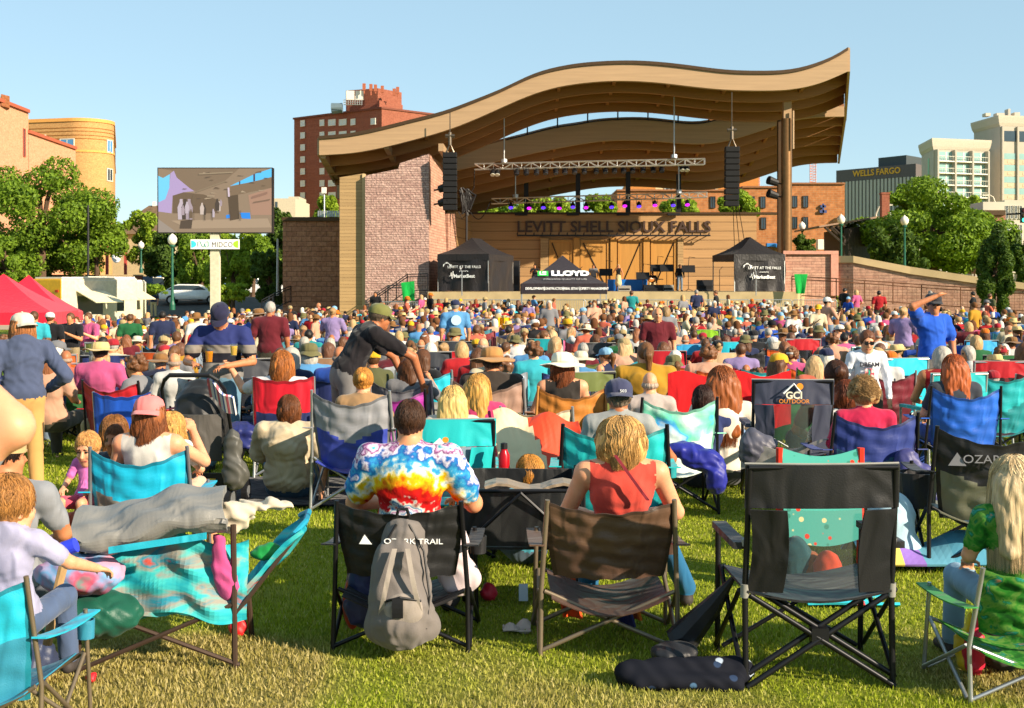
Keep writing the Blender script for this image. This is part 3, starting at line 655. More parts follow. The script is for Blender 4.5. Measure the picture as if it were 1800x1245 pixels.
# ================================================================ retaining wall at the right
rw = empty('retaining_wall', (X(1375, 71), 71, 0), 'long pale stone retaining wall sloping down at the right of the stage', 'wall'); rw.location = (0, 0, 0)
mb = MB(); mb.prism([P(1377, 446, 71), P(1470, 446, 71), P(1470, 545, 71), P(1377, 545, 71)], (0, 1.2, 0)); obj('panel_block', mb, M_LSTONE, rw)
for pts in ([(1377, 441), (1474, 441), (1474, 447), (1377, 447)], [(1461, 447.3), (1474, 447.3), (1474, 520), (1461, 520)], [(1377, 447.3), (1381, 447.3), (1381, 540), (1377, 540)]):
    mb = MB(); mb.prism([P(x, y, 70.8) for x, y in pts], (0, .19, 0)); obj('panel_border', mb, plain('rose_border_stone', '#c08a78', .85), rw)
W = [(1474, 462, 550, 71.0), (1500, 462, 551, 70.5), (1600, 482, 555, 69.8), (1720, 499, 562, 68.7), (1860, 516, 565, 67.4)]
mb = MB(); a = [P(x, y, d) for x, y, _, d in W]; b = [P(x, y, d) for x, _, y, d in W]
rings = [[p, p + Vector((.25, 1.0, 0)), q + Vector((.25, 1.0, 0)), q] for p, q in zip(a, b)]; mb.loft(rings); obj('stone_face', mb, M_LSTONE, rw)
mb = MB(); rings = []
for (x, y, _, d), cap in zip(W, (12, 12, 13, 12, 11)):
    p, q = P(x, y - cap, d - .12), P(x, y - .2, d - .12); rings.append([p, p + Vector((.25, 1.3, 0)), q + Vector((.25, 1.3, 0)), q])
mb.loft(rings); obj('cap_stones', mb, M_CAP, rw)
# ================================================================ buildings
M_WIN = plain('dark_window_glass', '#33414a', 0.12, spec=0.7, var=.25, scale=.4)
M_WINB = plain('blue_window_glass', '#4f87b5', 0.12, spec=0.7, var=.15, scale=.5)
M_WINP = plain('pale_blind_glass', '#c9d2cf', 0.3, spec=0.6, var=.2, scale=.5)
M_WINT = plain('teal_window_glass', '#86a8a4', 0.15, spec=0.7, var=.2, scale=.35)
M_FRAME = plain('white_window_frame', '#dcd6c8', 0.5)
_wm = {}
def window(par, p, ux, w, h, glass, frame=M_FRAME, name='window', mull=1):
    """a framed window with its pane, p = bottom centre on the wall, ux = wall direction seen left to right"""
    key = (round(w, 2), round(h, 2), mull)
    if key not in _wm:
        t = min(.12, w * .1); mb = MB()
        for lo, hi in (((-w / 2, -.06, 0), (-w / 2 + t, .05, h)), ((w / 2 - t, -.06, 0), (w / 2, .05, h)), ((-w / 2 + t, -.06, h - t), (w / 2 - t, .05, h)), ((-w / 2 + t, -.09, 0), (w / 2 - t, .05, t))): mb.box(lo, hi, 0)
        if mull: mb.box((-t / 3, -.05, t), (t / 3, .03, h - t), 0)
        mb.box((-w / 2 + t * .9, -.02, t * .9), (w / 2 - t * .9, .02, h - t * .9), 1)
        me = mb.mesh('window'); fix_normals(me); _wm[key] = me
    u = Vector(ux).normalized(); M = Matrix(((u.x, -u.y, 0, p[0]), (u.y, u.x, 0, p[1]), (0, 0, 1, p[2]), (0, 0, 0, 1)))
    return link(name, _wm[key], [frame, glass], par, M)
def footprint(pts, z0, z1): mb = MB(); mb.prism([Vector((p[0], p[1], z0)) for p in pts], (0, 0, z1 - z0)); return mb
# --- peach brick block at the left edge
M_PEACH = bricks('peach_brick', '#e0a07c', '#d69470', '#cf9c80', 0.5, 0.16, .01, .9, .2)
b = empty('brick_building', (0, 0, 0), 'peach brick building with a stepped roofline and chimney at the far left', 'building')
def q2(px, D): return Vector((X(px, D), D, 0))
za = 1.75 + (505 - 247) / F * 134
obj('wall', footprint([q2(-140, 108), q2(50, 134), q2(-10, 160), q2(-240, 150)], 0, Z(197, 133)), M_PEACH, b)
obj('wall', footprint([q2(50.5, 134), q2(133, 150), q2(60, 170), q2(-10, 160)], 0, Z(262, 149)), M_PEACH, b)
mb = footprint([q2(2, 126), q2(17, 127.5), q2(14, 131), q2(0, 130)], 20, Z(168, 127)); obj('chimney', mb, bricks('shadow_side_brick', '#a5653f', '#8f5534', '#9a6a4c', .5, .16, .01), b)  # darker brick colour holds the chimney's shadow side
for a, c, z in ((q2(-140, 107.8), q2(50.6, 133.8), Z(197, 133)), (q2(50.6, 133.8), q2(133.3, 149.8), Z(262, 149))):
    d = (c - a); mb = MB(); nn = Vector((d.y, -d.x, 0)).normalized() * .15; mb.prism([a + nn, c + nn, c - nn * 2, a - nn * 2], (0, 0, .35)); obj('coping', mb, plain('terracotta_coping', '#a9573c', .8), b, loc=(0, 0, z + .004))
wd = (q2(50, 134) - q2(-140, 108)).normalized()
for px, py, w, h, D in ((26, 229, 1.1, 2.3, 130.5), (3, 300, 1.4, 3, 127), (26, 293, 1.1, 2.2, 130.5), (42, 276, .7, 3, 132.7)):
    window(b, P(px, py, D) + Vector((wd.y, -wd.x, 0)) * .02, wd, w, h, M_WIN, plain('rust_window_frame', '#a8503a', .7))
wd2 = (q2(133, 150) - q2(50, 134)).normalized()
for px, py, D in ((90, 297, 141.5), (108, 299, 145)):
    window(b, P(px, py, D), wd2, 1.2, 1.5, M_WIN, plain('rust_window_frame', '#a8503a', .7))
# --- orange building with a rounded corner
M_OR = bricks('orange_brick', '#c99a62', '#c1905a', '#c0966a', 0.5, 0.16, .01, .9, .2)
b = empty('office_building', (0, 0, 0), 'orange brick building with a rounded corner behind the left tree', 'building')
rc = 4.0; D0 = 182; xr = X(198, D0 + 4)
def fp(o=0.0, back=30):
    c = Vector((xr - rc, D0 + rc)); r = rc + o
    arc = [(c.x + r * math.sin(t), c.y - r * math.cos(t)) for t in np.linspace(R(-14), R(107), 18)]
    a0 = arc[0]; u = (math.cos(R(-14)), math.sin(R(-14)))
    return [(a0[0] - 34 * u[0], a0[1] - 34 * u[1])] + arc + [(arc[-1][0] - back * .31, arc[-1][1] + back), (xr - 50, D0 + back)]
zt = Z(215, D0 + 1)
me = obj('wall', footprint(fp(), 0, zt), M_OR, b).data; autosmooth(me, 25)
for z, h, o in ((zt + .004, .5, .15), (Z(267, D0), .3, .12), (Z(244, D0), .1, .04), (Z(238, D0), .1, .04), (Z(231, D0), .1, .04), (Z(225, D0), .1, .04)):
    obj('brick_band', footprint(fp(o), z, z + h), plain('pale_brick_band', '#d99b52', .8) if h > .2 else plain('dark_brick_band', '#8a5520', .8), b)
u14 = Vector((math.cos(R(-14)), math.sin(R(-14)), 0))
for px, py, w, h, g in ((117, 258, 2.4, 1.2, M_WINB), (62, 250, 2.4, 1.2, M_WINB)):
    D = D0 + 1.4 - (px - 160) * -.02; a0 = fp()[1]; x = X(px, D0); s_ = (x - a0[0]) / u14.x
    window(b, Vector((x, a0[1] + s_ * u14.y - .03, Z(py, D0))), u14, w, h, g)
for py in (265, 316, 375):
    t = R(76); c = Vector((xr - rc, D0 + rc)); window(b, Vector((c.x + (rc + .02) * math.sin(t), c.y - (rc + .02) * math.cos(t), Z(py, D0))), (math.cos(t), math.sin(t), 0), 1.5, 1.9, M_WINB if py < 300 else M_WIN, M_FRAME)
for px in (114, 137, 160):
    mb = MB(); mb.lathe([(.9, 0), (.9, .5), (.7, .8), (0.01, .9)], 10); obj('roof_fan', mb, M_STEEL, b, loc=(X(px, D0 + 8), D0 + 8, zt + .5))
# --- house with a grey roof
b = empty('house', (X(240, 165), 165, .9), 'small house with a grey brown hipped roof left of the video screen', 'house')
x0, x1 = -3.2, 5.2; ze, zr = Z(412, 165) - .9, Z(358, 165) - .9
obj('wall', footprint([(x0, 0), (x1, -1.6), (x1 + 2, 9), (x0 + 2, 10)], 0, ze), plain('beige_siding', '#b9a988', .8), b)
mb = MB(); e = [Vector((x0 - .5, -.6, ze)), Vector((x1 + .5, -2.2, ze)), Vector((x1 + 2.6, 9.6, ze)), Vector((x0 + 1.5, 10.6, ze))]; r_ = [Vector((.4, 4.2, zr)), Vector((4.6, 3.4, zr))]
mb.add(e + r_, [(0, 1, 5, 4), (1, 2, 5), (2, 3, 4, 5), (3, 0, 4), (3, 2, 1, 0)]); obj('roof', mb, plain('asphalt_shingle', '#6d5a45', .9, var=.2, scale=2), b)
window(b, (-1.6, -.33, ze - 2.2), (8.4, -1.6, 0), .9, 1.4, M_WIN); mb = MB(); mb.cbox((1.2, 4, zr + .2), (.4, .4, .6)); obj('chimney', mb, M_FRAME, b)
# --- flat grey building between screen and tower
b = empty('office_building', (X(502, 170), 170, 0), 'low pale grey flat roofed building right of the video screen', 'building')
mb = MB(); mb.box((X(482, 170) - b.location.x, 0, 0), (X(519, 170) - b.location.x, 12, Z(349, 170))); mb.box((X(500, 170) - b.location.x, 3, Z(349, 170) + .004), (X(519, 170) - b.location.x, 9, Z(343, 170))); obj('wall', mb, plain('pale_grey_panel', '#b5ab96', .8), b)
mb = MB(); mb.box((X(484, 170) - b.location.x, -.06, Z(378, 170)), (X(488, 170) - b.location.x, -.01, Z(355, 170))); obj('window', mb, M_WIN, b)
# --- red brick tower
M_RED = bricks('red_brick', '#985c48', '#8e5240', '#946350', 0.5, 0.16, .01, .9, .2)
b = empty('apartment_tower', (0, 0, 0), 'tall red brick apartment tower with white windows behind the shell roof', 'building')
A_, B_, C_ = q2(517, 213), q2(671, 200), q2(790, 210); zt = Z(191.5, 200)
obj('wall', footprint([A_, B_, C_, C_ + (A_ - B_)], 0, zt), M_RED, b)
d1 = (B_ - A_).normalized(); d2 = (C_ - B_).normalized()
mb = MB(); mb.prism([p + Vector((0, 0, zt + .004)) for p in (A_ + Vector((-.2, -.2, 0)), B_ + Vector((0, -.3, 0)), C_ + Vector((.3, 0, 0)), C_ + (A_ - B_))], (0, 0, .3)); obj('coping', mb, plain('brown_coping', '#6d3a2a', .7), b)
for px in (532, 566, 583.5, 602.5, 620.5, 656):
    s_ = (px - 517) / 154; D = 213 - 13 * s_ - .3
    for k in range(8):
        y = 219 + 21.6 * k + 4 * (1 - s_) * (1 - k / 8); hid = (px > 600 and k > 3) or (px > 640 and k > 1)
        if not hid: window(b, P(px, y, D), d1, 1.75 if px in (583.5, 602.5) else 1.1, 1.05, M_WINP)
for px in (702, 726, 745):
    for k in range(2): window(b, P(px, 212 + 21 * k + (px - 702) * .05, 200 + 12 * (px - 671) / 119 - .3), d2, 1.6, 1.1, M_WINP)
pa, pb, pc = q2(608, 206), q2(664, 203.5), q2(706, 208); pz = Z(156, 204)
obj('penthouse', footprint([pa, pb, pc, pc + (pa - pb)], zt + .3, pz), M_RED, b)
obj('penthouse', footprint([q2(663, 202.5), q2(667, 202), q2(708, 207.4), q2(704, 209)], zt + .3, Z(178, 203)), M_RED, b)
mb = MB()
for px, y0, y1 in ((640, 165, 148), (652, 168, 149), (660, 165, 150), (672, 165, 152), (699, 170, 154), (693, 168, 157)): mb.tube([P(px, y0, 202), P(px, y1, 202)], .12, 5); mb.cbox(P(px, y1 + 5, 202), (.5, .3, 1.1))
obj('antenna_mast', mb, plain('rust_antenna', '#a05a40', .6), b)
mb = MB()
for px in (616, 632): mb.cbox(P(px, 168, 203), (1.3, .3, 1.5))
obj('vent_panel', mb, M_FRAME, b)
mb = MB()
for z in (176, 180, 184): mb.tube([P(604, z, 201.5), P(636, z, 201.5)], .06, 4)
for px in range(604, 640, 4): mb.tube([P(px, 175, 201.5), P(px, 185, 201.5)], .04, 4)
obj('roof_railing', mb, M_STEEL, b)
mb = MB(); mb.tube([P(583, 191, 204), P(602, 190, 204)], [.9, .8], 10); obj('air_unit', mb, plain('grey_blue_unit', '#5f7078', .6), b)
# --- brick building behind the stage at the right
M_TB = bricks('tan_brick', '#b9794a', '#a5683e', '#a98563', 0.5, 0.2, .015, .9, .3, noise=2.5)
b = empty('brick_building', (0, 0, 0), 'two storey tan brick building with paired windows behind the round column', 'building')
mb = MB()
for x0, x1, y in ((1085, 1305, 336), (1305, 1387, 330), (1387, 1485, 324)): mb.prism([P(x0, 470, 112), P(x1, 470, 112), P(x1, y, 112), P(x0, y, 112)], (0, 20, 0))
obj('wall', mb, M_TB, b); mb = MB()
for x0, x1, y in ((1084, 1304.7, 336), (1305, 1386.7, 330), (1387, 1486, 324)): mb.prism([P(x0, y, 111.8), P(x1, y, 111.8), P(x1, y - 3, 111.8), P(x0, y - 3, 111.8)], (0, 20.4, 0))
obj('coping', mb, plain('brown_stone_coping', '#8a5c3c', .8), b)
for px, y in ((1253, 366), (1271, 366), (1322, 366), (1341, 366), (1397, 365), (1416, 365), (1342, 403), (1322, 403), (1397, 402), (1416, 402)): window(b, P(px, y, 111.95), (1, 0, 0), .5 * 112 / 112 * .95, 1.05, M_WIN, plain('dark_brown_frame', '#3b2c22', .6))
mb = MB(); mb.cbox(P(1447, 366, 111.8), (.16, .12, .8)); mb.cbox(P(1447, 372, 111.8), (.62, .12, .25)); mb.cbox(P(1447, 363, 111.8), (.5, .12, .2)); obj('emblem', mb, plain('blue_emblem', '#3b4a78', .6), b)
mb = MB(); mb.cbox(P(1374, 432, 111.6), (1.3, .5, .35)); mb.cbox(P(1355, 431, 111.4), (.8, .6, .3)); obj('awning', mb, plain('blue_awning', '#2b76b8', .6), b)
mb = MB(); mb.cbox(P(1445, 430, 111), (.9, .8, .9)); obj('air_unit', mb, M_FRAME, b)
b = empty('office_building', (0, 0, 0), 'orange and cream upper storeys glimpsed under the lower shell roof', 'building')
mb = MB(); mb.prism([P(1108, 350, 140), P(1152, 350, 140), P(1152, 318, 140), P(1108, 318, 140)], (0, 10, 0)); mb.prism([P(1262, 350, 140), P(1300, 350, 140), P(1300, 308, 140), P(1262, 308, 140)], (0, 10, 0)); mb.prism([P(1300.2, 340, 141), P(1334, 340, 141), P(1334, 309, 141), P(1300.2, 309, 141)], (0, 10, 0)); obj('wall', mb, plain('orange_render', '#b9773a', .8), b)
mb = MB(); mb.prism([P(1152.2, 350, 140), P(1262, 350, 140), P(1262, 318, 140), P(1152.2, 318, 140)], (0, 10, 0)); obj('wall', mb, plain('cream_render', '#d3b487', .8), b)
for px in (1176, 1235, 1250): window(b, P(px, 336, 139.95), (1, 0, 0), 1.0, 1.1, M_WIN)
mb = MB()
for px in range(1097, 1134, 4): mb.tube([P(px, 346, 120), P(px, 334, 120)], .05, 4)
for y in (334, 340): mb.tube([P(1097, y, 120), P(1133, y, 120)], .05, 4)
obj('roof_railing', mb, M_STEEL, b)
# --- lattice masts
for px, y0, y1, D, lab in ((1429, 325, 288, 150, 'pale red and white lattice mast behind the tan brick building'), (1330, 330, 305, 150, 'red lattice mast glimpsed left of the round column')):
    mb = MB()
    for s_ in (-.35, .35): mb.tube([P(px, y0, D) + Vector((s_, 0, 0)), P(px, y1, D) + Vector((s_, 0, 0))], .05, 4)
    n = 8
    for i in range(n):
        a, c = P(px, y0 + (y1 - y0) * i / n, D), P(px, y0 + (y1 - y0) * (i + 1) / n, D); mb.tube([a + Vector((-.35, 0, 0)), c + Vector((.35, 0, 0))], .04, 4); mb.tube([a + Vector((-.35, 0, 0)), a + Vector((.35, 0, 0))], .04, 4)
    tag(obj('lattice_mast', mb, plain('mast_paint', '#c98f80', .6)), lab, 'mast')
# --- bank tower with gold letters
b = empty('office_tower', (0, 0, 0), 'grey office tower with gold lettering and pale vertical fins', 'building')
A_, B_, C_ = q2(1472, 318), q2(1612, 300), q2(1640, 312); zt = Z(288, 300); ux = (B_ - A_).normalized(); nn = Vector((ux.y, -ux.x, 0))
obj('wall', footprint([A_, B_, C_, C_ + (A_ - B_)], 0, zt - 3), plain('dark_curtain_wall', '#353b45', .35, spec=.5, var=.2, scale=.15), b)
obj('sign_band', footprint([A_ + nn * .5, B_ + nn * .5, C_ + Vector((.5, 0, 0)), C_ + (A_ - B_)], zt - 3, zt), plain('brown_grey_band', '#5f5654', .7), b)
mb = MB(); n = 22
for i in range(n + 1):
    p = A_.lerp(B_, i / n); mb.box((-.32, -.55, 2), (.32, -.01, zt - 3.02), 0, Matrix.Translation(p) @ Matrix.Rotation(math.atan2(ux.y, ux.x), 4, 'Z'))
obj('fins', mb, plain('pale_concrete_fin', '#b7b0a2', .8), b)
u2 = (C_ - B_).normalized(); mb = MB()
for i in range(6): mb.box((-.9, -.4, 2), (.9, -.01, zt - 3.02), 0, Matrix.Translation(B_.lerp(C_, (i + .5) / 6)) @ Matrix.Rotation(math.atan2(u2.y, u2.x), 4, 'Z'))
obj('fins', mb, plain('pale_concrete_fin', '#b7b0a2', .8), b)
mb = footprint([q2(1544, 312), q2(1593, 305), q2(1623, 312), q2(1580, 322)], zt, Z(275, 308)); obj('roof_house', mb, plain('dark_roof_house', '#3f4648', .7), b)
p = A_.lerp(B_, .52); M = Matrix.Translation(p + nn * .55 + Vector((0, 0, zt - 1.3))) @ Matrix.Rotation(math.atan2(ux.y, ux.x), 4, 'Z') @ FACE_CAM
text('WELLS FARGO', 2.1, plain('gold_lettering', '#e0a32c', .5), b, M, ext=.08, bold=.04)
# --- hotel, two blocks
M_HOT = plain('cream_hotel_render', '#aaa194', .85, var=.07, scale=.4); M_HOT2 = plain('grey_hotel_render', '#bdb4a4', .85, var=.07, scale=.4)
b = empty('hotel', (0, 0, 0), 'cream hotel with teal glass balconies at the right skyline', 'hotel')
def block(A, B, C, zt, zb=0):
    obj('wall', footprint([A, B, C, A + C - B], zb, zt), M_HOT, b)
    mb = MB(); rr = []
    for z, o in ((zt - 2.0, .05), (zt - 1.4, .3), (zt - .2, .5), (zt + .2, .5)):
        cen = (A + C) / 2; rr.append([p + (p - cen).normalized() * o * 1.4 + Vector((0, 0, z)) for p in (A, B, C, A + C - B)])
    mb.loft(rr); obj('cornice', mb, plain('pale_cornice', '#b5aa9a', .8), b)
A_, B_, C_ = q2(1620, 262), q2(1641, 250), q2(1737, 254); zt = Z(247, 252); block(A_, B_, C_, zt)
ux = (C_ - B_).normalized(); Ln = (C_ - B_).length; nn = Vector((ux.y, -ux.x, 0)); ang = math.atan2(ux.y, ux.x)
for fl in range(6):
    z = zt - 4.4 - fl * 2.38
    for k in range(3):
        p = B_ + ux * (Ln * (k + .5) / 3 * .95 + .35) + Vector((0, 0, z)); w = Ln / 3 * .9
        g = MB(); g.box((-w / 2, -.06, -.0), (w / 2, -.01, 2.0)); obj('balcony_glass', g, M_WINT, b, M=Matrix.Translation(p) @ Matrix.Rotation(ang, 4, 'Z'))
        g = MB(); g.box((-w / 2, -1.0, -.1), (w / 2, -.065, .1)); g.tube([(-w / 2, -.95, 1.0), (w / 2, -.95, 1.0)], .06, 4)
        for i in range(9): g.tube([(-w / 2 + w * i / 8, -.95, .1), (-w / 2 + w * i / 8, -.95, 1.0)], .035, 4)
        g.box((w * .1, -.1, .1), (w * .16, -.07, 2)); obj('balcony', g, M_FRAME, b, M=Matrix.Translation(p) @ Matrix.Rotation(ang, 4, 'Z'))
for k in range(4):
    p = B_ + ux * (Ln * k / 3 * .95 + .35 * (k < 3)); mb = MB(); mb.box((-.18, -1.1, 0), (.18, -.01, zt - 2.1)); obj('pier', mb, M_HOT, b, M=Matrix.Translation(p) @ Matrix.Rotation(ang, 4, 'Z'))
mb = MB(); v1 = (B_ - A_).normalized(); p = A_.lerp(B_, .62); mb.box((-.5, -.12, zt - 10.5), (.5, -.01, zt - 3.4), 0, Matrix.Translation(p) @ Matrix.Rotation(math.atan2(v1.y, v1.x), 4, 'Z')); obj('sign_panel', mb, plain('pale_green_panel', '#7fae8d', .6), b)
mb = MB(); mb.cbox((0, -.2, zt - 12.5), (2.2, .2, 1.6), 0, Matrix.Translation(p) @ Matrix.Rotation(math.atan2(v1.y, v1.x), 4, 'Z')); obj('logo', mb, plain('green_logo', '#1fa05a', .6), b)
A_, B_, C_ = q2(1712, 274), q2(1758, 262), q2(1900, 266); zt = Z(207, 264); block(A_, B_, C_, zt)
ux = (C_ - B_).normalized(); ang = math.atan2(ux.y, ux.x)
for fl in range(7):
    z = zt - 5.2 - fl * 2.45 - (1.3 if fl else 0)
    for k in range(3):
        p = B_ + ux * (2.2 + 3.55 * k) + Vector((0, 0, z)); g = MB(); g.box((-1.5, -.08, 0), (1.5, -.01, 2.2 if fl == 0 else 1.25)); obj('window', g, M_WIN if fl == 0 else M_WINT, b, M=Matrix.Translation(p) @ Matrix.Rotation(ang, 4, 'Z'))
        if fl: g = MB(); g.box((-1.5, -.05, -1.1), (1.5, -.005, -.02)); g.box((-.5, -.1, -.8), (.5, -.055, -.3)); obj('spandrel', g, plain('peach_spandrel', '#b8a68c', .8), b, M=Matrix.Translation(p) @ Matrix.Rotation(ang, 4, 'Z'))
for k in range(4):
    p = B_ + ux * (.4 + 3.55 * k); mb = MB(); mb.box((-.2, -.5, 0), (.2, -.01, zt - 2.1)); obj('pier', mb, M_HOT, b, M=Matrix.Translation(p) @ Matrix.Rotation(ang, 4, 'Z'))
mb = MB()
for px, w, h in ((1734, 9, 5), (1756, 14, 5), (1771, 4, 12), (1785, 10, 6)): mb.cbox(P(px, 205 - h / 2, 268), (w * .12, 2, h * .13))
obj('air_unit', mb, M_HOT2, b)
for px, y in ((1665, 305), (1671, 305)): pass
# --- low blocks and signals at the right edge
b = empty('shop_building', (0, 0, 0), 'low red stone shop building with a dark cornice behind the dark conifer', 'building')
mb = MB(); mb.prism([P(1745, 480, 120), P(1768, 480, 120), P(1768, 378, 120), P(1745, 378, 120)], (0, 8, 0)); obj('wall', mb, M_ROCK, b)
mb = MB(); mb.prism([P(1730, 378, 119.7), P(1768, 378, 119.7), P(1768, 370, 119.7), P(1730, 370, 119.7)], (0, 9, 0)); obj('cornice', mb, M_DKMETAL, b)
mb = MB(); mb.prism([P(1728, 369.5, 125), P(1766, 369.5, 125), P(1766, 355, 125), P(1728, 355, 125)], (0, 9, 0)); obj('upper_storey', mb, M_HOT2, b)
b = empty('office_building', (0, 0, 0), 'pale grey stone office building at the right edge', 'building')
mb = MB(); mb.prism([P(1766, 480, 150), P(1850, 480, 150), P(1850, 352, 150), P(1766, 352, 150)], (0, 10, 0)); obj('wall', mb, M_HOT2, b)
for px in range(1770, 1800, 8): window(b, P(px, 385, 149.9), (1, 0, 0), .35, 1.6, M_WIN); window(b, P(px, 430, 149.9), (1, 0, 0), .35, 2.4, M_WIN)
o = empty('traffic_signal', P(1797, 500, 100), 'black traffic signal with a lit green lamp on a long arm at the right edge', 'traffic light')
mb = MB(); mb.tube([(-1.2, 0, 5.6), (3, 0, 5.8), (3.2, 0, 0)], .09, 6); obj('arm', mb, M_BLACK, o)
mb = MB(); mb.cbox((0, -.2, 5.5), (.42, .3, 1.2)); obj('housing', mb, M_BLACK, o)
for i, c in enumerate(('#401010', '#403010')): mb = MB(); mb.tube([(0, -.36, 5.88 - i * .38), (0, -.42, 5.88 - i * .38)], .14, 10); obj('lens', mb, plain('dim_lens' + str(i), c, .3), o)
mb = MB(); mb.tube([(0, -.36, 5.12), (0, -.42, 5.12)], .15, 10); obj('lens', mb, glow('green_signal', '#35f0c0', 3), o)
# --- dark timber shed with a canopy
b = empty('timber_shed', P(1500, 470, 92), 'dark timber shelter with an angled canopy roof behind the retaining wall', 'shed'); loc = b.location.copy()
M_DW = wood('dark_shed_boards', '#3a302b', .3, axis=0)
def loc_(px, py, D): return P(px, py, D) - loc
mb = MB(); mb.prism([loc_(1484, 470, 92), loc_(1545, 470, 96), loc_(1545, 395, 96), loc_(1484, 402, 92)], (0, 6, 0)); obj('wall', mb, M_DW, b)
mb = MB(); mb.prism([loc_(1440, 400, 90), loc_(1545, 383, 94), loc_(1545, 380, 94), loc_(1440, 397, 90)], (0, 8, 0)); obj('roof', mb, plain('brown_metal_roof', '#7d6350', .6), b)
for i in range(5):
    mb = MB(); mb.tube([loc_(1450 + i * 9, 400, 90 + i * 1.3), loc_(1485 + i * 7, 432 - i, 92 + i * 1.2)], .09, 5); mb.tube([loc_(1462 + i * 9, 398, 90 + i * 1.3), loc_(1485 + i * 7, 419 - i, 92 + i * 1.2)], .07, 5); obj('brace', mb, M_DW, b)
o = empty('chimney_stack', P(1557, 420, 105), 'red brick chimney stack standing above the timber shelter', 'chimney')
mb = MB(); mb.box((-.32, 0, 0), (.32, .6, 3.75)); mb.box((-.37, -.05, 3.753), (.37, .65, 3.9)); obj('shaft', mb, M_RED, o); mb = MB(); mb.box((.33, 0, .3), (.47, .5, 2.2)); obj('flue', mb, M_FRAME, o)
# ================================================================ trees
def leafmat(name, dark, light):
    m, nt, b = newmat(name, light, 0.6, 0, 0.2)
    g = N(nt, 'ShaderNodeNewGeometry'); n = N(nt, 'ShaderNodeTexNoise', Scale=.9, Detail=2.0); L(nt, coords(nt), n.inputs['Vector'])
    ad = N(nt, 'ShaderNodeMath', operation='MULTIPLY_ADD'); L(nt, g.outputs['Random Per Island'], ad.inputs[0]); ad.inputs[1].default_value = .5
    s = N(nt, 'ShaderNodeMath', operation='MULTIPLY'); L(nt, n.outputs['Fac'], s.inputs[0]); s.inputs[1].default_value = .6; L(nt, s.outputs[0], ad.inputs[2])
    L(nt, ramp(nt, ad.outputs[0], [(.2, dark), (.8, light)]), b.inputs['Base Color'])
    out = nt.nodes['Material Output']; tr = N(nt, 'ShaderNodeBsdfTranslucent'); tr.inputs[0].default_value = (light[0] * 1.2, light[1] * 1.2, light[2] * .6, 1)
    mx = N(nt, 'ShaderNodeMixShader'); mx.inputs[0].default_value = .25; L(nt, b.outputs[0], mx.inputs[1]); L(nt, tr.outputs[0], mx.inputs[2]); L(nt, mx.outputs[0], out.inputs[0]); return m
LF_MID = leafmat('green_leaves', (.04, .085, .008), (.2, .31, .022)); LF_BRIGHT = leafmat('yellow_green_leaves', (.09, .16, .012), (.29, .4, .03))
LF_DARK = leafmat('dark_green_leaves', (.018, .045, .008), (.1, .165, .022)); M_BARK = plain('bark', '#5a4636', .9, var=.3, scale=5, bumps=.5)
def crown_mesh(seed, rx, ry, rz, n, leaf, nb=38, shape=0):
    n = int(n * 1.55); r = np.random.default_rng(seed); C = []
    while len(C) < nb:
        p = r.uniform(-1, 1, 3); q = np.linalg.norm(p)
        if .3 < q < (1.12 if r.random() < .25 else .9):
            if shape == 1 and (abs(p[0]) > (1 - p[2]) * .5 + .1): continue
            C.append(p)
    C = np.array(C); rad = r.uniform(.13, .34, nb); w = rad ** 2; k = r.choice(nb, n, p=w / w.sum())
    d = r.normal(size=(n, 3)); d /= np.linalg.norm(d, axis=1)[:, None]
    pos = C[k] + d * (rad[k] * r.uniform(.55, 1.08, n) ** .6)[:, None]; pos *= (rx, ry, rz)
    nrm = d + r.normal(size=(n, 3)) * .7; nrm /= np.linalg.norm(nrm, axis=1)[:, None]
    a = np.cross(nrm, r.normal(size=(n, 3))); a /= np.linalg.norm(a, axis=1)[:, None]; b = np.cross(nrm, a)
    s = (leaf * r.uniform(.6, 1.3, n))[:, None]
    V = np.stack([pos - a * s, pos - b * s * .5, pos + a * s, pos + b * s * .5], 1).reshape(-1, 3)
    return npmesh('crown', V, np.arange(4 * n).reshape(n, 4), smooth=False), C * (rx, ry, rz)
def tree(px, D, ytop, ybot, wpx, mat, label, seed, trunk=.35, n=7000, leaf=None, base=None, group=None, shape=0, cat='tree'):
    zt, zb = Z(ytop, D), Z(ybot, D); x = X(px, D); g = ground(x, D) if base is None else base
    o = empty('tree', (x, D, g), label, cat, group); rz = (zt - zb) / 2; rx = wpx / 2 / F * D; cz = (zt + zb) / 2 - g
    me, C = crown_mesh(seed, rx * 1.12, rx * .95, rz * 1.12, n, leaf or max(.08, D * .0017), shape=shape); link('crown', me, mat, o, loc=(0, 0, cz))
    mb = MB(); r = random.Random(seed); mb.tube([(0, 0, 0), (.1, 0, cz * .5), (0, .1, cz), (.05, 0, cz + rz * .5)], [trunk, trunk * .75, trunk * .5, trunk * .15], 8)
    for c in C[::3]: mb.tube([(0, 0, cz * r.uniform(.55, .95)), Vector(c) * .5 + Vector((0, 0, cz)), Vector(c) + Vector((0, 0, cz))], [trunk * .35, trunk * .2, trunk * .06], 5)
    obj('trunk', mb, M_BARK, o); return o
tree(70, 96, 288, 478, 235, LF_MID, 'largest leafy tree at the left edge with dark gaps in its crown', 1, .5, 16000)
tree(8, 90, 420, 505, 90, LF_MID, 'low green tree at the left edge above the red tents', 2, .25, 5000)
tree(168, 98, 372, 488, 90, LF_MID, 'rounded tree between the orange building and the thin grey pole', 3, .25, 6000)
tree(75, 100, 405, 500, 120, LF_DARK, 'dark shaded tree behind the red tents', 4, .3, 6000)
tree(262, 108, 382, 470, 80, LF_BRIGHT, 'light green tree left of the video screen', 5, .25, 5000)
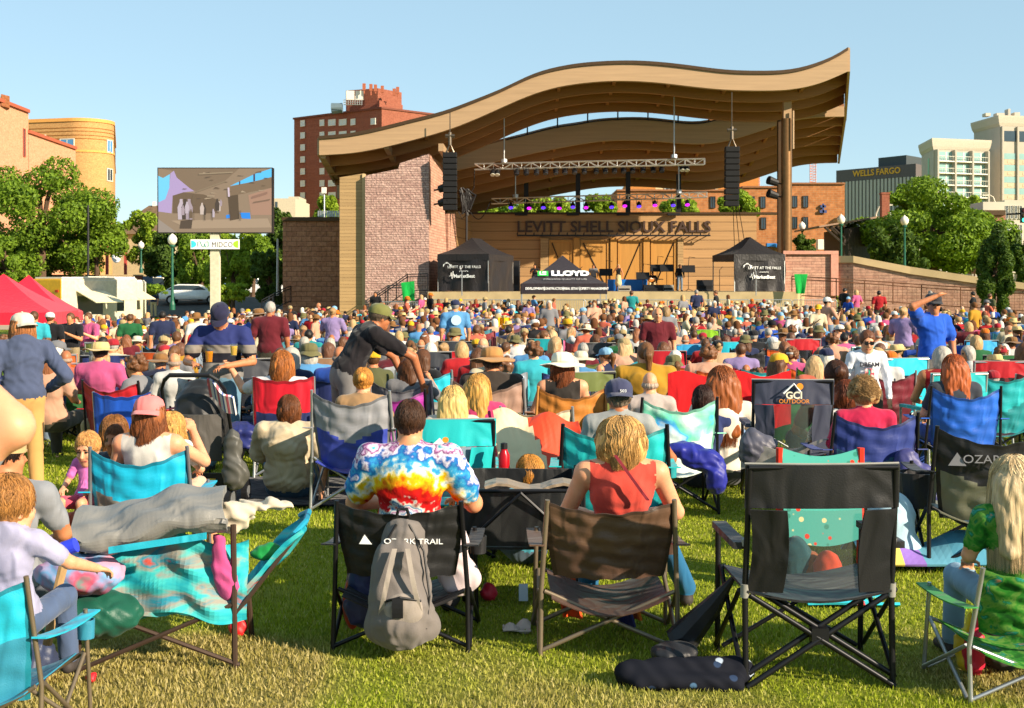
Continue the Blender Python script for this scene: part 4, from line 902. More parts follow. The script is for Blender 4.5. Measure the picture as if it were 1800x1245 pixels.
tree(300, 100, 408, 500, 85, LF_DARK, 'dark tree behind the green lamp post under the video screen', 6, .25, 6000)
tree(352, 92, 412, 505, 70, LF_MID, 'green tree left of the screen post', 7, .2, 6000)
tree(408, 84, 418, 528, 72, LF_BRIGHT, 'bright yellow green tree just right of the screen post', 8, .16, 7000)
tree(444, 100, 410, 478, 70, LF_MID, 'mid green tree right of the hanging sign', 9, .2, 5000)
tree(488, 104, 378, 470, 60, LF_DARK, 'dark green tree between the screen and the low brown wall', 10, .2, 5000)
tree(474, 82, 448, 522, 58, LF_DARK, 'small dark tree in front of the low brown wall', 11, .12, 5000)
tree(402, 76, 500, 528, 60, LF_BRIGHT, 'yellow green shrub at the foot of the screen post', 12, .05, 2500, cat='shrub')
tree(250, 80, 500, 520, 80, LF_MID, 'low green shrub beside the street left of the lamp post', 13, .05, 2500, cat='shrub')
tree(573, 92, 345, 400, 42, LF_BRIGHT, 'bright small tree above the low brown wall', 14, .1, 3500, base=2)
for i, (px, D, yt, yb, w, lab) in enumerate(((872, 105, 352, 400, 80, 'bright tree seen through the gap under the roof left of the first post'), (950, 103, 345, 400, 110, 'widest bright tree seen through the gap under the shell roof'), (1057, 104, 343, 400, 50, 'narrow bright tree seen through the middle of the gap under the roof'), (1192, 104, 348, 400, 60, 'bright tree seen through the gap under the roof beside the brick wall'), (1302, 100, 340, 385, 62, 'bright tree in front of the tan brick wall by the right loudspeaker column'))):
    tree(px, D, yt, yb, w, LF_BRIGHT, lab, 20 + i, .15, 4000, base=1)
tree(1640, 92, 340, 476, 225, LF_MID, 'big rounded leafy tree behind the retaining wall at the right', 30, .4, 16000, base=1)
tree(1606, 110, 326, 410, 90, LF_MID, 'taller green tree behind the big rounded tree', 31, .3, 5000, base=1)
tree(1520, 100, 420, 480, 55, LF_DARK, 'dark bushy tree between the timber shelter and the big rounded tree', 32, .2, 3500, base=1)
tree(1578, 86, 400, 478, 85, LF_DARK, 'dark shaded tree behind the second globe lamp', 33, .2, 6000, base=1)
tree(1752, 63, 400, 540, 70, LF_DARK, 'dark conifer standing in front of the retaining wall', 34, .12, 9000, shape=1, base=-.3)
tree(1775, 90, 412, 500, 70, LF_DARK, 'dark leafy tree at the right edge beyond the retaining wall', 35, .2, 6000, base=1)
tree(1712, 130, 352, 400, 60, LF_BRIGHT, 'pale yellow green tree in front of the hotel', 36, .12, 2500, base=1)
tree(1415, 88, 418, 445, 36, LF_DARK, 'small dark shrub on top of the retaining wall beside the column', 37, .06, 1800, base=1, cat='shrub')
# ================================================================ street things
M_GLOBE = plain('white_lamp_globe', '#e8e0d0', .35, spec=.5); M_GPOST = plain('green_post_paint', '#1f5a48', .45)
def lamp(px, D, yt, yb, label):
    g = Z(yb, D); o = empty('street_lamp', (X(px, D), D, g), label, 'lamp post', 'globe street lamps'); h = Z(yt, D) - g
    mb = MB(); mb.lathe([(.16, 0), (.16, .3), (.1, .5), (.075, 1.2), (.06, h - .75)], 10); obj('post', mb, M_GPOST, o, smooth=False)
    mb = MB(); mb.lathe([(.08, h - .75), (.16, h - .68), (.16, h - .6)], 10); obj('collar', mb, M_GPOST, o)
    mb = MB(); mb.lathe([(.13, h - .6), (.25, h - .42), (.27, h - .25), (.18, h - .08), (.06, h), (.01, h + .08)], 12); obj('globe', mb, M_GLOBE, o, smooth=True)
for a in ((303, 70, 412, 545, 'green globe lamp post standing under the left end of the video screen'), (1478.5, 82, 378, 480, 'green globe lamp post in front of the timber shelter'), (1590, 80, 380, 485, 'green globe lamp post in front of the big rounded tree'),
          (1410, 98, 391, 445, 'green globe lamp post in front of the tan brick building'), (1774, 105, 400, 470, 'globe lamp post at the right edge beyond the dark conifer'), (248, 105, 425, 480, 'distant globe lamp post left of the video screen')): lamp(*a)
for px, D, yt, yb, lab in ((155, 78, 361, 560, 'thin grey pole rising in front of the left trees'), (488, 80, 420, 520, 'thin pale pole left of the low brown wall')):
    mb = MB(); a = P(px, yb, D); mb.tube([a, P(px, yt, D)], [.09, .06], 6); tag(obj('utility_pole', mb, M_STEEL if px > 200 else M_BLACK), lab, 'pole')
for i, (px, D, y, dx, lab) in enumerate(((1582, 120, 376, 14, 'curved arm road lamp left of the big rounded tree'), (1623, 125, 352, 28, 'curved arm road lamp above the big rounded tree'), (1750, 130, 343, -18, 'curved arm road lamp in front of the hotel'), (1540, 120, 360, 22, 'tall curved arm road lamp in front of the office tower'))):
    mb = MB(); b0 = P(px, 460, D); k = dx / F * D; t = Z(y, D); mb.tube([b0, (b0.x, D, t - .9), (b0.x + k * .25, D, t - .2), (b0.x + k * .6, D, t), (b0.x + k, D, t)], [.1, .08, .06, .05, .05], 6); mb.cbox((b0.x + k, D, t - .03), (.7, .3, .14)); tag(obj('road_lamp', mb, plain('pale_lamp_metal', '#c9bfae', .5, .3)), lab, 'street lamp')
o = empty('lamp_flag_post', P(570, 400, 88), 'pale square topped post above the low brown wall', 'post')
mb = MB(); mb.tube([(0, 0, 0), (0, 0, 2.3)], .05, 6); obj('post', mb, M_STEEL, o); mb = MB(); mb.cbox((0, -.1, 2.6), (.34, .1, .42)); obj('panel', mb, M_FRAME, o)
mb = MB()
for i in range(12): mb.cbox(P(560 + i * 4, 376, 84), (.11, .03, .4))
tag(obj('slat_screen', mb, M_STEEL), 'short pale slatted screen on the roof edge of the low brown wall', 'fence')
# red gate with an oval sign
o = empty('sign_gate', P(203, 500, 112), 'red timber gate with a hanging white oval sign behind the food trucks', 'gate')
mb = MB(); mb.box((-.9, 0, 3.3), (1.0, .3, 3.7)); mb.box((.75, 0, 0), (.95, .3, 3.3)); mb.box((-.9, 0, 0), (-.7, .3, 3.3)); obj('frame', mb, plain('red_timber', '#a8443a', .7), o)
mb = MB(); mb.lathe([(.01, -.05), (.45, -.05), (.45, .05), (.01, .05)], 20, M=Matrix.Translation((.05, .1, 2.55)) @ Matrix.Rotation(R(90), 4, 'X') @ Matrix.Scale(1.4, 4, (0, 1, 0))); obj('oval_sign', mb, M_WHITE, o)
# ---------------------------------------------------------------- video screen
M_POST = plain('pale_concrete_post', '#c5bfa4', .8)
o = empty('video_screen', (X(377, 58), 58, ground(X(377, 58), 58)), 'large outdoor video screen on a pale post showing the stage', 'video screen'); g0 = o.location.z
s_ = F / 58
def scr(px, py): return Vector(((px - 377) / s_, 0, Z(py, 58) - g0))
mb = MB(); mb.box((scr(276, 0).x, .06, scr(0, 410).z), (scr(478.5, 0).x, .5, scr(0, 294.5).z)); obj('cabinet', mb, M_BLACK, o)
mb = MB(); c = [scr(368, 430), scr(383.5, 430)]; mb.box((c[0].x, .15, -.2), (c[1].x, .5, scr(0, 410.3).z)); obj('post', mb, M_POST, o)
PIC = [('#8d7a66', [(277.5, 296), (477, 296), (477, 408.5), (277.5, 408.5)]), ('#7d6b58', [(277.5, 296), (420, 296), (395, 318), (345, 336), (322, 331), (302, 300)]), ('#6fc4ee', [(277.5, 309), (286, 313), (298, 306), (297, 330), (290, 352), (278, 356)]), ('#a895c0', [(277.5, 356), (290, 350), (297, 330), (299, 305), (305, 300), (310, 312), (333, 331), (341, 336), (322, 338), (303, 344), (301, 375), (278, 372)]),
       ('#58b8ee', [(404, 327), (447, 306), (477, 296), (477, 311), (447, 319)]), ('#7a6753', [(404, 328), (477, 312), (477, 330), (405, 345)]), ('#a07f6c', [(436, 343), (477, 330), (477, 378), (441, 378)]), ('#6a5947', [(303, 344), (322, 338), (358, 342), (384, 352), (384, 375), (303, 375)]), ('#92877e', [(277.5, 385), (310, 408.5), (277.5, 408.5)]), ('#a08c76', [(300, 388), (470, 384), (477, 400), (330, 402)]),
       ('#2f86e0', [(397, 378), (415, 375), (415, 382), (397, 384)]), ('#2f86e0', [(421, 374), (439, 374), (440, 385), (425, 384)]), ('#57493a', [(400, 345), (418, 342), (420, 385), (404, 388)]), ('#53473c', [(317, 388), (338, 386), (336, 402), (315, 402)]), ('#4a3f52', [(445, 306.5), (448, 305), (448, 318), (445, 319)]), ('#4a3f52', [(420, 319), (422, 318), (422, 324), (420, 325)])]
pr = random.Random(3)
for k in range(13):
    x, y, h = pr.uniform(316, 398), pr.uniform(360, 384), pr.uniform(10, 22)
    if k < 3: x, y, h = 318 + k * 7, 386, 36
    w = h * .15
    PIC.append((['#b5a9b4', '#4a4038', '#a0919a', '#6a5a48', '#bfb0a8'][k % 5], [(x - w, y), (x - w * 1.2, y - h * .6), (x - w * .5, y - h * .85), (x - w * .45, y - h), (x + w * .45, y - h), (x + w * .5, y - h * .85), (x + w * 1.2, y - h * .6), (x + w, y)]))
for k in range(22): x, y = pr.uniform(312, 470), pr.uniform(300, 350); PIC.append((['#5d5044', '#6b5a48', '#a5937c'][k % 3], [(x, y), (x + pr.uniform(2, 14), y + pr.uniform(-2, 2)), (x + pr.uniform(2, 12), y + 1.6), (x - 1, y + 1.5)]))
for k in range(9): x = pr.uniform(320, 440); PIC.append(('#4f463c', [(x, 388), (x, 370), (x + .8, 370), (x + .8, 388)]))
PIC += [('#8a6b5c', [(443, 345), (470, 337), (470, 341), (443, 349)]), ('#75604f', [(445, 355), (475, 350), (475, 352), (445, 357)]), ('#c8b8c8', [(400, 330), (403, 330), (404, 346), (401, 346)]), ('#84745f', [(345, 336), (395, 318), (396, 320), (346, 338)]), ('#94846e', [(350, 305), (410, 302), (409, 304), (350, 307)])]
mb = MB(); pm = []
for k, (c, pts) in enumerate(PIC):
    mb.prism([scr(*p) + Vector((0, -.0 + .058 - k * .0009, 0)) for p in pts], (0, .0008, 0), k); pm.append(glow('screen_' + c[1:], c, .42))
obj('screen_picture', mb, pm, o)
mb = MB(); a, b_ = scr(335, 438), scr(420, 421); mb.box((a.x, 0, a.z), (b_.x, .13, b_.z)); sg = obj('sign_board', mb, plain('white_sign', '#efece4', .5, var=.03), o); yy = -.006
mb = MB(); mb.prism([Vector((a.x + .03 + .24 * math.sin(t), yy, (a.z + b_.z) / 2 - .17 * math.cos(t))) for t in np.linspace(0, math.pi, 12)], (0, .004, 0)); obj('emblem', mb, plain('cyan_print', '#3fbfd0', .5), sg)
mb = MB(); mb.prism([Vector((b_.x - .03 - .24 * math.sin(t), yy, (a.z + b_.z) / 2 - .17 * math.cos(t))) for t in np.linspace(0, math.pi, 12)], (0, .004, 0)); obj('emblem', mb, plain('lime_print', '#9fd030', .5), sg)
mid = (a.z + b_.z) / 2
text('MIDCO', .34, plain('grey_print', '#4a4f54', .5), sg, Matrix.Translation((.36, yy, mid - .03)) @ FACE_CAM, ext=.003, spacing=1.1, sx=.82)
mb = MB(); L0 = -.76
mb.tube([(L0, yy, mid - .11), (L0, yy, mid + .11), (L0 + .1, yy, mid + .13), (L0 + .2, yy, mid - .11), (L0 + .28, yy, mid - .13), (L0 + .3, yy, mid + .02), (L0 + .42, yy, mid + .13), (L0 + .48, yy, mid + .1), (L0 + .48, yy, mid - .11), (L0 + .36, yy, mid - .13), (L0 + .32, yy, mid + .0)], .016, 5); obj('emblem', mb, plain('teal_print', '#4f9a8c', .5), sg)
# ---------------------------------------------------------------- food trucks, red tents, cars
def gz(px, D): return ground(X(px, D), D)
RT = cloth('#d8102f', rough=.6, fold=.25, name='red_tent_fabric', shine=.35)
canopy('canopy_tent', (X(6, 45), 45, gz(6, 45)), 4.3, 4.3, 1.85, 3.2, R(8), RT, 'red canopy tent at the left edge with one wall hanging', val=.42, walls=(1,), cat='canopy tent')
canopy('canopy_tent', (X(50, 49), 49, gz(50, 49)), 3.6, 3.6, 1.75, 3.2, R(12), RT, 'red canopy tent behind the first one beside the yellow food truck', val=.36, walls=())
def food_truck(px, D, w, d, h, rz, cols, label, sx=1):
    o = empty('food_truck', (X(px, D), D, gz(px, D)), label, 'food truck', None, rz)
    mb = MB(); mb.box((-w / 2, -d / 2, .45), (w / 2, d / 2, h)); bd = obj('body', mb, [cols, plain('white_truck_paint', '#c4baa6', .35, spec=.5)], o, bev=.08)
    for p_ in bd.data.polygons: p_.material_index = int(p_.normal.x > .5)
    mb = MB(); mb.box((-w / 2 + .1, -d / 2 + .1, h + .003), (w / 2 - .1, d / 2 - .1, h + .08)); obj('roof', mb, M_FRAME, o)
    mb = MB(); mb.box((w / 2 + .002, -d * .22, 1.2), (w / 2 + .03, d * .22, 2.1)); obj('serving_hatch', mb, M_WIN, o)
    mb = MB(); mb.sheet(lambda u, v: (w / 2 + .03 + 1.3 * u, -d * .25 + d * .5 * v, 2.35 - .55 * u), 4, 4, .04); obj('awning', mb, plain('cream_awning', '#d9cba8', .7), o)
    for y in (-d * .3, d * .3):
        for x in (-w / 2 + .1, w / 2 - .1): mb = MB(); mb.tube([(x - .1, y, .36), (x + .1, y, .36)], .36, 14); obj('wheel', mb, M_BLACK, o)
    for x in (-w * .35, w * .35): mb = MB(); mb.cbox((x, -d / 2 - .02, 2.35), (.2, .05, .12)); obj('marker_lamp', mb, plain('red_lamp', '#b03020', .3), o)
    mb = MB(); mb.box((-w * .36, -d / 2 - .02, 1.5), (-w * .05, -d / 2 - .003, 2.0)); obj('window', mb, M_WIN, o); return o
food_truck(133, 62, 2.0, 3.6, 2.95, R(-28), plain('yellow_truck_paint', '#d8a008', .35, spec=.5), 'yellow food truck behind the red tents')
food_truck(182, 67, 1.8, 3.0, 2.95, R(-40), plain('white_truck_paint', '#c4baa6', .35, spec=.5), 'white food trailer with an open awning beside the yellow truck')
food_truck(210, 71, 1.8, 2.4, 2.8, R(-30), plain('white_truck_paint', '#c4baa6', .35, spec=.5), 'smaller white food trailer nearest the street')
_cars = {}
def car(px, D, col, rz, label, suv=False, base=None):
    g = gz(px, D) if base is None else base
    o = empty('parked_car', (X(px, D), D, g), label, 'car', 'cars parked along the street', rz)
    if suv not in _cars:
        H_ = 1.72 if suv else 1.45; prof = [(-2.2, .35), (-2.25, .8), (-2.1, .98), (-1.75, 1.02), (-1.3 if suv else -1.2, H_ - .1), (-.9, H_), (.6 if not suv else .9, H_ - .02), (1.15 if not suv else 1.3, 1.02), (2.0, .88), (2.25, .65), (2.22, .35)]
        mb = MB(); mb.prism([Vector((x, -.85, z)) for x, z in prof], (0, 1.7, 0)); me = mb.mesh('body'); fix_normals(me); bevel(me, .09, 2); autosmooth(me, 40)
        mb = MB(); wp = [(-1.62, 1.04), (-1.22, H_ - .13), (-.85, H_ - .08), (.55 if not suv else .85, H_ - .1), (1.05 if not suv else 1.2, 1.04)]; mb.prism([Vector((x, -.865, z)) for x, z in wp], (0, .012, 0)); mb.prism([Vector((x, .853, z)) for x, z in wp], (0, .012, 0)); mg = mb.mesh('window'); fix_normals(mg)
        mb = MB(); mb.tube([(0, -.1, 0), (0, .1, 0)], .33, 16); mw = mb.mesh('wheel'); fix_normals(mw)
        mb = MB(); mb.cbox((0, 0, 0), (.08, .35, .14)); ml = mb.mesh('lamp')
        mb = MB(); mb.tube([(0, -.115, 0), (0, .115, 0)], .2, 10); mr = mb.mesh('rim'); fix_normals(mr)
        _cars[suv] = (me, mg, mw, ml, mr)
    me, mg, mw, ml, mr = _cars[suv]
    link('body', me, col, o); link('window', mg, M_WIN, o)
    for x in (-1.4, 1.4):
        for y in (-.78, .78): w = link('wheel', mw, plain('tyre_rubber', '#1a1a1a', .8), o, loc=(x, y, .33)); link('rim', mr, M_STEEL, w)
    for y in (-.6, .6): link('headlight', ml, M_FRAME, o, loc=(2.21, y, .72)); link('tail_light', ml, plain('red_lamp', '#b03020', .3), o, loc=(-2.22, y, .82))
def paint(n, c): return plain(n, c, .25, .1, var=.05, spec=.6)
for a in ((213, 106, paint('red_car_paint', '#a01420'), R(-12), 'dark red parked car behind the white food trailers', True), (250, 104, paint('navy_car_paint', '#2b3f58'), R(-75), 'dark blue parked car nearest the lamp post', True), (272, 112, paint('cream_car_paint', '#d8d2c0'), R(5), 'cream pickup shaped car left of the dark tree', True),
          (318, 112, paint('silver_car_paint', '#b9bcbf'), R(10), 'silver parked car behind the green lamp post'), (338, 90, paint('white_car_paint', '#e5e3de'), R(8), 'white parked car nearest the crowd left of the screen post'), (432, 110, paint('white_suv_paint', '#dedcd8'), R(20), 'white parked car right of the screen post', True),
          (424, 100, paint('silver_car_paint', '#b9bcbf'), R(60), 'silver parked car seen end on right of the screen post'), (486, 106, paint('pale_grey_paint', '#cfd0d0'), R(15), 'pale parked car beside the low brown wall', True), (170, 104, paint('charcoal_car_paint', '#33373a'), R(-8), 'charcoal parked car behind the yellow truck'), (290, 118, paint('dark_grey_car_paint', '#55585a'), R(-5), 'grey parked car far behind the lamp post')): car(*a)
b = empty('garden_wall', (X(95, 100), 100, gz(95, 100)), 'red brick garden wall under the left trees', 'wall'); mb = MB(); mb.box((-5, 0, 0), (7, .3, 1.7)); obj('wall', mb, M_RED, b); mb = MB(); mb.box((-5.05, -.05, 1.703), (7.05, .35, 1.8)); obj('coping', mb, M_CAP, b)
o = empty('portable_toilet', (X(275, 118), 118, gz(275, 118)), 'blue portable toilet behind the parked cars', 'portable toilet'); mb = MB(); mb.box((-.55, -.55, .1), (.55, .55, 2.1)); obj('cabin', mb, plain('blue_plastic', '#2f6fb0', .5), o, bev=.05); mb = MB(); mb.lathe([(.75, 2.1), (.5, 2.3), (.01, 2.35)], 12); obj('roof', mb, plain('white_plastic', '#dadada', .5), o); mb = MB(); mb.box((-.4, -.58, .2), (.4, -.555, 1.95)); obj('door', mb, plain('light_blue_plastic', '#4a8ac8', .5), o)
# ================================================================ bodies: distance fields meshed as one continuous surface
def rot_to(up, side):
    up = np.array(up, float); up /= np.linalg.norm(up); s = np.array(side, float); s -= up * s.dot(up); s /= np.linalg.norm(s)
    return np.stack([s, np.cross(up, s), up])                      # rows: local x, y, z
class Field:
    """smooth union of simple shapes, each carrying a material number"""
    def __init__(s): s.p = []
    def cap(s, a, b, ra, rb, m=0, k=.02, wr=0): s.p.append(('c', np.array(a, float), np.array(b, float), ra, rb, m, k, wr)); return s
    def ell(s, c, r, m=0, k=.02, rot=None, wr=0, sub=False): s.p.append(('s' if sub else 'e', np.array(c, float), np.array(r, float), rot, 0, m, k, wr)); return s
    def mesh(s, vox, name='body', noise=None):
        lo = np.full(3, 9e9); hi = np.full(3, -9e9)
        for p in s.p:
            if p[0] == 's': continue
            if p[0] == 'c': a = np.minimum(p[1] - p[3], p[2] - p[4]); b = np.maximum(p[1] + p[3], p[2] + p[4])
            else: rr = p[2] if p[3] is None else np.full(3, p[2].max()); a = p[1] - rr; b = p[1] + rr
            lo = np.minimum(lo, a); hi = np.maximum(hi, b)
        lo -= 4 * vox; hi += 4 * vox; n = np.ceil((hi - lo) / vox).astype(int) + 1
        f = np.full(n, 1.0, np.float32); lab = np.zeros(n, np.int8); dm = np.full(n, 1.0, np.float32)
        ax = [lo[i] + np.arange(n[i]) * vox for i in range(3)]
        for t, A, B, c3, c4, m, k, wr in s.p:
            mg = 3 * vox + k + wr
            if t == 'c': a = np.minimum(A - c3, B - c4); b = np.maximum(A + c3, B + c4)
            else: rr = B if c3 is None else np.full(3, B.max()); a = A - rr; b = A + rr
            i0 = np.clip(np.floor((a - mg - lo) / vox).astype(int), 0, n - 1); i1 = np.clip(np.ceil((b + mg - lo) / vox).astype(int) + 1, 1, n)
            if (i1 <= i0).any(): continue
            sl = tuple(slice(i0[i], i1[i]) for i in range(3))
            x, y, z = np.meshgrid(*[ax[i][sl[i]] for i in range(3)], indexing='ij')
            if t == 'c':
                ab = B - A; L2 = max(1e-9, ab.dot(ab)); u = np.clip(((x - A[0]) * ab[0] + (y - A[1]) * ab[1] + (z - A[2]) * ab[2]) / L2, 0, 1)
                d = np.sqrt((x - A[0] - u * ab[0]) ** 2 + (y - A[1] - u * ab[1]) ** 2 + (z - A[2] - u * ab[2]) ** 2) - (c3 + (c4 - c3) * u)
            else:
                X_, Y_, Z_ = x - A[0], y - A[1], z - A[2]
                if c3 is not None: X_, Y_, Z_ = [c3[i][0] * X_ + c3[i][1] * Y_ + c3[i][2] * Z_ for i in range(3)]
                k0 = np.sqrt((X_ / B[0]) ** 2 + (Y_ / B[1]) ** 2 + (Z_ / B[2]) ** 2); k1 = np.sqrt((X_ / B[0] ** 2) ** 2 + (Y_ / B[1] ** 2) ** 2 + (Z_ / B[2] ** 2) ** 2)
                d = k0 * (k0 - 1) / np.maximum(k1, 1e-6)
            if wr: d = d + wr * (np.sin(x * 31 + 5 * np.sin(z * 17)) * np.sin(z * 23 + 4 * np.sin(x * 13 + y * 19)) + .6 * np.sin(y * 37 + z * 29 + x * 9))
            old = f[sl]
            if t == 's': f[sl] = np.maximum(old, -d); continue
            l = lab[sl]; q = dm[sl]; w = d < q; l[w] = m; q[w] = d[w]
            h = np.maximum(k - np.abs(old - d), 0) / max(k, 1e-6); f[sl] = np.minimum(old, d) - h * h * k * .25
        if noise is not None:
            x, y, z = np.meshgrid(*ax, indexing='ij'); near = np.abs(f) < .06; f[near] += noise(x[near], y[near], z[near])
        return surfnet(f, lab, lo, vox, name)
def surfnet(f, lab, lo, vox, name):
    s = f < 0; n = f.shape; off_ = [(i, j, k) for i in (0, 1) for j in (0, 1) for k in (0, 1)]
    cnt = sum(s[i:n[0] - 1 + i, j:n[1] - 1 + j, k:n[2] - 1 + k].astype(np.int8) for i, j, k in off_)
    act = np.argwhere((cnt > 0) & (cnt < 8)); idx = np.full((n[0] - 1, n[1] - 1, n[2] - 1), -1, np.int32); idx[act[:, 0], act[:, 1], act[:, 2]] = np.arange(len(act))
    val = np.stack([f[act[:, 0] + i, act[:, 1] + j, act[:, 2] + k] for i, j, k in off_], 1); O = np.array(off_, float)
    acc = np.zeros((len(act), 3)); w = np.zeros(len(act))
    for a in range(8):
        for b in range(a + 1, 8):
            if np.abs(O[a] - O[b]).sum() != 1: continue
            c = (val[:, a] < 0) != (val[:, b] < 0); t = val[:, a] / np.where(c, val[:, a] - val[:, b], 1)
            acc += np.where(c[:, None], O[a] + t[:, None] * (O[b] - O[a]), 0); w += c
    V = (act + acc / w[:, None]) * vox + lo; Q = []; Lb = []
    for x in range(3):
        y, z = (x + 1) % 3, (x + 2) % 3; sl0 = [slice(None)] * 3; sl1 = [slice(None)] * 3; sl0[x] = slice(0, n[x] - 1); sl1[x] = slice(1, n[x])
        e = np.argwhere(s[tuple(sl0)] != s[tuple(sl1)]); e = e[(e[:, y] > 0) & (e[:, z] > 0) & (e[:, y] < n[y] - 1) & (e[:, z] < n[z] - 1)]
        q = []
        for dy, dz in ((1, 1), (0, 1), (0, 0), (1, 0)):
            c = e.copy(); c[:, y] -= dy; c[:, z] -= dz; q.append(idx[c[:, 0], c[:, 1], c[:, 2]])
        q = np.stack(q, 1); fl = ~s[e[:, 0], e[:, 1], e[:, 2]]; q[fl] = q[fl][:, ::-1]; Q.append(q)
        e2 = e.copy(); e2[:, x] += 1; inside = s[e[:, 0], e[:, 1], e[:, 2]]; ee = np.where(inside[:, None], e, e2); Lb.append(lab[ee[:, 0], ee[:, 1], ee[:, 2]])
    return V, np.concatenate(Q), np.concatenate(Lb)
def v3(*a): return np.array(a, float)
# joints ---------------------------------------------------------------------
def joints(kind, lean=0.0, w=1.0, **mod):
    """named joints of a figure 1.72 m tall facing +Y; kind = sit, ground or stand"""
    if kind == 'sit':
        J = dict(pel=v3(0, 0, .46), waist=v3(0, -.05, .63), chest=v3(0, -.10, .84), neck=v3(0, -.10, 1.0), head=v3(0, -.065, 1.135), kL=v3(-.15, .42, .5), kR=v3(.15, .42, .5), aL=v3(-.16, .46, .09), aR=v3(.16, .46, .09), eL=v3(-.27, -.03, .71), eR=v3(.27, -.03, .71), wL=v3(-.2, .21, .66), wR=v3(.2, .21, .66))
    elif kind == 'ground':
        J = dict(pel=v3(0, 0, .12), waist=v3(0, -.04, .29), chest=v3(0, -.08, .5), neck=v3(0, -.06, .66), head=v3(0, -.02, .795), kL=v3(-.22, .34, .3), kR=v3(.22, .34, .3), aL=v3(-.12, .62, .08), aR=v3(.12, .62, .08), eL=v3(-.27, .05, .4), eR=v3(.27, .05, .4), wL=v3(-.16, .27, .34), wR=v3(.16, .27, .34))
    else:
        J = dict(pel=v3(0, 0, .93), waist=v3(0, -.01, 1.1), chest=v3(0, -.02, 1.3), neck=v3(0, -.02, 1.455), head=v3(0, .01, 1.595), kL=v3(-.11, .02, .5), kR=v3(.11, .02, .5), aL=v3(-.12, -.03, .09), aR=v3(.12, -.03, .09), eL=v3(-.27, -.04, 1.13), eR=v3(.27, -.04, 1.13), wL=v3(-.27, .05, .88), wR=v3(.27, .05, .88))
    J['sL'] = J['neck'] + v3(-.185 * w, 0, -.05); J['sR'] = J['neck'] + v3(.185 * w, 0, -.05)
    J['hL'] = J['pel'] + v3(-.095 * w, .01, -.01); J['hR'] = J['pel'] + v3(.095 * w, .01, -.01)
    if lean:
        c, s_ = math.cos(lean), math.sin(lean)                     # positive = forward about the hips
        for k in ('waist', 'chest', 'neck', 'head', 'sL', 'sR', 'eL', 'eR', 'wL', 'wR'):
            p = J[k] - J['pel']; J[k] = J['pel'] + v3(p[0], p[1] * c + p[2] * s_, p[2] * c - p[1] * s_)
    for k, v in mod.items(): J[k] = v3(*v) if isinstance(v, (tuple, list)) else v
    return J
def hand(F_, wr, d, pn, sc=1.0, curl=.5, thumb=1, m=0):
    """palm and five fingers; d = pointing direction, pn = palm normal (fingers bend towards it)"""
    d = np.array(d, float); d /= np.linalg.norm(d); pn = np.array(pn, float); pn -= d * pn.dot(d); pn /= np.linalg.norm(pn); sd = np.cross(d, pn) * thumb
    F_.ell(wr + d * .048 * sc, (.041 * sc, .018 * sc, .052 * sc), m, .015, rot_to(d, sd))
    for i, (o, ln) in enumerate(((.03, .066), (.01, .074), (-.01, .07), (-.029, .055))):
        a = wr + d * (.088 - .004 * abs(i - 1)) * sc + sd * o * sc; c = curl * (1 + .1 * i); fan = sd * o * .9
        d1 = d * math.cos(c * .6) + pn * math.sin(c * .6) + fan; d2 = d * math.cos(c * 1.5) + pn * math.sin(c * 1.5) + fan
        b = a + d1 * ln * .55 * sc; e = b + d2 * ln * .5 * sc; F_.cap(a, b, .0092 * sc, .0086 * sc, m, .005); F_.cap(b, e, .0086 * sc, .0072 * sc, m, .005)
    a = wr + d * .03 * sc + sd * .036 * sc; b = a + (d * .6 + sd * .7 + pn * .25) * .038 * sc; e = b + (d * .85 + sd * .1 + pn * .45) * .034 * sc
    F_.cap(a, b, .0125 * sc, .0105 * sc, m, .01); F_.cap(b, e, .0105 * sc, .0085 * sc, m, .005)
def head(F_, c, R_, sc=1.0, face=True):
    """R_ rows: right, forward, up of the head"""
    def p(x, y, z): return c + (R_[0] * x + R_[1] * y + R_[2] * z) * sc
    F_.ell(p(0, -.012, .03), v3(.074, .094, .094) * sc, 0, .03, R_); F_.ell(p(0, .022, -.04), v3(.058, .068, .078) * sc, 0, .04, R_)
    F_.ell(p(0, .058, -.093), v3(.026, .022, .02) * sc, 0, .03, R_)
    F_.cap(p(0, .082, .012), p(0, .103, -.026), .009 * sc, .0135 * sc, 0, .012); F_.cap(p(-.032, .072, .03), p(.032, .072, .03), .012 * sc, .012 * sc, 0, .02)
    for s_ in (-1, 1): F_.ell(p(.073 * s_, -.008, -.006), v3(.01, .02, .031) * sc, 0, .008, R_); F_.ell(p(.034 * s_, .066, -.03), v3(.022, .02, .022) * sc, 0, .02, R_)
    if face:
        for s_ in (-1, 1): F_.ell(p(.031 * s_, .0815, .009), v3(.014, .008, .0075) * sc, 4, .004, R_); F_.cap(p(.017 * s_, .085, .027), p(.047 * s_, .074, .026), .0045 * sc, .0035 * sc, 4, .004)
        F_.cap(p(-.02, .081, -.06), p(.02, .081, -.06), .007 * sc, .007 * sc, 5, .006)
def head_frame(yaw=0.0, pitch=0.0, roll=0.0):
    return np.array((Matrix.Rotation(yaw, 3, 'Z') @ Matrix.Rotation(pitch, 3, 'X') @ Matrix.Rotation(roll, 3, 'Y')).transposed())
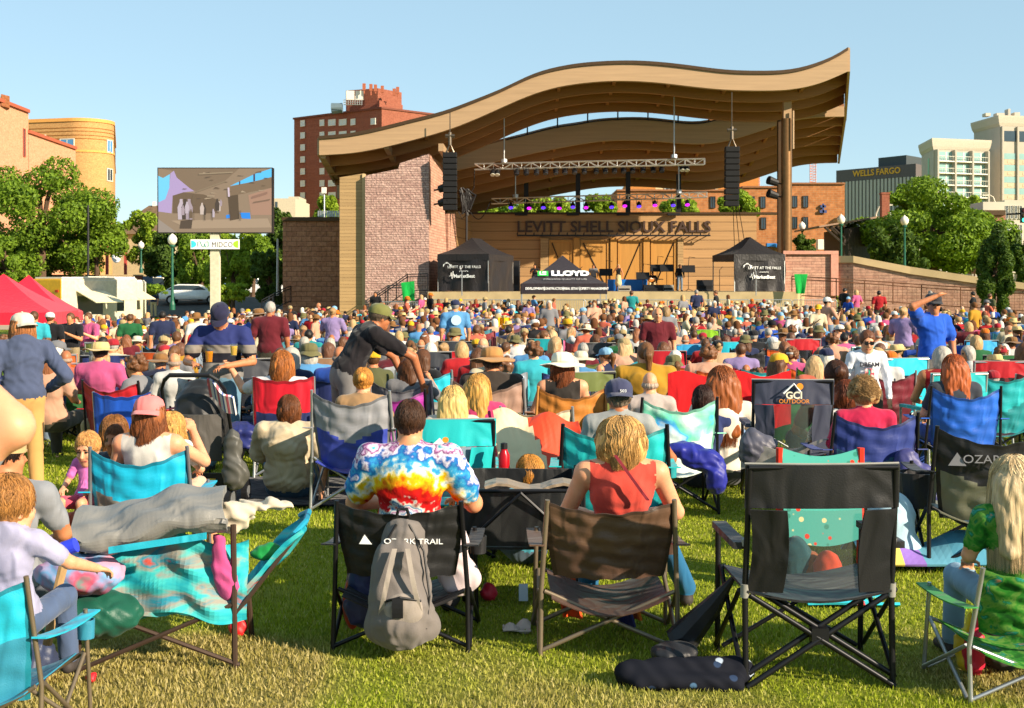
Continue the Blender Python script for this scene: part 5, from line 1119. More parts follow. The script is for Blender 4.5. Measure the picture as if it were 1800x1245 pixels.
def figure(J, w=1.0, depth=1.0, sleeve='short', legs='long', yaw=0.0, pitch=0.0, roll=0.0, hsc=1.0, vox=.02, fingers=False, face=True, bust=0.0, loose=0.0, handL=None, handR=None, neckr=.052, hood=False, skirt=False, armr=1.0):
    """returns V, Q, labels and the head matrix. labels: 0 skin 1 top 2 bottom 3 shoe 4 dark eye 5 lip"""
    F_ = Field(); up = J['chest'] - J['pel']; sd = J['sR'] - J['sL']; RR = rot_to(up, sd); wr = .004 + loose * .12
    RP = rot_to(J['waist'] - J['pel'], J['hR'] - J['hL'])
    F_.ell(J['pel'] + (J['waist'] - J['pel']) * .1, v3(.168 * w, .125 * depth, .13), 2, .05, RP)
    F_.ell(J['waist'], v3((.148 + loose) * w, (.115 + loose) * depth, .15), 1, .06, RP, wr); F_.ell(J['pel'] * .55 + J['waist'] * .45, v3((.166 + loose) * w, (.128 + loose) * depth, .1), 1, .05, RP, wr)
    F_.ell(J['chest'], v3((.165 + loose) * w, (.115 + loose + bust * .5) * depth, .19), 1, .06, RR, wr)
    if bust: 
        for s_ in (-1, 1): F_.ell(J['chest'] + RR[0] * .075 * s_ + RR[1] * .085 * depth, v3(.065, .06, .07), 1, .05, RR)
    ins = .055 if sleeve == 'tank' else 0
    F_.cap(J['sL'] + (J['sR'] - J['sL']) * ins * 2, J['sR'] - (J['sR'] - J['sL']) * ins * 2, .062 + loose * .5, .062 + loose * .5, 1, .06)
    for s_ in 'LR':
        S, E, Wr = J['s' + s_], J['e' + s_], J['w' + s_]; sm = 1 if sleeve != 'tank' else 0; a = armr
        F_.cap(J['neck'] + v3(0, 0, .015), S, .045, .05, 1 if sleeve != 'tank' else 0, .05)
        F_.cap(S, E, .052 * a, .041 * a, 0, .02); F_.cap(E, Wr, .042 * a, .028 * a, 0, .012)
        if sleeve in ('short', 'elbow'): F_.cap(S, S + (E - S) * (.62 if sleeve == 'short' else .98), (.064 + loose * .7) * a, (.06 + loose) * a, 1, .03, wr)
        if sleeve == 'long': F_.cap(S, E, (.062 + loose * .6) * a, (.052 + loose * .6) * a, 1, .03, wr); F_.cap(E, E + (Wr - E) * .94, (.051 + loose * .5) * a, (.038 + loose * .4) * a, 1, .02, wr)
        if sleeve == 'tank': F_.ell(S, v3(.06, .058, .058), 0, .03)
        hd = handL if s_ == 'L' else handR; d = (Wr - E) / np.linalg.norm(Wr - E)
        if fingers: hand(F_, Wr, *(hd or (d, v3(0, 0, -1) if abs(d[2]) < .8 else v3(-1 if s_ == 'R' else 1, 0, 0))), sc=1.0 * a, curl=.6, thumb=1 if s_ == 'R' else -1)
        else:
            F_.ell(Wr + d * .05, v3(.036, .022, .055), 0, .01, rot_to(d, (1, .2, .1))); F_.cap(Wr + d * .03, Wr + d * .075 + v3(.035 * (-1 if s_ == 'R' else 1), .01, 0), .013, .01, 0, .01)
            for o in (-.024, -.008, .008, .024): F_.cap(Wr + d * .08 + v3(o, 0, 0), Wr + d * .125 + v3(o, 0, -.012), .0095, .008, 0, .004)
        Hh, K, A = J['h' + s_], J['k' + s_], J['a' + s_]; lm = 2 if legs == 'long' else 0; lo = .012 if legs == 'long' else 0
        F_.cap(Hh, K, .088 * (w * .5 + .5), .062 + lo, 2 if legs == 'long' else 0, .04); F_.cap(K, A + v3(0, 0, .03), .058 + lo, .04 + lo * 1.8, lm, .02)
        if legs == 'shorts': F_.cap(Hh, Hh + (K - Hh) * .75, .1 * (w * .5 + .5), .086, 2, .03, .003)
        fd = v3(.03 * (1 if s_ == 'R' else -1), .16, 0) if J.get('toe') is None else J['toe']
        F_.cap(A + v3(0, -.02, -.045), A + fd + v3(0, 0, -.055), .043, .034, 3, .02); F_.cap(A, A + v3(0, 0, -.03), .042, .045, 3, .01)
    if skirt: F_.cap(J['pel'] + v3(0, 0, .02), J['pel'] + v3(0, 0, -.42), .15, .22, 2, .05, .006)
    hf = head_frame(yaw, pitch, roll); F_.cap(J['neck'] + v3(0, 0, -.02), J['head'] + v3(0, -.012, -.05), neckr, neckr * .95, 0, .03)
    head(F_, J['head'], hf, hsc * .97, face)
    if hood: F_.ell(J['neck'] + v3(0, -.075, .0), v3(.13, .06, .085), 1, .03, None, .005)
    V, Q, lb = F_.mesh(vox)
    M = Matrix([list(hf[:, i]) + [J['head'][i]] for i in range(3)] + [[0, 0, 0, 1]])
    return V, Q, lb, M @ Matrix.Scale(hsc * .97, 4)
M_EYE = plain('dark_eye', '#2a1c14', .3); M_LIP = plain('lip', '#a8574c', .5)
M_SHOE = plain('dark_shoe', '#3a3432', .7)
def body_obj(fig, skin, top, bottom, loc, rz, sc, label, group=None, shoe=None, name='person', cat='person'):
    me = fig if isinstance(fig, bpy.types.Mesh) else npmesh(name, fig[0], fig[1], fig[2])
    o = link(name, me, [skin, top, bottom, shoe or M_SHOE, M_EYE, M_LIP], None, at(loc, rz) @ (Matrix.Scale(sc, 4) if not isinstance(sc, tuple) else Matrix.Diagonal((*sc, 1))))
    return tag(o, label, cat, group)
# hair -----------------------------------------------------------------------
def strands(r, n, style):
    """thin tapering locks combed over the skull and falling from it; head at origin facing +Y"""
    mb = MB(); fr = random.Random(r); end = {'bob': -.14, 'wave': -.19, 'long': -.38}.get(style, 0)
    for _ in range(n):
        az = fr.uniform(-math.pi, math.pi); el = math.asin(fr.uniform(-.1, .99))
        y0 = -math.cos(az) * math.cos(el)
        if y0 > .55 and math.sin(el) < .62 and style != 'curly': continue
        if style == 'curly' and (y0 > .5 and el < .5): continue
        def on(a, e, k=1.0): return Vector((math.sin(a) * math.cos(e) * .0855 * k, -math.cos(a) * math.cos(e) * .106 * k - .014, math.sin(e) * .106 * k + .032))
        pts = []
        if style == 'curly':
            k = fr.uniform(1.05, 1.3); p = on(az, max(el, -.25), k); t0 = fr.random() * 6; s_ = fr.choice((-1, 1))
            for i in range(8): t = t0 + i * 1.1; pts.append(p + Vector((math.cos(t), math.sin(t) * s_, math.sin(t * .7))) * .013 + on(az, el).normalized() * .0015 * i)
        elif end:
            k = fr.uniform(1.0, 1.05) + (.05 * fr.random() if fr.random() < .08 else 0); kk = 5; e1 = fr.uniform(-.12, .02)
            if el < e1: continue
            for i in range(kk): t = i / (kk - 1); pts.append(on(az + .12 * math.sin(3 * t + az * 3), el + (e1 - el) * t, k))
            p = pts[-1].copy(); ze = end + fr.uniform(-.02, .03)
            if abs(az) > 1.75: ze = max(ze, -.2)
            for i in range(1, 6):
                t = i / 5; wv = .006 * math.sin(t * 7 + az * 5) if style != 'long' else .003 * math.sin(t * 4 + az * 7)
                pts.append(Vector((p.x * (1 + .16 * math.sin(t * 2.2)) * (1 - .3 * t * t * (style == 'bob')) + wv, p.y * (1 + .1 * t) + (.02 * t * t if style == 'bob' else 0) + wv, p.z + (ze - p.z) * t)))
        else:
            k = fr.uniform(1.0, 1.03); el = max(el, -.05); da = fr.gauss(0, .25); ln = fr.uniform(.25, .55)
            for i in range(5): t = i / 4; pts.append(on(az + da * t, el - ln * t, k + .02 * t * fr.random()))
        w = fr.uniform(.0010, .0023); n_ = len(pts); mb.tube(pts, [w * (1 - .8 * (i / (n_ - 1)) ** 2) for i in range(n_)], 3, 0, cap=False)
    return mb
_hair = {}
def hair_mesh(style, hi=False, seed=0):
    key = (style, hi, seed)
    if key in _hair: return _hair[key]
    F_ = Field(); c = v3(0, -.014, .032)
    if style == 'bald': F_.ell((0, -.03, -.01), (.084, .09, .045), 0, .01)
    elif style == 'curly':
        fr = random.Random(seed + 5); F_.ell(c, (.088, .108, .105), 0, .02)
        for _ in range(46):
            d = np.array([fr.gauss(0, 1) for _ in range(3)]); d /= np.linalg.norm(d)
            if d[2] < -.55 or (d[1] > .5 and d[2] < .45): continue
            F_.ell(c + d * v3(.095, .112, .11), np.full(3, fr.uniform(.022, .036)), 0, .012)
    else: F_.ell(c, (.083, .104, .103), 0, .02)
    if style in ('bob', 'wave'): F_.ell((0, -.035, -.045), (.094, .082, .115 if style == 'bob' else .15), 0, .04)
    if style == 'long': F_.cap((-.045, -.06, 0), (-.055, -.095, -.3), .055, .042, 0, .05); F_.cap((.045, -.06, 0), (.055, -.095, -.3), .055, .042, 0, .05); F_.ell((0, -.07, -.1), (.095, .055, .16), 0, .05)
    if style == 'bun': F_.ell((0, -.125, .055), (.042, .038, .04), 0, .015)
    if style == 'pony': F_.cap((0, -.11, .05), (0, -.15, .0), .03, .04, 0, .02); F_.cap((0, -.15, .0), (0.01, -.125, -.22), .04, .022, 0, .03)
    F_.ell((0, .108, -.035), (.082, .088, .105), sub=True) if style != 'bald' else F_.ell((0, .1, 0), (.2, .1, .2), sub=True)
    if style in ('short', 'bald', 'bun', 'pony', 'curly'): F_.ell((0, .02, -.165), (.15, .15, .11), sub=True)
    fr = np.random.default_rng(seed); ph = fr.uniform(0, 6, 6)
    def nz(x, y, z):
        a = np.arctan2(x, -(y + .01)); am = .0042 if style in ('short', 'bald') else .0038
        return -am * (np.sin(a * 17 + ph[0] + 2.2 * np.sin(z * 30 + ph[1])) * .6 + np.sin(a * 31 + ph[2] + 1.5 * np.sin(z * 22 + ph[3])) * .4 + .5 * np.sin(z * 45 + ph[4] + 3 * np.sin(a * 3 + ph[5])))
    V, Q, lb = F_.mesh(.0065 if hi else .014, 'hair', nz)
    me = npmesh('hair', V, Q)
    if hi and style != 'bald':
        mb = strands(seed + 11, {'short': 2400, 'curly': 1500}.get(style, 2600), style)
        o = len(V); V2 = np.concatenate([V, np.array(mb.v)]); q2_ = np.array([f for f in mb.f if len(f) == 4]) + o; me = npmesh('hair', V2, np.concatenate([Q, q2_]))
    _hair[key] = me; return me
_hat = {}
def hat_mesh(kind):
    if kind in _hat: return _hat[kind]
    mb = MB(); n = 22
    def ring(rx, ry, z, cy=-.012): return [Vector((rx * math.cos(2 * math.pi * j / n), cy + ry * math.sin(2 * math.pi * j / n), z)) for j in range(n)]
    if kind in ('cap', 'capback'):
        rr = [ring(.092, .115, .03), ring(.0935, .117, .055), ring(.092, .113, .085), ring(.08, .098, .118), ring(.052, .064, .142), ring(.012, .015, .152)]; mb.loft(rr, 0); mb.lathe([(.008, .15), (.008, .158), (.001, .16)], 8, 0, (0, -.012, 0))
        s_ = 1 if kind == 'cap' else -1
        mb.sheet(lambda u, v: (math.sin((u - .5) * 2.3) * (.086 + .006 * v), -.012 + s_ * (math.cos((u - .5) * 2.3) * .112 + v * .075 * math.cos((u - .5) * 2.2) ** .6), .045 - .022 * v * v - .016 * (2 * u - 1) ** 2 * v), 12, 5, .005, lambda u, v: 1)
        mb.sheet(lambda u, v: (math.sin((u - .5) * .9) * .0935 * 1.0, -.012 - s_ * math.cos((u - .5) * .9) * .1185, .034 + .012 * v), 6, 1, .003, lambda u, v: 1)
    elif kind == 'visor': mb.loft([ring(.09, .114, .03), ring(.094, .118, .045), ring(.09, .114, .065), ring(.084, .108, .045)], 0); mb.sheet(lambda u, v: (math.sin((u - .5) * 2.3) * .09, -.012 + math.cos((u - .5) * 2.3) * .11 + v * .08 * math.cos((u - .5) * 2.2) ** .6, .04 - .02 * v), 12, 4, .005, lambda u, v: 1)
    else:
        W = {'sunhat': .2, 'bucket': .135, 'straw': .19}[kind]; dz = {'sunhat': -.03, 'bucket': -.055, 'straw': -.005}[kind]
        prof = [(1.0, .04, 0), (1.03, .075, 0), (.98, .11, 0), (.82, .14, 0), (.4, .155 if kind != 'straw' else .14, 0), (.05, .152 if kind != 'straw' else .13, 0)]
        mb.loft([ring(.096 * s_, .118 * s_, z) for s_, z, _ in prof], 0)
        mb.loft([ring(.0985, .1205, .04), ring(.1, .1225, .045), ring(.1, .1225, .062), ring(.0985, .1205, .066)], 1)
        def brim(u, v): a = 2 * math.pi * u; r = .094 + (W - .094) * v; return (r * math.cos(a), -.012 + (r + .02) * math.sin(a), .045 + dz * v ** 1.3 + .012 * v * math.sin(2 * a + .6) + .008 * v * math.sin(5 * a))
        mb.sheet(brim, 32, 6, .006)
    me = mb.mesh('hat'); fix_normals(me); autosmooth(me, 50); _hat[kind] = me; return me
def wear(o, HM, hair=None, hc=None, hat=None, hatc=None, hi=False, seed=0, sc=1.0, dz=0.0):
    """hair and hat as children on the head"""
    if hair:
        s3 = sc if isinstance(sc, tuple) else (sc * (1.12 if hair in ('bob', 'wave', 'long') else 1.03), sc, sc)
        link('hair', hair_mesh(hair, hi, seed), hairmat(mul(srgb(hc), .8)), o, HM @ Matrix.Translation((0, 0, dz)) @ Matrix.Diagonal((*s3, 1)))
    if hat:
        c = hatc if isinstance(hatc, (tuple, list)) and not isinstance(hatc[0], float) else (hatc, hatc)
        link('cap' if hat in ('cap', 'capback', 'visor') else 'hat', hat_mesh(hat), [cloth(c[0], name='hat_fabric'), cloth(c[1], name='hat_fabric')], o, HM @ Matrix.Translation((0, -.004, .0)) @ Matrix.Rotation(R(-4), 4, 'X') @ Matrix.Diagonal((1.04, 1.02, .92, 1)))
def glasses(o, HM, mat=None):
    mb = MB()
    for s_ in (-1, 1): mb.lathe([(.001, -.003), (.021, -.003), (.023, 0), (.021, .003), (.001, .003)], 12, 0, M=Matrix.Translation((.031 * s_, .101, .008)) @ Matrix.Rotation(R(90), 4, 'X')); mb.tube([(.052 * s_, .098, .01), (.078 * s_, .06, .01), (.079 * s_, -.01, .006)], .0028, 4)
    mb.tube([(-.01, .103, .01), (.01, .103, .01)], .0028, 4); link('glasses', mb.mesh('glasses'), mat or M_BLACK, o, HM)
# ================================================================ folding chairs
_ch = {}
M_FRAMEK = plain('black_tube_frame', '#1c1c1f', .4, .5, spec=.5); M_FRAMES = plain('silver_tube_frame', '#b4b6b8', .35, .75, spec=.5)
def chair_meshes(style):
    """list of (name, mesh, slot names); origin on the ground under the seat, sitter faces +Y"""
    if style in _ch: return _ch[style]
    P_ = []
    def part(name, mb, mats, ang=60): me = mb.mesh(name); fix_normals(me); autosmooth(me, ang); P_.append((name, me, mats))
    def leg(*pts, r=.011, name='leg'): mb = MB(); mb.tube(pts, r, 7); part(name, mb, ['frame'])
    if style == 'quad' or style == 'quadlow':                       # sling chair with arms and crossed legs
        w, d, zs, zb = .27, .25, (.40 if style == 'quad' else .3), (.9 if style == 'quad' else .74); yb = -.30; dip = .10 if style == 'quad' else .05
        for sx in (-1, 1):
            leg((sx * (w + .05), -d - .03, 0.0), (sx * (w + .045), -d, zs), (sx * (w + .02), yb - .05, zb + .01), r=.012, name='back_post')
            leg((sx * (w + .06), d + .02, 0), (sx * (w + .05), d - .03, zs + .22), r=.011)
        for y in (-d - .015, d + .01):
            leg((-w - .05, y - .012, .02), (w + .03, y - .012, zs)); leg((w + .05, y + .012, .02), (-w - .03, y + .012, zs))
        for sx in (-1, 1): leg((sx * (w + .055), -d, .02), (sx * (w + .04), d - .02, zs)); leg((sx * (w + .07), d, .02), (sx * (w + .05), -d + .02, zs))
        def back(u, v):
            x = (u - .5) * 2; top = zb - dip * (1 - abs(x) ** 1.7); zq = zs - .07 if style == 'quad' else zs + .07; z = zq + (top - zq) * v
            return (x * (w + .02 + .01 * v) * (1 - .12 * (1 - v) ** 2), yb + .07 - .11 * v - .10 * (1 - x * x) * (1 - .35 * v) + .007 * math.sin(u * 23 + v * 5) * math.sin(v * 9) + .004 * math.sin(u * 9 + v * 31), z + .004 * math.sin(u * 31))
        mb = MB(); mb.sheet(back, 26, 24, .005, lambda u, v: 2 if v > .955 or abs(u - .5) > .475 else 1 if v < .56 - .16 * (1 - abs(2 * u - 1)) ** 2 else 0); part('backrest', mb, ['main', 'second', 'trim'])
        mb = MB(); mb.sheet(lambda u, v: ((u - .5) * 2 * w, -d - .08 + (2 * d + .06) * v, zs - .085 * math.sin(math.pi * u) - .02 * (1 - v)), 10, 8, .006); part('seat', mb, ['second'])
        for sx in (-1, 1):
            mb = MB(); mb.sheet(lambda u, v: (sx * (w + .03 + .07 * u), -d - .07 + (2 * d + .1) * v, zs + .2 + .03 * (1 - v) - .02 * math.sin(math.pi * v)), 3, 6, .008); part('arm_rest', mb, ['main'])
        mb = MB(); mb.lathe([(.04, -.09), (.043, 0), (.037, 0), (.035, -.085)], 10, 0, (w + .07, d - .07, zs + .18)); part('cup_holder', mb, ['second'])
    elif style == 'sling':                                           # straight poles, upright panel
        w, zs, zb = .25, .36, .88
        for sx in (-1, 1):
            leg((sx * w, -.30, 0), (sx * w, -.24, zs), (sx * w, -.34, zb), r=.012, name='back_post'); leg((sx * w, .25, 0), (sx * w, .22, zs), r=.012); leg((sx * w, .25, .02), (sx * w, -.25, zs), r=.01); leg((sx * w, -.28, .02), (sx * w, .23, zs), r=.01)
        leg((-w, -.29, .05), (w, -.27, zs - .02)); leg((w, -.29, .05), (-w, -.27, zs - .02))
        def back(u, v): x = (u - .5) * 2; return (x * w, -.25 - .1 * v - .06 * (1 - x * x) * (1 - .3 * v), zs - .06 + (zb - zs + .06) * v - .035 * (1 - x * x) * v + .004 * math.sin(u * 27))
        mb = MB(); mb.sheet(back, 24, 22, .006, lambda u, v: 2 if v > .955 or abs(u - .5) > .475 else (1 if v < .5 else 0)); part('backrest', mb, ['main', 'second', 'trim'])
        mb = MB(); mb.sheet(lambda u, v: ((u - .5) * 2 * w, -.26 + .5 * v, zs - .06 * math.sin(math.pi * u)), 8, 6, .006); part('seat', mb, ['second'])
        for sx in (-1, 1): mb = MB(); mb.cbox((sx * (w + .02), -.02, zs + .2), (.045, .42, .022)); part('arm_rest', mb, ['frame']); leg((sx * (w + .02), .17, zs), (sx * (w + .02), .17, zs + .2))
    else:                                                            # 'panel': square frame, wide top band, open window below
        w, zs, zb = .30, .42, .97
        for sx in (-1, 1):
            leg((sx * w, -.27, 0), (sx * w, -.25, zs), (sx * (w - .005), -.33, zb), r=.013, name='back_post'); leg((sx * (w + .02), .27, 0), (sx * (w + .02), .25, zs + .2), r=.013)
            for e in (-.02, .02): leg((sx * w, -.28 + e, .03 + e), (-sx * (w - .02), -.24 + e, zs + e), r=.013)
            leg((sx * w, .26, .03), (-sx * w, .24, zs), r=.011); leg((sx * (w + .01), -.26, .04), (sx * (w + .01), .24, zs)); leg((sx * (w + .03), .26, .04), (sx * (w + .02), -.24, zs))
            mb = MB(); mb.sheet(lambda u, v: (sx * (w - .005 - .14 * u - .015 * math.sin(math.pi * v)), -.26 - .08 * v - .04 * u, zs + .0 + (zb - zs - .18) * v), 4, 8, .008); part('side_panel', mb, ['main'])
            mb = MB(); mb.cbox((sx * (w + .02), -.02, zs + .2), (.06, .5, .03)); part('arm_rest', mb, ['main'])
        leg((-w, -.335, zb), (w, -.335, zb), r=.012, name='top_rail')
        mb = MB(); mb.sheet(lambda u, v: ((u - .5) * 2 * (w + .012), -.33 - .03 * math.sin(math.pi * u) - .015 * v + .025, zb + .012 - .19 * (1 - v)), 12, 5, .012); part('top_band', mb, ['main']); mb = MB(); mb.tube([(x_ * (w + .012), -.31 - .03 * math.sin(math.pi * (x_ + 1) / 2), zb + .014) for x_ in np.linspace(-1, 1, 9)], .006, 5); part('piping', mb, ['pipe'])
        mb = MB(); mb.sheet(lambda u, v: ((u - .5) * 2 * (w - .14), -.29 - .05 * v - .04 * math.sin(math.pi * u), zs + .02 + (zb - zs - .2) * v), 8, 8, .003); part('mesh_window', mb, ['mesh'])
        mb = MB(); mb.sheet(lambda u, v: ((u - .5) * 2 * w, -.27 + .52 * v, zs - .05 * math.sin(math.pi * u)), 8, 6, .01); part('seat', mb, ['main'])
        mb = MB(); mb.cbox((0, -.265, zs * .5 + .015), (.07, .05, .07)); part('hub', mb, ['frame'])
        for sx in (-1, 1): mb = MB(); mb.tube([(sx * w, -.25, zs - .03), (sx * w, -.255, zs + .03)], .019, 8); mb.tube([(sx * w, -.262, zs + .2), (sx * w, -.268, zs + .23)], .018, 8); part('joint', mb, ['pipe'])
    _ch[style] = P_; return P_
def chair(style, loc, rz, main, second, label, frame=None, sc=1.0, mesh=None, group='folding camp chairs on the lawn', sxyz=None):
    o = empty('camp_chair', loc, label, 'camp chair', group, rz, sc)
    if sxyz: o.scale = sxyz
    mm = {'main': nylon(main), 'trim': nylon(mul(srgb(main), .45)), 'second': nylon(second), 'frame': frame or M_FRAMEK, 'pipe': plain('grey_piping', '#8a8880', .6), 'mesh': mesh or meshcloth('#2a2c30', .5)}
    for name, me, sl in chair_meshes(style): link(name, me, [mm[s] for s in sl], o)
    return o
# ================================================================ people one can tell apart
TOPZ = {'sit': 1.28, 'ground': .935, 'stand': 1.74}
OCC = []                                                            # (x, y, radius) taken places
def person(px, ytop, D, kind, label, top, bottom='#3b4a66', hair='short', hc='#5a3a22', hat=None, hatc='#c9b48a', skin=1, rz=0.0, sc=None, J=None, lean=0.0, sx=1.0, shades=False, vox=None, group=None, dy=0.0, topmat=None, seed=0, hairsc=1.0, shoe=None, z0=None, **fg):
    x = X(px, D); g = ground(x, D) if z0 is None else z0; s_ = sc or (Z(ytop, D) - g) / (TOPZ[kind] + (.03 if hat else 0))
    hi = D < 12; jj = joints(kind, lean, fg.get('w', 1.0), **(J or {}))
    fig = figure(jj, vox=vox or (.0105 if D < 7.2 else .0125 if D < 11.5 else .02), fingers=D < 12.5, **fg)
    nm = 'person'
    o = body_obj(fig[:3], SKINS[skin], topmat or cloth(mul(srgb(top), .84), name='shirt', fold=.5), cloth(bottom, name='trousers'), (x, D + dy, g), rz, (s_ * sx, s_, s_), label, group, shoe)
    OCC.append((x, D, .42)); wear(o, fig[3], hair, hc, hat, hatc, hi, seed, hairsc)
    if shades: glasses(o, fig[3])
    return o
def pat(name, build):
    m, nt, b = newmat(name, (.5, .5, .5), .85, 0, .15); build(nt, b); return m
def tiedye(nt, b):
    c = coords(nt); sp = N(nt, 'ShaderNodeSeparateXYZ'); L(nt, c, sp.inputs[0])
    ns = N(nt, 'ShaderNodeTexNoise', Scale=16.0, Detail=4.0); L(nt, c, ns.inputs['Vector'])
    def M_(op, a, c_):
        n = N(nt, 'ShaderNodeMath', operation=op)
        for i, q in enumerate((a, c_)):
            if isinstance(q, (int, float)): n.inputs[i].default_value = q
            else: L(nt, q, n.inputs[i])
        return n.outputs[0]
    z = M_('SUBTRACT', sp.outputs[2], .63); d = M_('SQRT', M_('ADD', M_('POWER', M_('MULTIPLY', sp.outputs[0], .8), 2.0), M_('POWER', M_('ABSOLUTE', z, 0), 2.0)), 0)
    ang = M_('ARCTAN2', z, sp.outputs[0]); sp2 = M_('SINE', M_('MULTIPLY', ang, 26.0), 0)
    v = N(nt, 'ShaderNodeTexVoronoi', Scale=20.0); L(nt, c, v.inputs['Vector'])
    f = M_('ADD', M_('MULTIPLY', M_('POWER', d, .6), 1.17), M_('ADD', M_('MULTIPLY', M_('SUBTRACT', ns.outputs['Fac'], .5), .3), M_('ADD', M_('MULTIPLY', sp2, .006), M_('MULTIPLY', v.outputs['Distance'], .06))))
    S = [(0, '#2a8a4a'), (.1, '#b01a20'), (.15, '#f2e8e0'), (.19, '#2c7fb8'), (.23, '#e8e8f0'), (.265, '#c77fb0'), (.3, '#f0efe8'), (.32, '#2488b8'), (.35, '#e9e2d0'), (.375, '#d0141c'), (.46, '#d8200f'), (.50, '#f59a10'), (.545, '#f7d21a'), (.58, '#f0eed8'), (.62, '#38a0cf'), (.665, '#1f5fb0'), (.70, '#efe6f2'), (.73, '#7a2a70'), (.75, '#e9b8dc'), (.77, '#e8e8f0'), (.80, '#35b8c4'), (1.0, '#20a5b0')]
    L(nt, ramp(nt, f, [(p, mul(srgb(q), .8)) for p, q in S]), b.inputs['Base Color']); bump(nt, b, ns.outputs['Fac'], .3, .03)
def dots(bg, cols, sc=18.0, thr=.35, st=(1, 1, 1)):
    def f(nt, b):
        v = N(nt, 'ShaderNodeTexVoronoi', Scale=sc); L(nt, coords(nt, st), v.inputs['Vector']); w = N(nt, 'ShaderNodeSeparateColor'); L(nt, v.outputs['Color'], w.inputs[0])
        col = ramp(nt, w.outputs[0], [(i / len(cols), srgb(c)) for i, c in enumerate(cols)], 'CONSTANT'); mx = N(nt, 'ShaderNodeMix', data_type='RGBA')
        L(nt, ramp(nt, v.outputs['Distance'], [(thr, (1, 1, 1)), (thr + .06, (0, 0, 0))]), mx.inputs['Factor']); mx.inputs['A'].default_value = (*srgb(bg), 1); L(nt, col, mx.inputs['B']); L(nt, mx.outputs['Result'], b.inputs['Base Color'])
    return f
def stripes(stops, per, axis=2, soft=False, warp=.0):
    def f(nt, b):
        sp = N(nt, 'ShaderNodeSeparateXYZ'); c = coords(nt); L(nt, c, sp.inputs[0]); d = N(nt, 'ShaderNodeMath', operation='DIVIDE'); L(nt, sp.outputs[axis], d.inputs[0]); d.inputs[1].default_value = per
        src = d.outputs[0]
        if warp: ns = N(nt, 'ShaderNodeTexNoise', Scale=6.0); L(nt, c, ns.inputs['Vector']); a = N(nt, 'ShaderNodeMath', operation='MULTIPLY_ADD'); L(nt, ns.outputs['Fac'], a.inputs[0]); a.inputs[1].default_value = warp; L(nt, src, a.inputs[2]); src = a.outputs[0]
        fr = N(nt, 'ShaderNodeMath', operation='FRACT'); L(nt, src, fr.inputs[0]); L(nt, ramp(nt, fr.outputs[0], [(p, srgb(c)) for p, c in stops], 'LINEAR' if soft else 'CONSTANT'), b.inputs['Base Color'])
    return f
def blots(stops, sc=5.0, st=(1, 1, 1)):
    def f(nt, b):
        n = N(nt, 'ShaderNodeTexNoise', Scale=sc, Detail=4.0, Distortion=.5); L(nt, coords(nt, st), n.inputs['Vector']); L(nt, ramp(nt, n.outputs['Fac'], [(p, srgb(c)) for p, c in stops], 'LINEAR'), b.inputs['Base Color']); n2 = N(nt, 'ShaderNodeTexNoise', Scale=3.4, Detail=1.0, Distortion=1.5); L(nt, coords(nt), n2.inputs['Vector']); bump(nt, b, n2.outputs['Fac'], .35, .05)
    return f
G_PEOPLE = 'people seated and standing near the front'
def blob(name, label, cat, loc, prims, mat, rz=0.0, vox=.012, wr=.008):
    F_ = Field()
    for c, r in prims: F_.ell(c, r, 0, .04, None, wr)
    V, Q, l_ = F_.mesh(vox); return tag(link(name, npmesh(name, V, Q), mat, loc=loc, rz=rz), label, cat)
# --- front row
person(724, 697, 6.35, 'sit', 'broad person in a rainbow tie dye shirt with short brown hair in the front row', '#ffffff', '#8a8078', 'short', '#4a2e1c', skin=0, w=1.2, depth=1.25, loose=.012, sleeve='short', legs='shorts', topmat=pat('tie_dye_cotton', tiedye), seed=1, neckr=.066, armr=1.25, rz=R(-3), sx=.93, hairsc=1.03, J=dict(eL=(-.34, .02, .70), eR=(.36, .02, .70), wL=(-.22, .25, .66), wR=(.27, .27, .68)))
q = chair('quadlow', (X(716, 6.3), 6.28, 0), R(-2), '#161618', '#1d1d20', 'black folding camp chair with a wide black back, carrying the grey backpack', sxyz=(1.02, .95, .98))
text('OZARK TRAIL', .036, M_WHITE, q, Matrix.Translation((.08, -.465, .575)) @ FACE_CAM, 'lettering', .002, sx=1.2)
mb = MB(); mb.prism([(-.17, -.455, .56), (-.11, -.462, .56), (-.145, -.458, .605)], (0, .003, 0)); obj('logo', mb, M_WHITE, q)
person(1090, 727, 6.35, 'sit', 'person with shoulder length strawberry blond hair in a coral tank top in the front row', '#d24a3c', '#1f5f88', 'bob', '#c4985a', skin=2, w=1.12, depth=1.12, sleeve='tank', legs='long', vox=.0105, seed=2, hairsc=(1.6, 1.35, 1.05), armr=1.15, J=dict(kR=(.3, .4, .47), aR=(.47, .6, .09), eL=(-.31, .02, .7), eR=(.33, .02, .7)))
mb = MB(); mb.sheet(lambda u, v: (-.045 + .16 * u + .018 * (v - .5), -.262 - .016 * math.sin(u * 3.1) - .0 * v, .93 - .22 * u), 10, 2, .006)
tag(obj('shoulder_strap', mb, cloth('#7a2430')), 'dark red bag strap across the back of the coral tank top', 'strap').location = (X(1090, 6.35), 6.37, 0)
q = chair('quadlow', (X(1063, 6.2), 6.22, 0), R(1), '#58402f', '#4e382c', 'dark brown folding camp chair under the person in the coral tank top', frame=plain('taupe_tube', '#7d6f5c', .4, .5), sxyz=(1.03, .95, 1.0))
# black director style chair, empty
q = chair('panel', (X(1424, 5.62), 5.75, 0), R(1.5), '#141417', '#141417', 'large empty black folding chair with a square frame at the right front', sc=1.0, sxyz=(1.08, 1, 1.0), mesh=meshcloth('#5a5a58', .18))
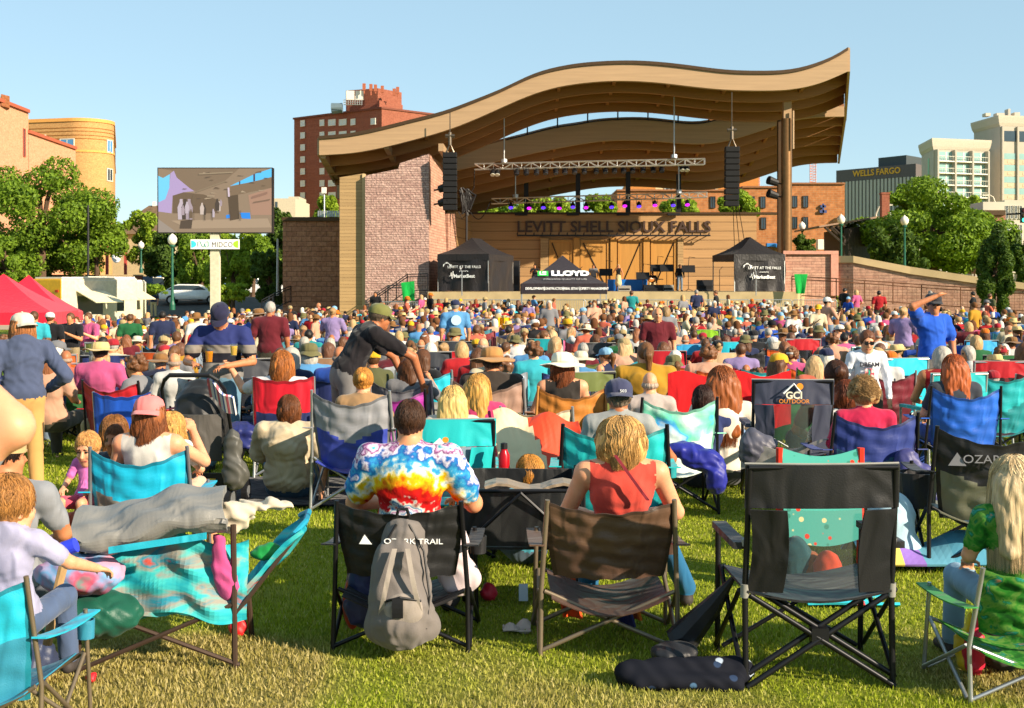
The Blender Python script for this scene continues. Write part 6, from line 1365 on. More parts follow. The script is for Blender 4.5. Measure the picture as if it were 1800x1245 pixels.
# older person with long pale hair
person(1772, 823, 5.6, 'sit', 'older person with long pale blond hair in a green patterned top at the right edge', '#3a8a2a', '#7a9ab0', 'long', '#d9bf93', skin=2, w=.95, sleeve='short', yaw=R(8), topmat=pat('green_leaf_print', blots([(.32, '#174a18'), (.44, '#2f7a26'), (.52, '#5f8a3a'), (.58, '#1f6a34'), (.64, '#2a8a7a'), (.7, '#b07a5a')], 13)), seed=3, hairsc=(1.5, 1.3, 1.25), sc=.775, J=dict(eL=(-.24, -.04, .72), wL=(-.16, .2, .64)))
q = chair('quadlow', (X(1775, 5.5), 5.52, 0), R(3), '#2f8a3a', '#3a7a3c', 'low camp chair with a pale frame and green leafy cloth at the right edge', frame=M_FRAMES, sxyz=(.86, .9, .78))
for s_ in q.children:
    if s_.name.startswith(('backrest', 'seat')):
        for k in range(len(s_.material_slots)): s_.material_slots[k].material = bpy.data.materials['green_leaf_print']
# child and chair at the left front
person(26, 838, 4.8, 'sit', 'child with short ginger blond hair in a pale hoodie at the left front', '#a8a6c4', '#4a5a78', 'short', '#a8743c', skin=2, w=.9, sleeve='short', yaw=R(-35), seed=4, sc=.64, z0=.18, hsc=1.5, hairsc=1.08, hood=True, J=dict(eR=(.32, .02, .8), wR=(.42, .22, .72)))
q = chair('quad', (X(6, 4.75), 4.72, 0), R(-4), '#1fa9c4', '#2c7f9a', 'small turquoise folding chair at the left front edge', frame=plain('taupe_tube', '#7d6f5c', .4, .5), sc=.8)
mb = MB(); mb.lathe([(.026, -.03), (.032, -.03), (.032, .03), (.026, .03)], 14, 0, M=Matrix.Translation(P(122, 962, 5.35)) @ Matrix.Rotation(R(70), 4, 'Y')); tag(obj('wristband', mb, plain('blue_wristband', '#2f3fd0', .5)), 'blue wristband on the wrist of the ginger blond child', 'wristband')
# someone's bare arm close to the camera at the left edge
person(-352, 300, 2.35, 'stand', 'bare elbow of a person standing very close at the left edge', '#8a8f98', '#4a4a50', 'short', '#6a4a30', skin=2, w=1.1, sleeve='short', sc=.98, J=dict(eR=(.415, -.02, 1.52), wR=(.22, .02, 1.70), eL=(-.28, 0, 1.12)), vox=.012)
person(12, 765, 6.7, 'ground', 'bearded person in a khaki cap and grey shirt low at the left edge', '#8f9196', '#4b4f58', 'short', '#2a1a12', 'capback', '#b79a6a', 1, yaw=R(-50), sc=1.06, w=1.1)
# family at the left
person(150, 782, 7.3, 'sit', 'toddler with thin blond hair in a pink shirt sitting on a lap', '#d872b8', '#c04a60', 'short', '#d09a5a', skin=2, rz=R(172), w=.85, sleeve='short', legs='shorts', pitch=R(-14), vox=.009, sc=.44, z0=.30, hsc=1.85, seed=6, neckr=.045)
person(196, 778, 7.75, 'sit', 'child with brown hair and reddish cheeks holding the toddler', '#3a3f4a', '#b8573f', 'short', '#7a4a28', skin=3, rz=R(168), sc=.70, vox=.0125, w=.9, hsc=1.1)
person(204, 725, 8.9, 'ground', 'girl with straight brown bobbed hair sitting behind the toddler', '#7a6a58', '#4a5a50', 'bob', '#8a5a2c', skin=1, yaw=R(-15), sc=.9, hsc=1.1)
person(268, 722, 7.55, 'sit', 'person in a pink cap with wavy auburn hair in a turquoise and grey chair', '#c9c4bc', '#c9a58a', 'wave', '#8a4f28', 'capback', '#e07a78', 2, w=1.0, sleeve='tank', J=dict(eR=(.34, .1, .8), wR=(.22, .25, 1.0), kR=(.28, .42, .48), aR=(.3, .5, .1)), legs='shorts', sc=.86, hsc=1.1)
chair('quad', (X(264, 7.4), 7.42, 0), R(4), '#12a5c8', '#77736c', 'turquoise and grey camp chair under the person in the pink cap', frame=plain('grey_tube', '#77787c', .4, .5), sc=.93)
person(308, 745, 7.75, 'sit', 'small blond child leaning on the person in the pink cap', '#e6d9d0', '#d8a890', 'bob', '#d9a85c', skin=2, yaw=R(-60), sc=.6, z0=.2, w=.75, hsc=1.3)
person(40, 543, 10.2, 'stand', 'standing person in a slate blue hoodie and khaki trousers at the left edge', '#4a5470', '#bf9256', 'wave', '#a4683a', 'capback', '#c9bfae', 1, rz=R(28), sleeve='long', legs='long', loose=.018, hood=True, w=1.08, lean=R(6), yaw=R(20), J=dict(eR=(.36, -.12, 1.15), wR=(.24, .08, 1.02)), hsc=1.08)
# stroller neighbours
MP = pat('navy_grey_polo', stripes([(0, '#262c50'), (.765, '#262c50')], 100)); 
def polo(nt, b):
    sp = N(nt, 'ShaderNodeSeparateXYZ'); L(nt, coords(nt), sp.inputs[0]); mr = N(nt, 'ShaderNodeMapRange'); mr.inputs[1].default_value = .9; mr.inputs[2].default_value = 1.5; L(nt, sp.outputs[2], mr.inputs[0])
    L(nt, ramp(nt, mr.outputs[0], [(0, srgb('#7a7672')), (.36, srgb('#1c1c24')), (.52, srgb('#7d756c')), (.66, srgb('#2a3264'))], 'CONSTANT'), b.inputs['Base Color'])
o = person(390, 523, 12.0, 'stand', 'standing person in a navy and grey striped polo shirt looking down with a cup', '#2a3264', '#5f8297', 'short', '#8a7a6a', 'cap', ('#23233c', '#23233c'), 1, rz=R(180), vox=.0125, pitch=R(-38), topmat=pat('striped_polo', polo), w=1.14, loose=.02, J=dict(eL=(-.33, .1, 1.13), wL=(-.12, .34, 1.1), eR=(.33, .08, 1.13), wR=(.2, .34, 1.12), head=(0, .07, 1.575)))
def cup(loc, col, label, r=.04, h=.13):
    c = empty('cup', loc, label, 'cup'); mb = MB(); mb.lathe([(r * .75, 0), (r, h), (r * .94, h), (r * .7, .006)], 14); obj('shell', mb, glassmat('clear_plastic', (.95, .95, .95), .1), c); mb = MB(); mb.lathe([(r * .68, .008), (r * .9, h * .82)], 14); obj('drink', mb, plain('drink_' + col, col, .2, spec=.5), c); return c
cup(P(362, 634, 11.62) + Vector((.03, 0, -.02)), '#d98a1c', 'clear plastic cup of amber beer held by the person in the striped polo')
cup(P(411, 626, 11.3), '#e0b24a', 'clear plastic cup of pale drink raised by the orange haired person', .036, .11)
person(497, 603, 11.5, 'sit', 'person with orange bobbed hair raising a cup from the red and navy chair', '#d9d6d8', '#3a4a6a', 'wave', '#a8642c', skin=2, w=1.15, sleeve='short', yaw=R(35), armr=1.1, J=dict(eL=(-.42, .16, .88), wL=(-.56, .25, 1.07)), hsc=1.12, sc=.93)
chair('sling', (X(507, 11.5), 11.55, 0), R(2), '#c81a2c', '#27305c', 'red and navy upright camp chair with pale poles', frame=M_FRAMES, sc=1.08)
person(508, 692, 10.3, 'ground', 'person in a cream knitted sweater sitting on a dark blanket', '#cdbb9c', '#3f5f7a', 'bob', '#6f3f1e', skin=2, w=1.15, sleeve='elbow', loose=.03, yaw=R(28), depth=1.1, J=dict(eR=(.33, -.06, .36), wR=(.3, -.1, .1)))
mb = MB(); mb.sheet(lambda u, v: (X(490, 10.5) - .9 + 1.9 * u, 9.9 + 1.5 * v, .025 + .015 * math.sin(u * 17) * math.sin(v * 13)), 24, 18, .012); tag(obj('blanket', mb, cloth('#15161c')), 'black blanket on the grass under the person in the cream sweater', 'blanket')
for x0, s_ in ((428, 1), (575, -1)):
    blob('camp_stool', f"low navy camp seat {'left' if s_ > 0 else 'right'} of the person in the cream sweater", 'camp seat', P(x0, 775, 11.3), [((0, 0, .08), (.2, .14, .09)), ((.05 * s_, 0, -.02), (.2, .16, .07))], nylon('#232a66'))
person(603, 553, 11.6, 'stand', 'person in a black shirt and olive cap bending over towards the seats', '#1b171b', '#6f6c6a', 'short', '#6a5a4a', 'cap', ('#6a6a3a', '#5c5c34'), 3, rz=R(-62), lean=R(33), shades=True, w=1.05, pitch=R(-10), loose=.012, sc=1.0, vox=.0125, J=dict(eL=(-.27, .62, 1.1), wL=(-.22, .72, .84), eR=(.25, .6, 1.12), wR=(.2, .72, .85)))
person(640, 652, 10.2, 'sit', 'person with a blond bun in the grey and blue chair', '#a8845c', '#4a4a58', 'bun', '#c98a3c', skin=2, sc=.86, hsc=1.1)
chair('quad', (X(635, 10.0), 10.0, 0), R(-6), '#8f8f94', '#3a48a8', 'grey and blue tall camp chair left of the tie dye shirt', frame=M_FRAMES, sc=1.05)
chair('quad', (X(694, 11.2), 11.2, 0), R(3), '#9a2a8e', '#a85aa8', 'magenta camp chair left of the white cap', frame=M_FRAMEK, sc=.95)
person(797, 666, 9.2, 'sit', 'person with long straight pale blond hair behind the teal chair', '#d8c8b8', '#5a4a48', 'long', '#dcb870', skin=2, sc=.80, hsc=1.18, seed=2)
person(842, 650, 9.8, 'sit', 'person with long wavy golden hair right of the pale blond one', '#c23a6a', '#5a4a48', 'long', '#c9974a', skin=2, sc=.84, hsc=1.12, seed=5, yaw=R(-25))
q = chair('panel', (X(782, 8.3), 8.35, 0), R(4), '#1fb5b8', '#1fb5b8', 'teal square backed camp chair with a grey mesh window behind the tie dye shirt', frame=M_FRAMEK, sxyz=(1.03, 1, .92), mesh=meshcloth('#7f97a8', .75))
mb = MB(); mb.prism([(-.1, -.385, .80), (-.04, -.385, .86), (0, -.385, .80)], (0, .004, 0)); obj('emblem', mb, M_WHITE, q); mb = MB(); mb.tube([(-.005, -.38, .845), (-.005, -.384, .845)], .02, 12); obj('emblem', mb, plain('orange_print', '#e8902a', .6), q)
o = person(1086, 655, 8.5, 'sit', 'person in a navy cap seated in a teal chair beyond the coral tank top', '#9a9c9a', '#5a6a80', 'short', '#7a6a58', 'capback', '#3a3d58', 3, sc=.88, hsc=1.15, w=1.1, J=dict(eR=(.42, .05, .66), wR=(.36, .3, .6)))
for c_ in o.children:
    if c_.name.startswith('cap'): text('503', .03, M_WHITE, c_, Matrix.Translation((.02, -.1345, .058)) @ FACE_CAM, 'lettering', .002)
q = chair('quad', (X(1078, 8.2), 8.2, 0), R(-3), '#19aeb0', '#128a90', 'bright teal camp chair under the navy cap', frame=M_FRAMEK, sxyz=(1.12, 1, .98))
person(1141, 672, 10.5, 'sit', 'balding person behind the mint green chair', '#b8a8a0', '#4a4a58', 'bald', '#b09a88', skin=2, sc=.83)
MINT = pat('mint_tie_dye', blots([(.36, '#eef4ee'), (.48, '#8fdcc0'), (.56, '#62c8a8'), (.62, '#3f9ad8'), (.7, '#dff0ea')], 3.2)); WASH = pat('pale_wash', blots([(.35, '#e6ece6'), (.5, '#c9dcd8'), (.62, '#f2f2ec')], 3))
q = chair('quad', (X(1178, 9.9), 9.9, 0), R(5), '#8fdcc0', '#d8e4de', 'mint green and white tie dyed camp chair', frame=M_FRAMEK)
for s_ in q.children:
    if s_.name.startswith('backrest'): s_.material_slots[0].material = MINT; s_.material_slots[1].material = WASH
blob('chair_bag', 'royal blue nylon bag hanging off the mint tie dyed chair', 'bag', P(1228, 812, 9.3), [((-.12, 0, .09), (.15, .09, .06)), ((.02, -.05, 0.02), (.15, .09, .09)), ((.12, -.08, -.1), (.08, .08, .13))], nylon('#20268a'))
person(1268, 655, 11.0, 'ground', 'person with very long red brown hair and a white top sitting on the grass', '#e6dccc', '#4a4a50', 'long', '#8a4a20', skin=2, sc=1.12, hsc=1.1, hairsc=1.1)
person(1236, 690, 10.9, 'ground', 'dark haired person in a navy top sitting beside the long red brown hair', '#2c3868', '#2a2c38', 'bob', '#3a2018', skin=1, sc=.98)
mb = MB(); c = P(1290, 700, 11.6); mb.sheet(lambda u, v: (c.x - .6 + 1.15 * u, c.y + .1, c.z + .22 - .5 * v + .03 * math.sin(u * 14)), 16, 8, .015); tag(obj('red_blanket', mb, cloth('#c4161c')), 'red blanket hung over a low chair behind the long red brown hair', 'blanket')
q = chair('panel', (X(1383, 10.3), 10.3, 0), R(-4), '#3c4052', '#3c4052', 'empty charcoal panel chair with a mountain and sun emblem', frame=M_FRAMEK, sxyz=(1.04, 1, 1.03), mesh=meshcloth('#4a5a55', .3))
text('GCI', .075, plain('pale_gold_print', '#e0d8c0', .6), q, Matrix.Translation((0, -.39, .865)) @ FACE_CAM, 'lettering', .002, bold=.002); text('OUTDOOR', .045, plain('orange_print', '#e8902a', .6), q, Matrix.Translation((0, -.395, .82)) @ FACE_CAM, 'lettering', .002)
mb = MB(); mb.tube([(-.08, -.388, .88), (-.0, -.38, .955), (.05, -.385, .89)], .007, 4); obj('emblem', mb, M_WHITE, q); mb = MB(); mb.tube([(.045, -.378, .935), (.045, -.384, .935)], .026, 12); obj('emblem', mb, plain('orange_print', '#e8902a', .6), q)
mb = MB(); c = P(1330, 775, 9.6); mb.sheet(lambda u, v: (c.x - .12 + .62 * u, c.y - .25 * u, c.z - .02 + .02 * math.sin(u * 9) - .2 * v * (1 - u) - .06 * math.sin(u * 3) + .07 * u), 14, 8, .02); tag(obj('grey_cover', mb, nylon('#8f8a84')), 'grey chair cover draped low in front of the charcoal panel chair', 'cover')
blob('carry_bag', 'dark grey carry bag left of the charcoal panel chair', 'bag', P(1322, 790, 9.6), [((0, 0, 0), (.1, .08, .16)), ((.08, 0, .04), (.12, .07, .07))], nylon('#4a4a58'))
person(1468, 640, 11.2, 'ground', 'girl with a dark brown bun in front of the boy with the printed shirt', '#8a4a30', '#3a3a44', 'bun', '#4a2a1a', skin=1, sc=1.2)
person(1486, 660, 10.6, 'ground', 'girl with auburn hair in a speckled dress behind the curly grey blond hair', '#b8b0a8', '#3a3a44', 'bob', '#7a3a1c', skin=1, sc=1.05, topmat=pat('speckled_dress', dots('#d8d2c8', ['#2a2a30', '#3a3a40'], 60, .3)))
person(1515, 668, 9.4, 'sit', 'person with curly grey blond hair and a magenta top in a navy and slate chair', '#c0204a', '#5a4a68', 'curly', '#b08a58', skin=2, sc=.82, hsc=1.2, w=1.12, sleeve='long', armr=1.15)
chair('quad', (X(1514, 9.2), 9.2, 0), R(2), '#2c3a7c', '#3f6a86', 'navy and slate blue camp chair under the curly hair', sxyz=(1.02, 1, .95))
blob('carry_bag', 'indigo cloth bag hanging right of the navy and slate chair', 'bag', P(1608, 842, 8.8), [((-.06, 0, .06), (.1, .07, .16)), ((.04, -.02, -.04), (.12, .07, .15)), ((.1, -.04, -.12), (.09, .07, .09))], nylon('#3a3a72'))
person(1672, 623, 11.1, 'sit', 'person with long straight copper red hair in a plain blue chair', '#3a3f48', '#2a4a9a', 'long', '#a04f22', skin=2, sc=.91, hsc=1.14, seed=7)
chair('quad', (X(1677, 11.0), 11.0, 0), R(-3), '#1f5fc8', '#1d57b8', 'plain bright blue camp chair under the copper red hair', sxyz=(1.0, 1, 1.0))
DREAM = '#e6e9f2'
o = person(1524, 570, 12.6, 'stand', 'boy in a white shirt with pale blue sleeves and printed words', DREAM, '#4a4238', 'short', '#5a341c', skin=2, rz=R(178), sleeve='long', legs='shorts', sc=.785, hsc=1.2, shades=True, pitch=R(-12), vox=.0125)
for s_, z in (('DREAM', 1.31), ('TEAM', 1.09)): text(s_, .075, plain('dark_print', '#2a2a34', .6), o, Matrix.Translation((0, .135 + (1.31 - z) * .02, z)) @ Matrix.Rotation(R(180), 4, 'Z') @ FACE_CAM, 'lettering', .003, bold=.003)
mb = MB(); mb.box((-.06, .136, 1.14), (.06, .143, 1.26)); obj('print', mb, pat('colour_print', blots([(.35, '#2fae9a'), (.45, '#1f3a40'), (.52, '#e0405a'), (.62, '#e8e2d8')], 16)), o)
person(1640, 509, 15.5, 'stand', 'standing person in a royal blue shirt shading the eyes with one arm', '#2159c8', '#6f6a66', 'short', '#5a4636', 'cap', '#2a2a30', 1, rz=R(-160), yaw=R(-20), loose=.02, vox=.015, shades=True, w=.95, J=dict(eR=(.36, .1, 1.58), wR=(.12, .19, 1.69), eL=(-.27, 0, 1.14)))
q = chair('quad', (X(1742, 7.7), 7.9, 0), R(-6), '#1c1c1f', '#6a6a58', 'black and khaki camp chair with grey lettering behind the long pale blond hair', sxyz=(1.15, 1, 1.0))
text('OZARK TRAIL', .07, plain('grey_print', '#77777c', .6), q, Matrix.Translation((.04, -.44, .72)) @ FACE_CAM, 'lettering', .002); mb = MB(); mb.prism([(-.25, -.425, .68), (-.16, -.435, .68), (-.205, -.43, .76)], (0, .003, 0)); obj('logo', mb, plain('grey_print', '#77777c', .6), q)
mb = MB(); mb.lathe([(.11, 0), (.13, .22), (.12, .22), (.1, .02)], 14); tag(obj('side_bag', mb, nylon('#26262a'), loc=P(1612, 890, 8.0)), 'black open side bag hanging left of the black and khaki chair', 'bag')
person(865, 575, 11.6, 'sit', 'person in a wide brown sun hat and dark grey shirt', '#3c342e', '#4a4a44', 'short', '#5a4636', 'sunhat', ('#a87a46', '#8f6438'), 1, sc=.95, w=1.25, sleeve='short', loose=.02, hsc=1.12)
chair('quad', (X(861, 11.3), 11.25, 0), R(-2), '#9a7a6a', '#6a6a54', 'brown and khaki camp chair under the wide brown sun hat', frame=M_FRAMES, sxyz=(1.08, 1, 1.05))
person(988, 590, 11.3, 'sit', 'person in a cream sun hat with brown curls and a dark sleeveless top', '#2f2a26', '#4a4a44', 'wave', '#8a4a22', 'sunhat', ('#e3dcc4', '#cfc4a4'), 2, sc=.92, sleeve='tank', hsc=1.1)
chair('quad', (X(995, 11.0), 11.0, 0), R(6), '#b8742e', '#a8682a', 'tan orange camp chair under the cream sun hat', frame=plain('tan_tube', '#b07a40', .5), sc=1.0)
chair('quadlow', (X(948, 9.9), 9.9, 0), R(-5), '#d8c0a0', '#cdb493', 'empty beige camp chair in front of the cream sun hat', frame=M_FRAMES, sxyz=(.95, 1, 1.12))
# orange blanket, child, bottle, wagon
mb = MB(); c = P(935, 765, 9.0)
mb.sheet(lambda u, v: (c.x - .28 + .62 * u + .05 * v, c.y + .1 - .35 * v, c.z + .16 - .06 * u - .42 * v ** 1.2 + .03 * math.sin(u * 12 + v * 3)), 20, 14, .02, lambda u, v: 0 if u > .38 + .2 * v else 1); tag(obj('draped_blanket', mb, [nylon('#d8401c'), cloth('#d9c49c')]), 'orange and cream cloth draped over a chair left of the bright teal chair', 'blanket')
person(928, 797, 7.9, 'ground', 'small child with straw blond hair low behind the black wagon', '#4aa0b8', '#4a5a68', 'bob', '#c98a3a', skin=2, sc=.73, hsc=1.2, rz=R(30))
b = empty('water_bottle', P(886, 842, 7.9), 'red metal water bottle beside the straw blond child', 'bottle'); mb = MB(); mb.lathe([(.034, 0), (.036, .02), (.036, .15), (.022, .18), (.02, .19)], 14); obj('body', mb, plain('red_metal', '#c01824', .25, .4), b, smooth=True); mb = MB(); mb.lathe([(.022, .19), (.022, .225), (.001, .23)], 12); obj('lid', mb, M_BLACK, b)
w_ = empty('folding_wagon', (X(915, 7.2), 7.2, 0), 'black folding wagon between the two front chairs', 'wagon')
mb = MB()
for x in (-.33, .33): mb.sheet(lambda u, v: (x, -.3 + .9 * u, .32 + .3 * v), 6, 3, .015)
for y in (-.3, .6): mb.sheet(lambda u, v: (-.33 + .66 * u, y + .02 * math.sin(u * 6), .32 + .3 * v), 6, 3, .015)
mb.box((-.32, -.29, .3), (.32, .59, .315)); obj('basket', mb, nylon('#1d1e1f'), w_)
mb = MB()
for x in (-.345, .345): mb.tube([(x, -.32, .3), (x, -.32, .63), (x, .62, .63), (x, .62, .3), (x, -.32, .3)], .012, 6)
mb.tube([(-.345, -.32, .63), (.345, -.32, .63)], .012, 6); mb.tube([(-.345, -.33, .3), (0, -.34, .62), (.345, -.33, .3)], .012, 6); obj('frame', mb, M_FRAMEK, w_)
for x in (-.3, .3):
    for y in (-.22, .5): mb = MB(); mb.tube([(x - .025, y, .1), (x + .025, y, .1)], .1, 16); mb.tube([(x, y, .1), (x, y, .3)], .012, 6); obj('wheel', mb, M_BLACK, w_)
mb = MB(); mb.sheet(lambda u, v: (-.2 + .5 * u, -.28 + .2 * v, .64 + .02 * math.sin(u * 9)), 8, 4, .015); obj('folded_cover', mb, nylon('#8a7a66'), w_)
# --- grey backpack hung on the tie dye chair
b = empty('backpack', (X(709, 5.9), 5.86, .07), 'grey backpack hanging on the back of the black front chair', 'backpack')
F_ = Field(); F_.cap((-.005, .02, .13), (0, .07, .5), .15, .1, 0, .05, .006); F_.ell((0, -.03, .17), (.13, .1, .13), 0, .05, None, .005); F_.cap((-.11, 0, .09), (.12, 0, .09), .07, .06, 0, .05); F_.ell((-.09, .0, .28), (.06, .08, .2), 0, .05)
V, Q, l_ = F_.mesh(.011); link('pack_body', npmesh('pack', V, Q), cloth('#716a66', fold=.6), b)
F_ = Field(); F_.ell((.01, -.1, .19), (.095, .045, .085), 0, .02, None, .004); V, Q, l_ = F_.mesh(.01); link('front_pocket', npmesh('pack', V, Q), cloth('#8f857c', fold=.6), b)
for s_ in (-1, 1): mb = MB(); mb.sheet(lambda u, v: (s_ * (.03 + .07 * v) + .022 * (u - .5), -.055 - .075 * math.sin(math.pi * (v * .8 + .1)), .47 - .33 * v), 3, 14, .012); obj('shoulder_strap', mb, cloth('#9a8f84'), b)
for pts in ([(-.1, -.075, .1), (-.125, -.06, .25), (-.1, -.02, .45), (-.03, .0, .57)], [(.115, -.075, .1), (.13, -.06, .25), (.1, -.02, .45), (.03, .0, .57)], [(-.085, -.118, .235), (0, -.142, .262), (.095, -.118, .24)]):
    mb = MB(); mb.tube(pts, .006, 6); obj('zip', mb, M_BLACK, b)
mb = MB(); mb.tube([(-.03, .02, .6), (-.02, 0, .64), (.02, 0, .64), (.03, .02, .6)], .009, 6); obj('top_handle', mb, M_BLACK, b)
mb = MB(); mb.sheet(lambda u, v: (-.01 + .05 * (u - .5), -.148 - .004 * math.sin(v * 3), .26 - .09 * v), 3, 4, .01); obj('tag', mb, M_BLACK, b)
blob('white_cloth', 'pale folded cloth right of the grey backpack', 'cloth', P(800, 985, 6.12), [((0, 0, .04), (.07, .06, .14)), ((.02, 0, -.08), (.1, .06, .1))], cloth('#cbb9bc'))
blob('bag', 'navy bag hanging left of the grey backpack', 'bag', P(640, 1040, 6.2), [((0, 0, .05), (.08, .06, .12)), ((.0, 0, -.08), (.1, .07, .1))], nylon('#2f3058'))
blob('bag', 'orange red bag below the left side of the black front chair', 'bag', P(618, 1062, 6.25), [((0, 0, 0), (.04, .06, .13))], nylon('#b8381c'))
# --- things around the brown chair
for px, py, D, w, h, c_, lab in ((990, 1040, 6.5, .09, .27, '#d8501c', 'orange cloth bag hanging under the dark brown chair'), (1085, 1070, 6.4, .08, .18, '#2a2a5e', 'dark blue cloth hanging under the dark brown chair'), (1103, 1062, 6.45, .04, .16, '#d8701c', 'small orange strip hanging under the dark brown chair')):
    mb = MB(); c = P(px, py, D); mb.sheet(lambda u, v: (c.x - w / 2 + w * u + .05 * v, c.y + .03 * math.sin(u * 4), c.z + h / 2 - h * v), 6, 8, .015); tag(obj('hanging_cloth', mb, cloth(c_)), lab, 'cloth')
mb = MB(); pts = [P(1292, 1012, 5.8), P(1255, 1062, 5.85), P(1205, 1118, 5.9), P(1178, 1128, 5.9)]; mb.tube(pts, [.008, .045, .075, .05], 8); tag(obj('closed_umbrella', mb, nylon('#16161a')), 'black folded umbrella leaning between the brown and black chairs', 'umbrella')
mb = MB(); c = P(1185, 1150, 5.75); F_ = Field(); F_.ell((0, 0, .05), (.11, .09, .05), 0, .03, None, .006); V, Q, l_ = F_.mesh(.01); o = link('pouch', npmesh('pouch', V, Q), nylon('#1c1d22'), loc=(c.x, c.y, 0.02)); tag(o, 'black rounded pouch on the grass at the umbrella tip', 'pouch')
F_ = Field(); F_.cap((-.24, 0, .055), (.24, .02, .055), .06, .065, 0, .03, .008); F_.cap((-.2, -.06, .035), (.22, -.06, .035), .04, .04, 0, .03, .006); V, Q, l_ = F_.mesh(.011)
tag(link('rolled_blanket', npmesh('roll', V, Q), pat('dark_floral', dots('#14161f', ['#a8b4c4', '#4a6a8a', '#14161f', '#14161f', '#2a3a55'], 14, .22)), loc=(X(1200, 5.55), 5.5, 0)), 'rolled black blanket with pale blue flowers on the grass', 'blanket')
# --- things beyond the black chair
mb = MB(); mb.sheet(lambda u, v: (X(1440, 7.4) - .22 + .46 * u, 7.4 - .06 * v, .80 - .52 * v - .05 * math.sin(math.pi * u)), 12, 10, .012); FLR = pat('teal_floral', dots('#4fa89a', ['#d8402a', '#e8d8a0', '#4fa89a', '#3a8a78', '#4fa89a'], 22, .3))
o = tag(obj('beach_chair', mb, FLR), 'low beach chair of teal flowered cloth with red edges seen through the black chair', 'beach chair')
for x in (-.235, .245): mb = MB(); mb.tube([(X(1440, 7.4) + x, 7.42, 0), (X(1440, 7.4) + x, 7.4, .8)], .022, 7); obj('frame', mb, plain('red_tube', '#c8301c', .5), o)
for px, py, D, r, c_, lab in ((1420, 990, 7.2, (.09, .09, .12), '#8a4a28', 'brown woven basket under the teal flowered chair'), (1455, 1010, 7.1, (.08, .08, .13), '#b83a18', 'rust red towel under the teal flowered chair'), (1478, 1000, 7.0, (.03, .03, .07), '#d8a01c', 'yellow bottle under the teal flowered chair'), (1398, 1030, 7.2, (.1, .1, .16), '#1f4a50', 'dark teal cooler bag under the teal flowered chair')):
    F_ = Field(); F_.ell((0, 0, r[2]), r, 0, .02, None, .006); V, Q, l_ = F_.mesh(.012); tag(link('bag' if 'bag' in lab else 'bundle', npmesh('bundle', V, Q), cloth(c_), loc=(X(px, D), D, 0)), lab, 'bag' if 'bag' in lab else 'bundle')
MATB = pat('striped_towel', stripes([(0, '#4f8fa8'), (.4, '#e8e6ea'), (.55, '#d8c060'), (.65, '#8a6ab8'), (.8, '#5f9ab0')], .9, 0))
mb = MB(); mb.sheet(lambda u, v: (X(1590, 7.9) - .35 + .8 * u, 7.6 + .5 * v, .06 + .16 * math.sin(math.pi * v) * (.7 + .3 * math.sin(u * 9))), 20, 12, .015); tag(obj('towel', mb, MATB), 'striped blue, white and purple towel heap right of the black chair', 'towel')
mb = MB(); mb.sheet(lambda u, v: (X(1500, 7.0) - .3 + .5 * u, 6.8 + .3 * v, .03 + .06 * math.sin(u * 5) * math.sin(v * 3)), 16, 8, .015); tag(obj('towel', mb, pat('cyan_dots', dots('#35b8cc', ['#d8303a', '#f0f0f0', '#35b8cc', '#35b8cc'], 9, .3))), 'cyan dotted towel on the grass beyond the black chair', 'towel')
F_ = Field(); F_.ell((0, 0, .28), (.15, .12, .2), 0, .03, None, .006); F_.ell((.02, 0, .12), (.17, .13, .12), 0, .05); V, Q, l_ = F_.mesh(.013); tag(link('tote_bag', npmesh('bag', V, Q), cloth('#a8c4d4'), loc=(X(1562, 7.9), 7.85, 0)), 'pale blue tote bag right of the black chair', 'bag')
# under the green chair at right
for px, py, D, c_, lab in ((1698, 1100, 5.7, '#e0b81c', 'yellow toy bag under the green leafy chair'), (1712, 1110, 5.65, '#d81c3a', 'red toy bag under the green leafy chair'), (1765, 1110, 5.7, '#2a2622', 'dark bag under the green leafy chair'), (1745, 1060, 5.8, '#8fb0a0', 'pale green bag under the green leafy chair')):
    F_ = Field(); F_.ell((0, 0, .1), (.05 if px < 1740 else .1, .06, .1), 0, .02, None, .008); F_.cap((0, 0, .15), (.02, 0, .26), .02, .012, 0, .02); V, Q, l_ = F_.mesh(.01); tag(link('bag', npmesh('bag', V, Q), nylon(c_), loc=(X(px, D), D, 0)), lab, 'bag')
# --- lounge chair with a grey roll at the left front
lc = empty('lounge_chair', (X(290, 5.85), 5.85, 0), 'long camp lounge chair with a grey padded back and teal printed seat', 'lounge chair', None, R(6))
LG = pat('teal_print', blots([(.3, '#0c5a68'), (.42, '#1a98a8'), (.5, '#3fb0b0'), (.56, '#8f8a80'), (.61, '#1f8aa0'), (.66, '#c04a3a'), (.7, '#1a90a0')], 3.0, (1, 1, 2.4)))
mb = MB(); mb.sheet(lambda u, v: (-.36 + .66 * u + .02 * math.sin(v * 5), -.12 - .24 * math.sin(math.pi * v) ** .7 + .14 * v, .56 + .16 * v + .09 * u - .02 * math.sin(u * 7) + .008 * math.sin(u * 19 + v * 8) + .006 * math.sin(v * 23 - u * 13)), 36, 26, .03); obj('grey_cover', mb, nylon('#7a7874'), lc)
mb = MB(); mb.sheet(lambda u, v: (-.18 + .42 * u, -.365 + .0 * v, .585 + .055 * u + .03 * v), 10, 2, .004); obj('stripe', mb, nylon('#1fa0b8'), lc)
mb = MB(); mb.sheet(lambda u, v: (-.33 + .72 * u, -.14 + .1 * v + .04 * math.sin(u * 6) + .012 * math.sin(u * 21 + v * 7) + .01 * math.sin(v * 19 + u * 9), .24 + .34 * v - .03 * math.sin(u * 9)), 36, 24, .015); obj('backrest', mb, LG, lc)
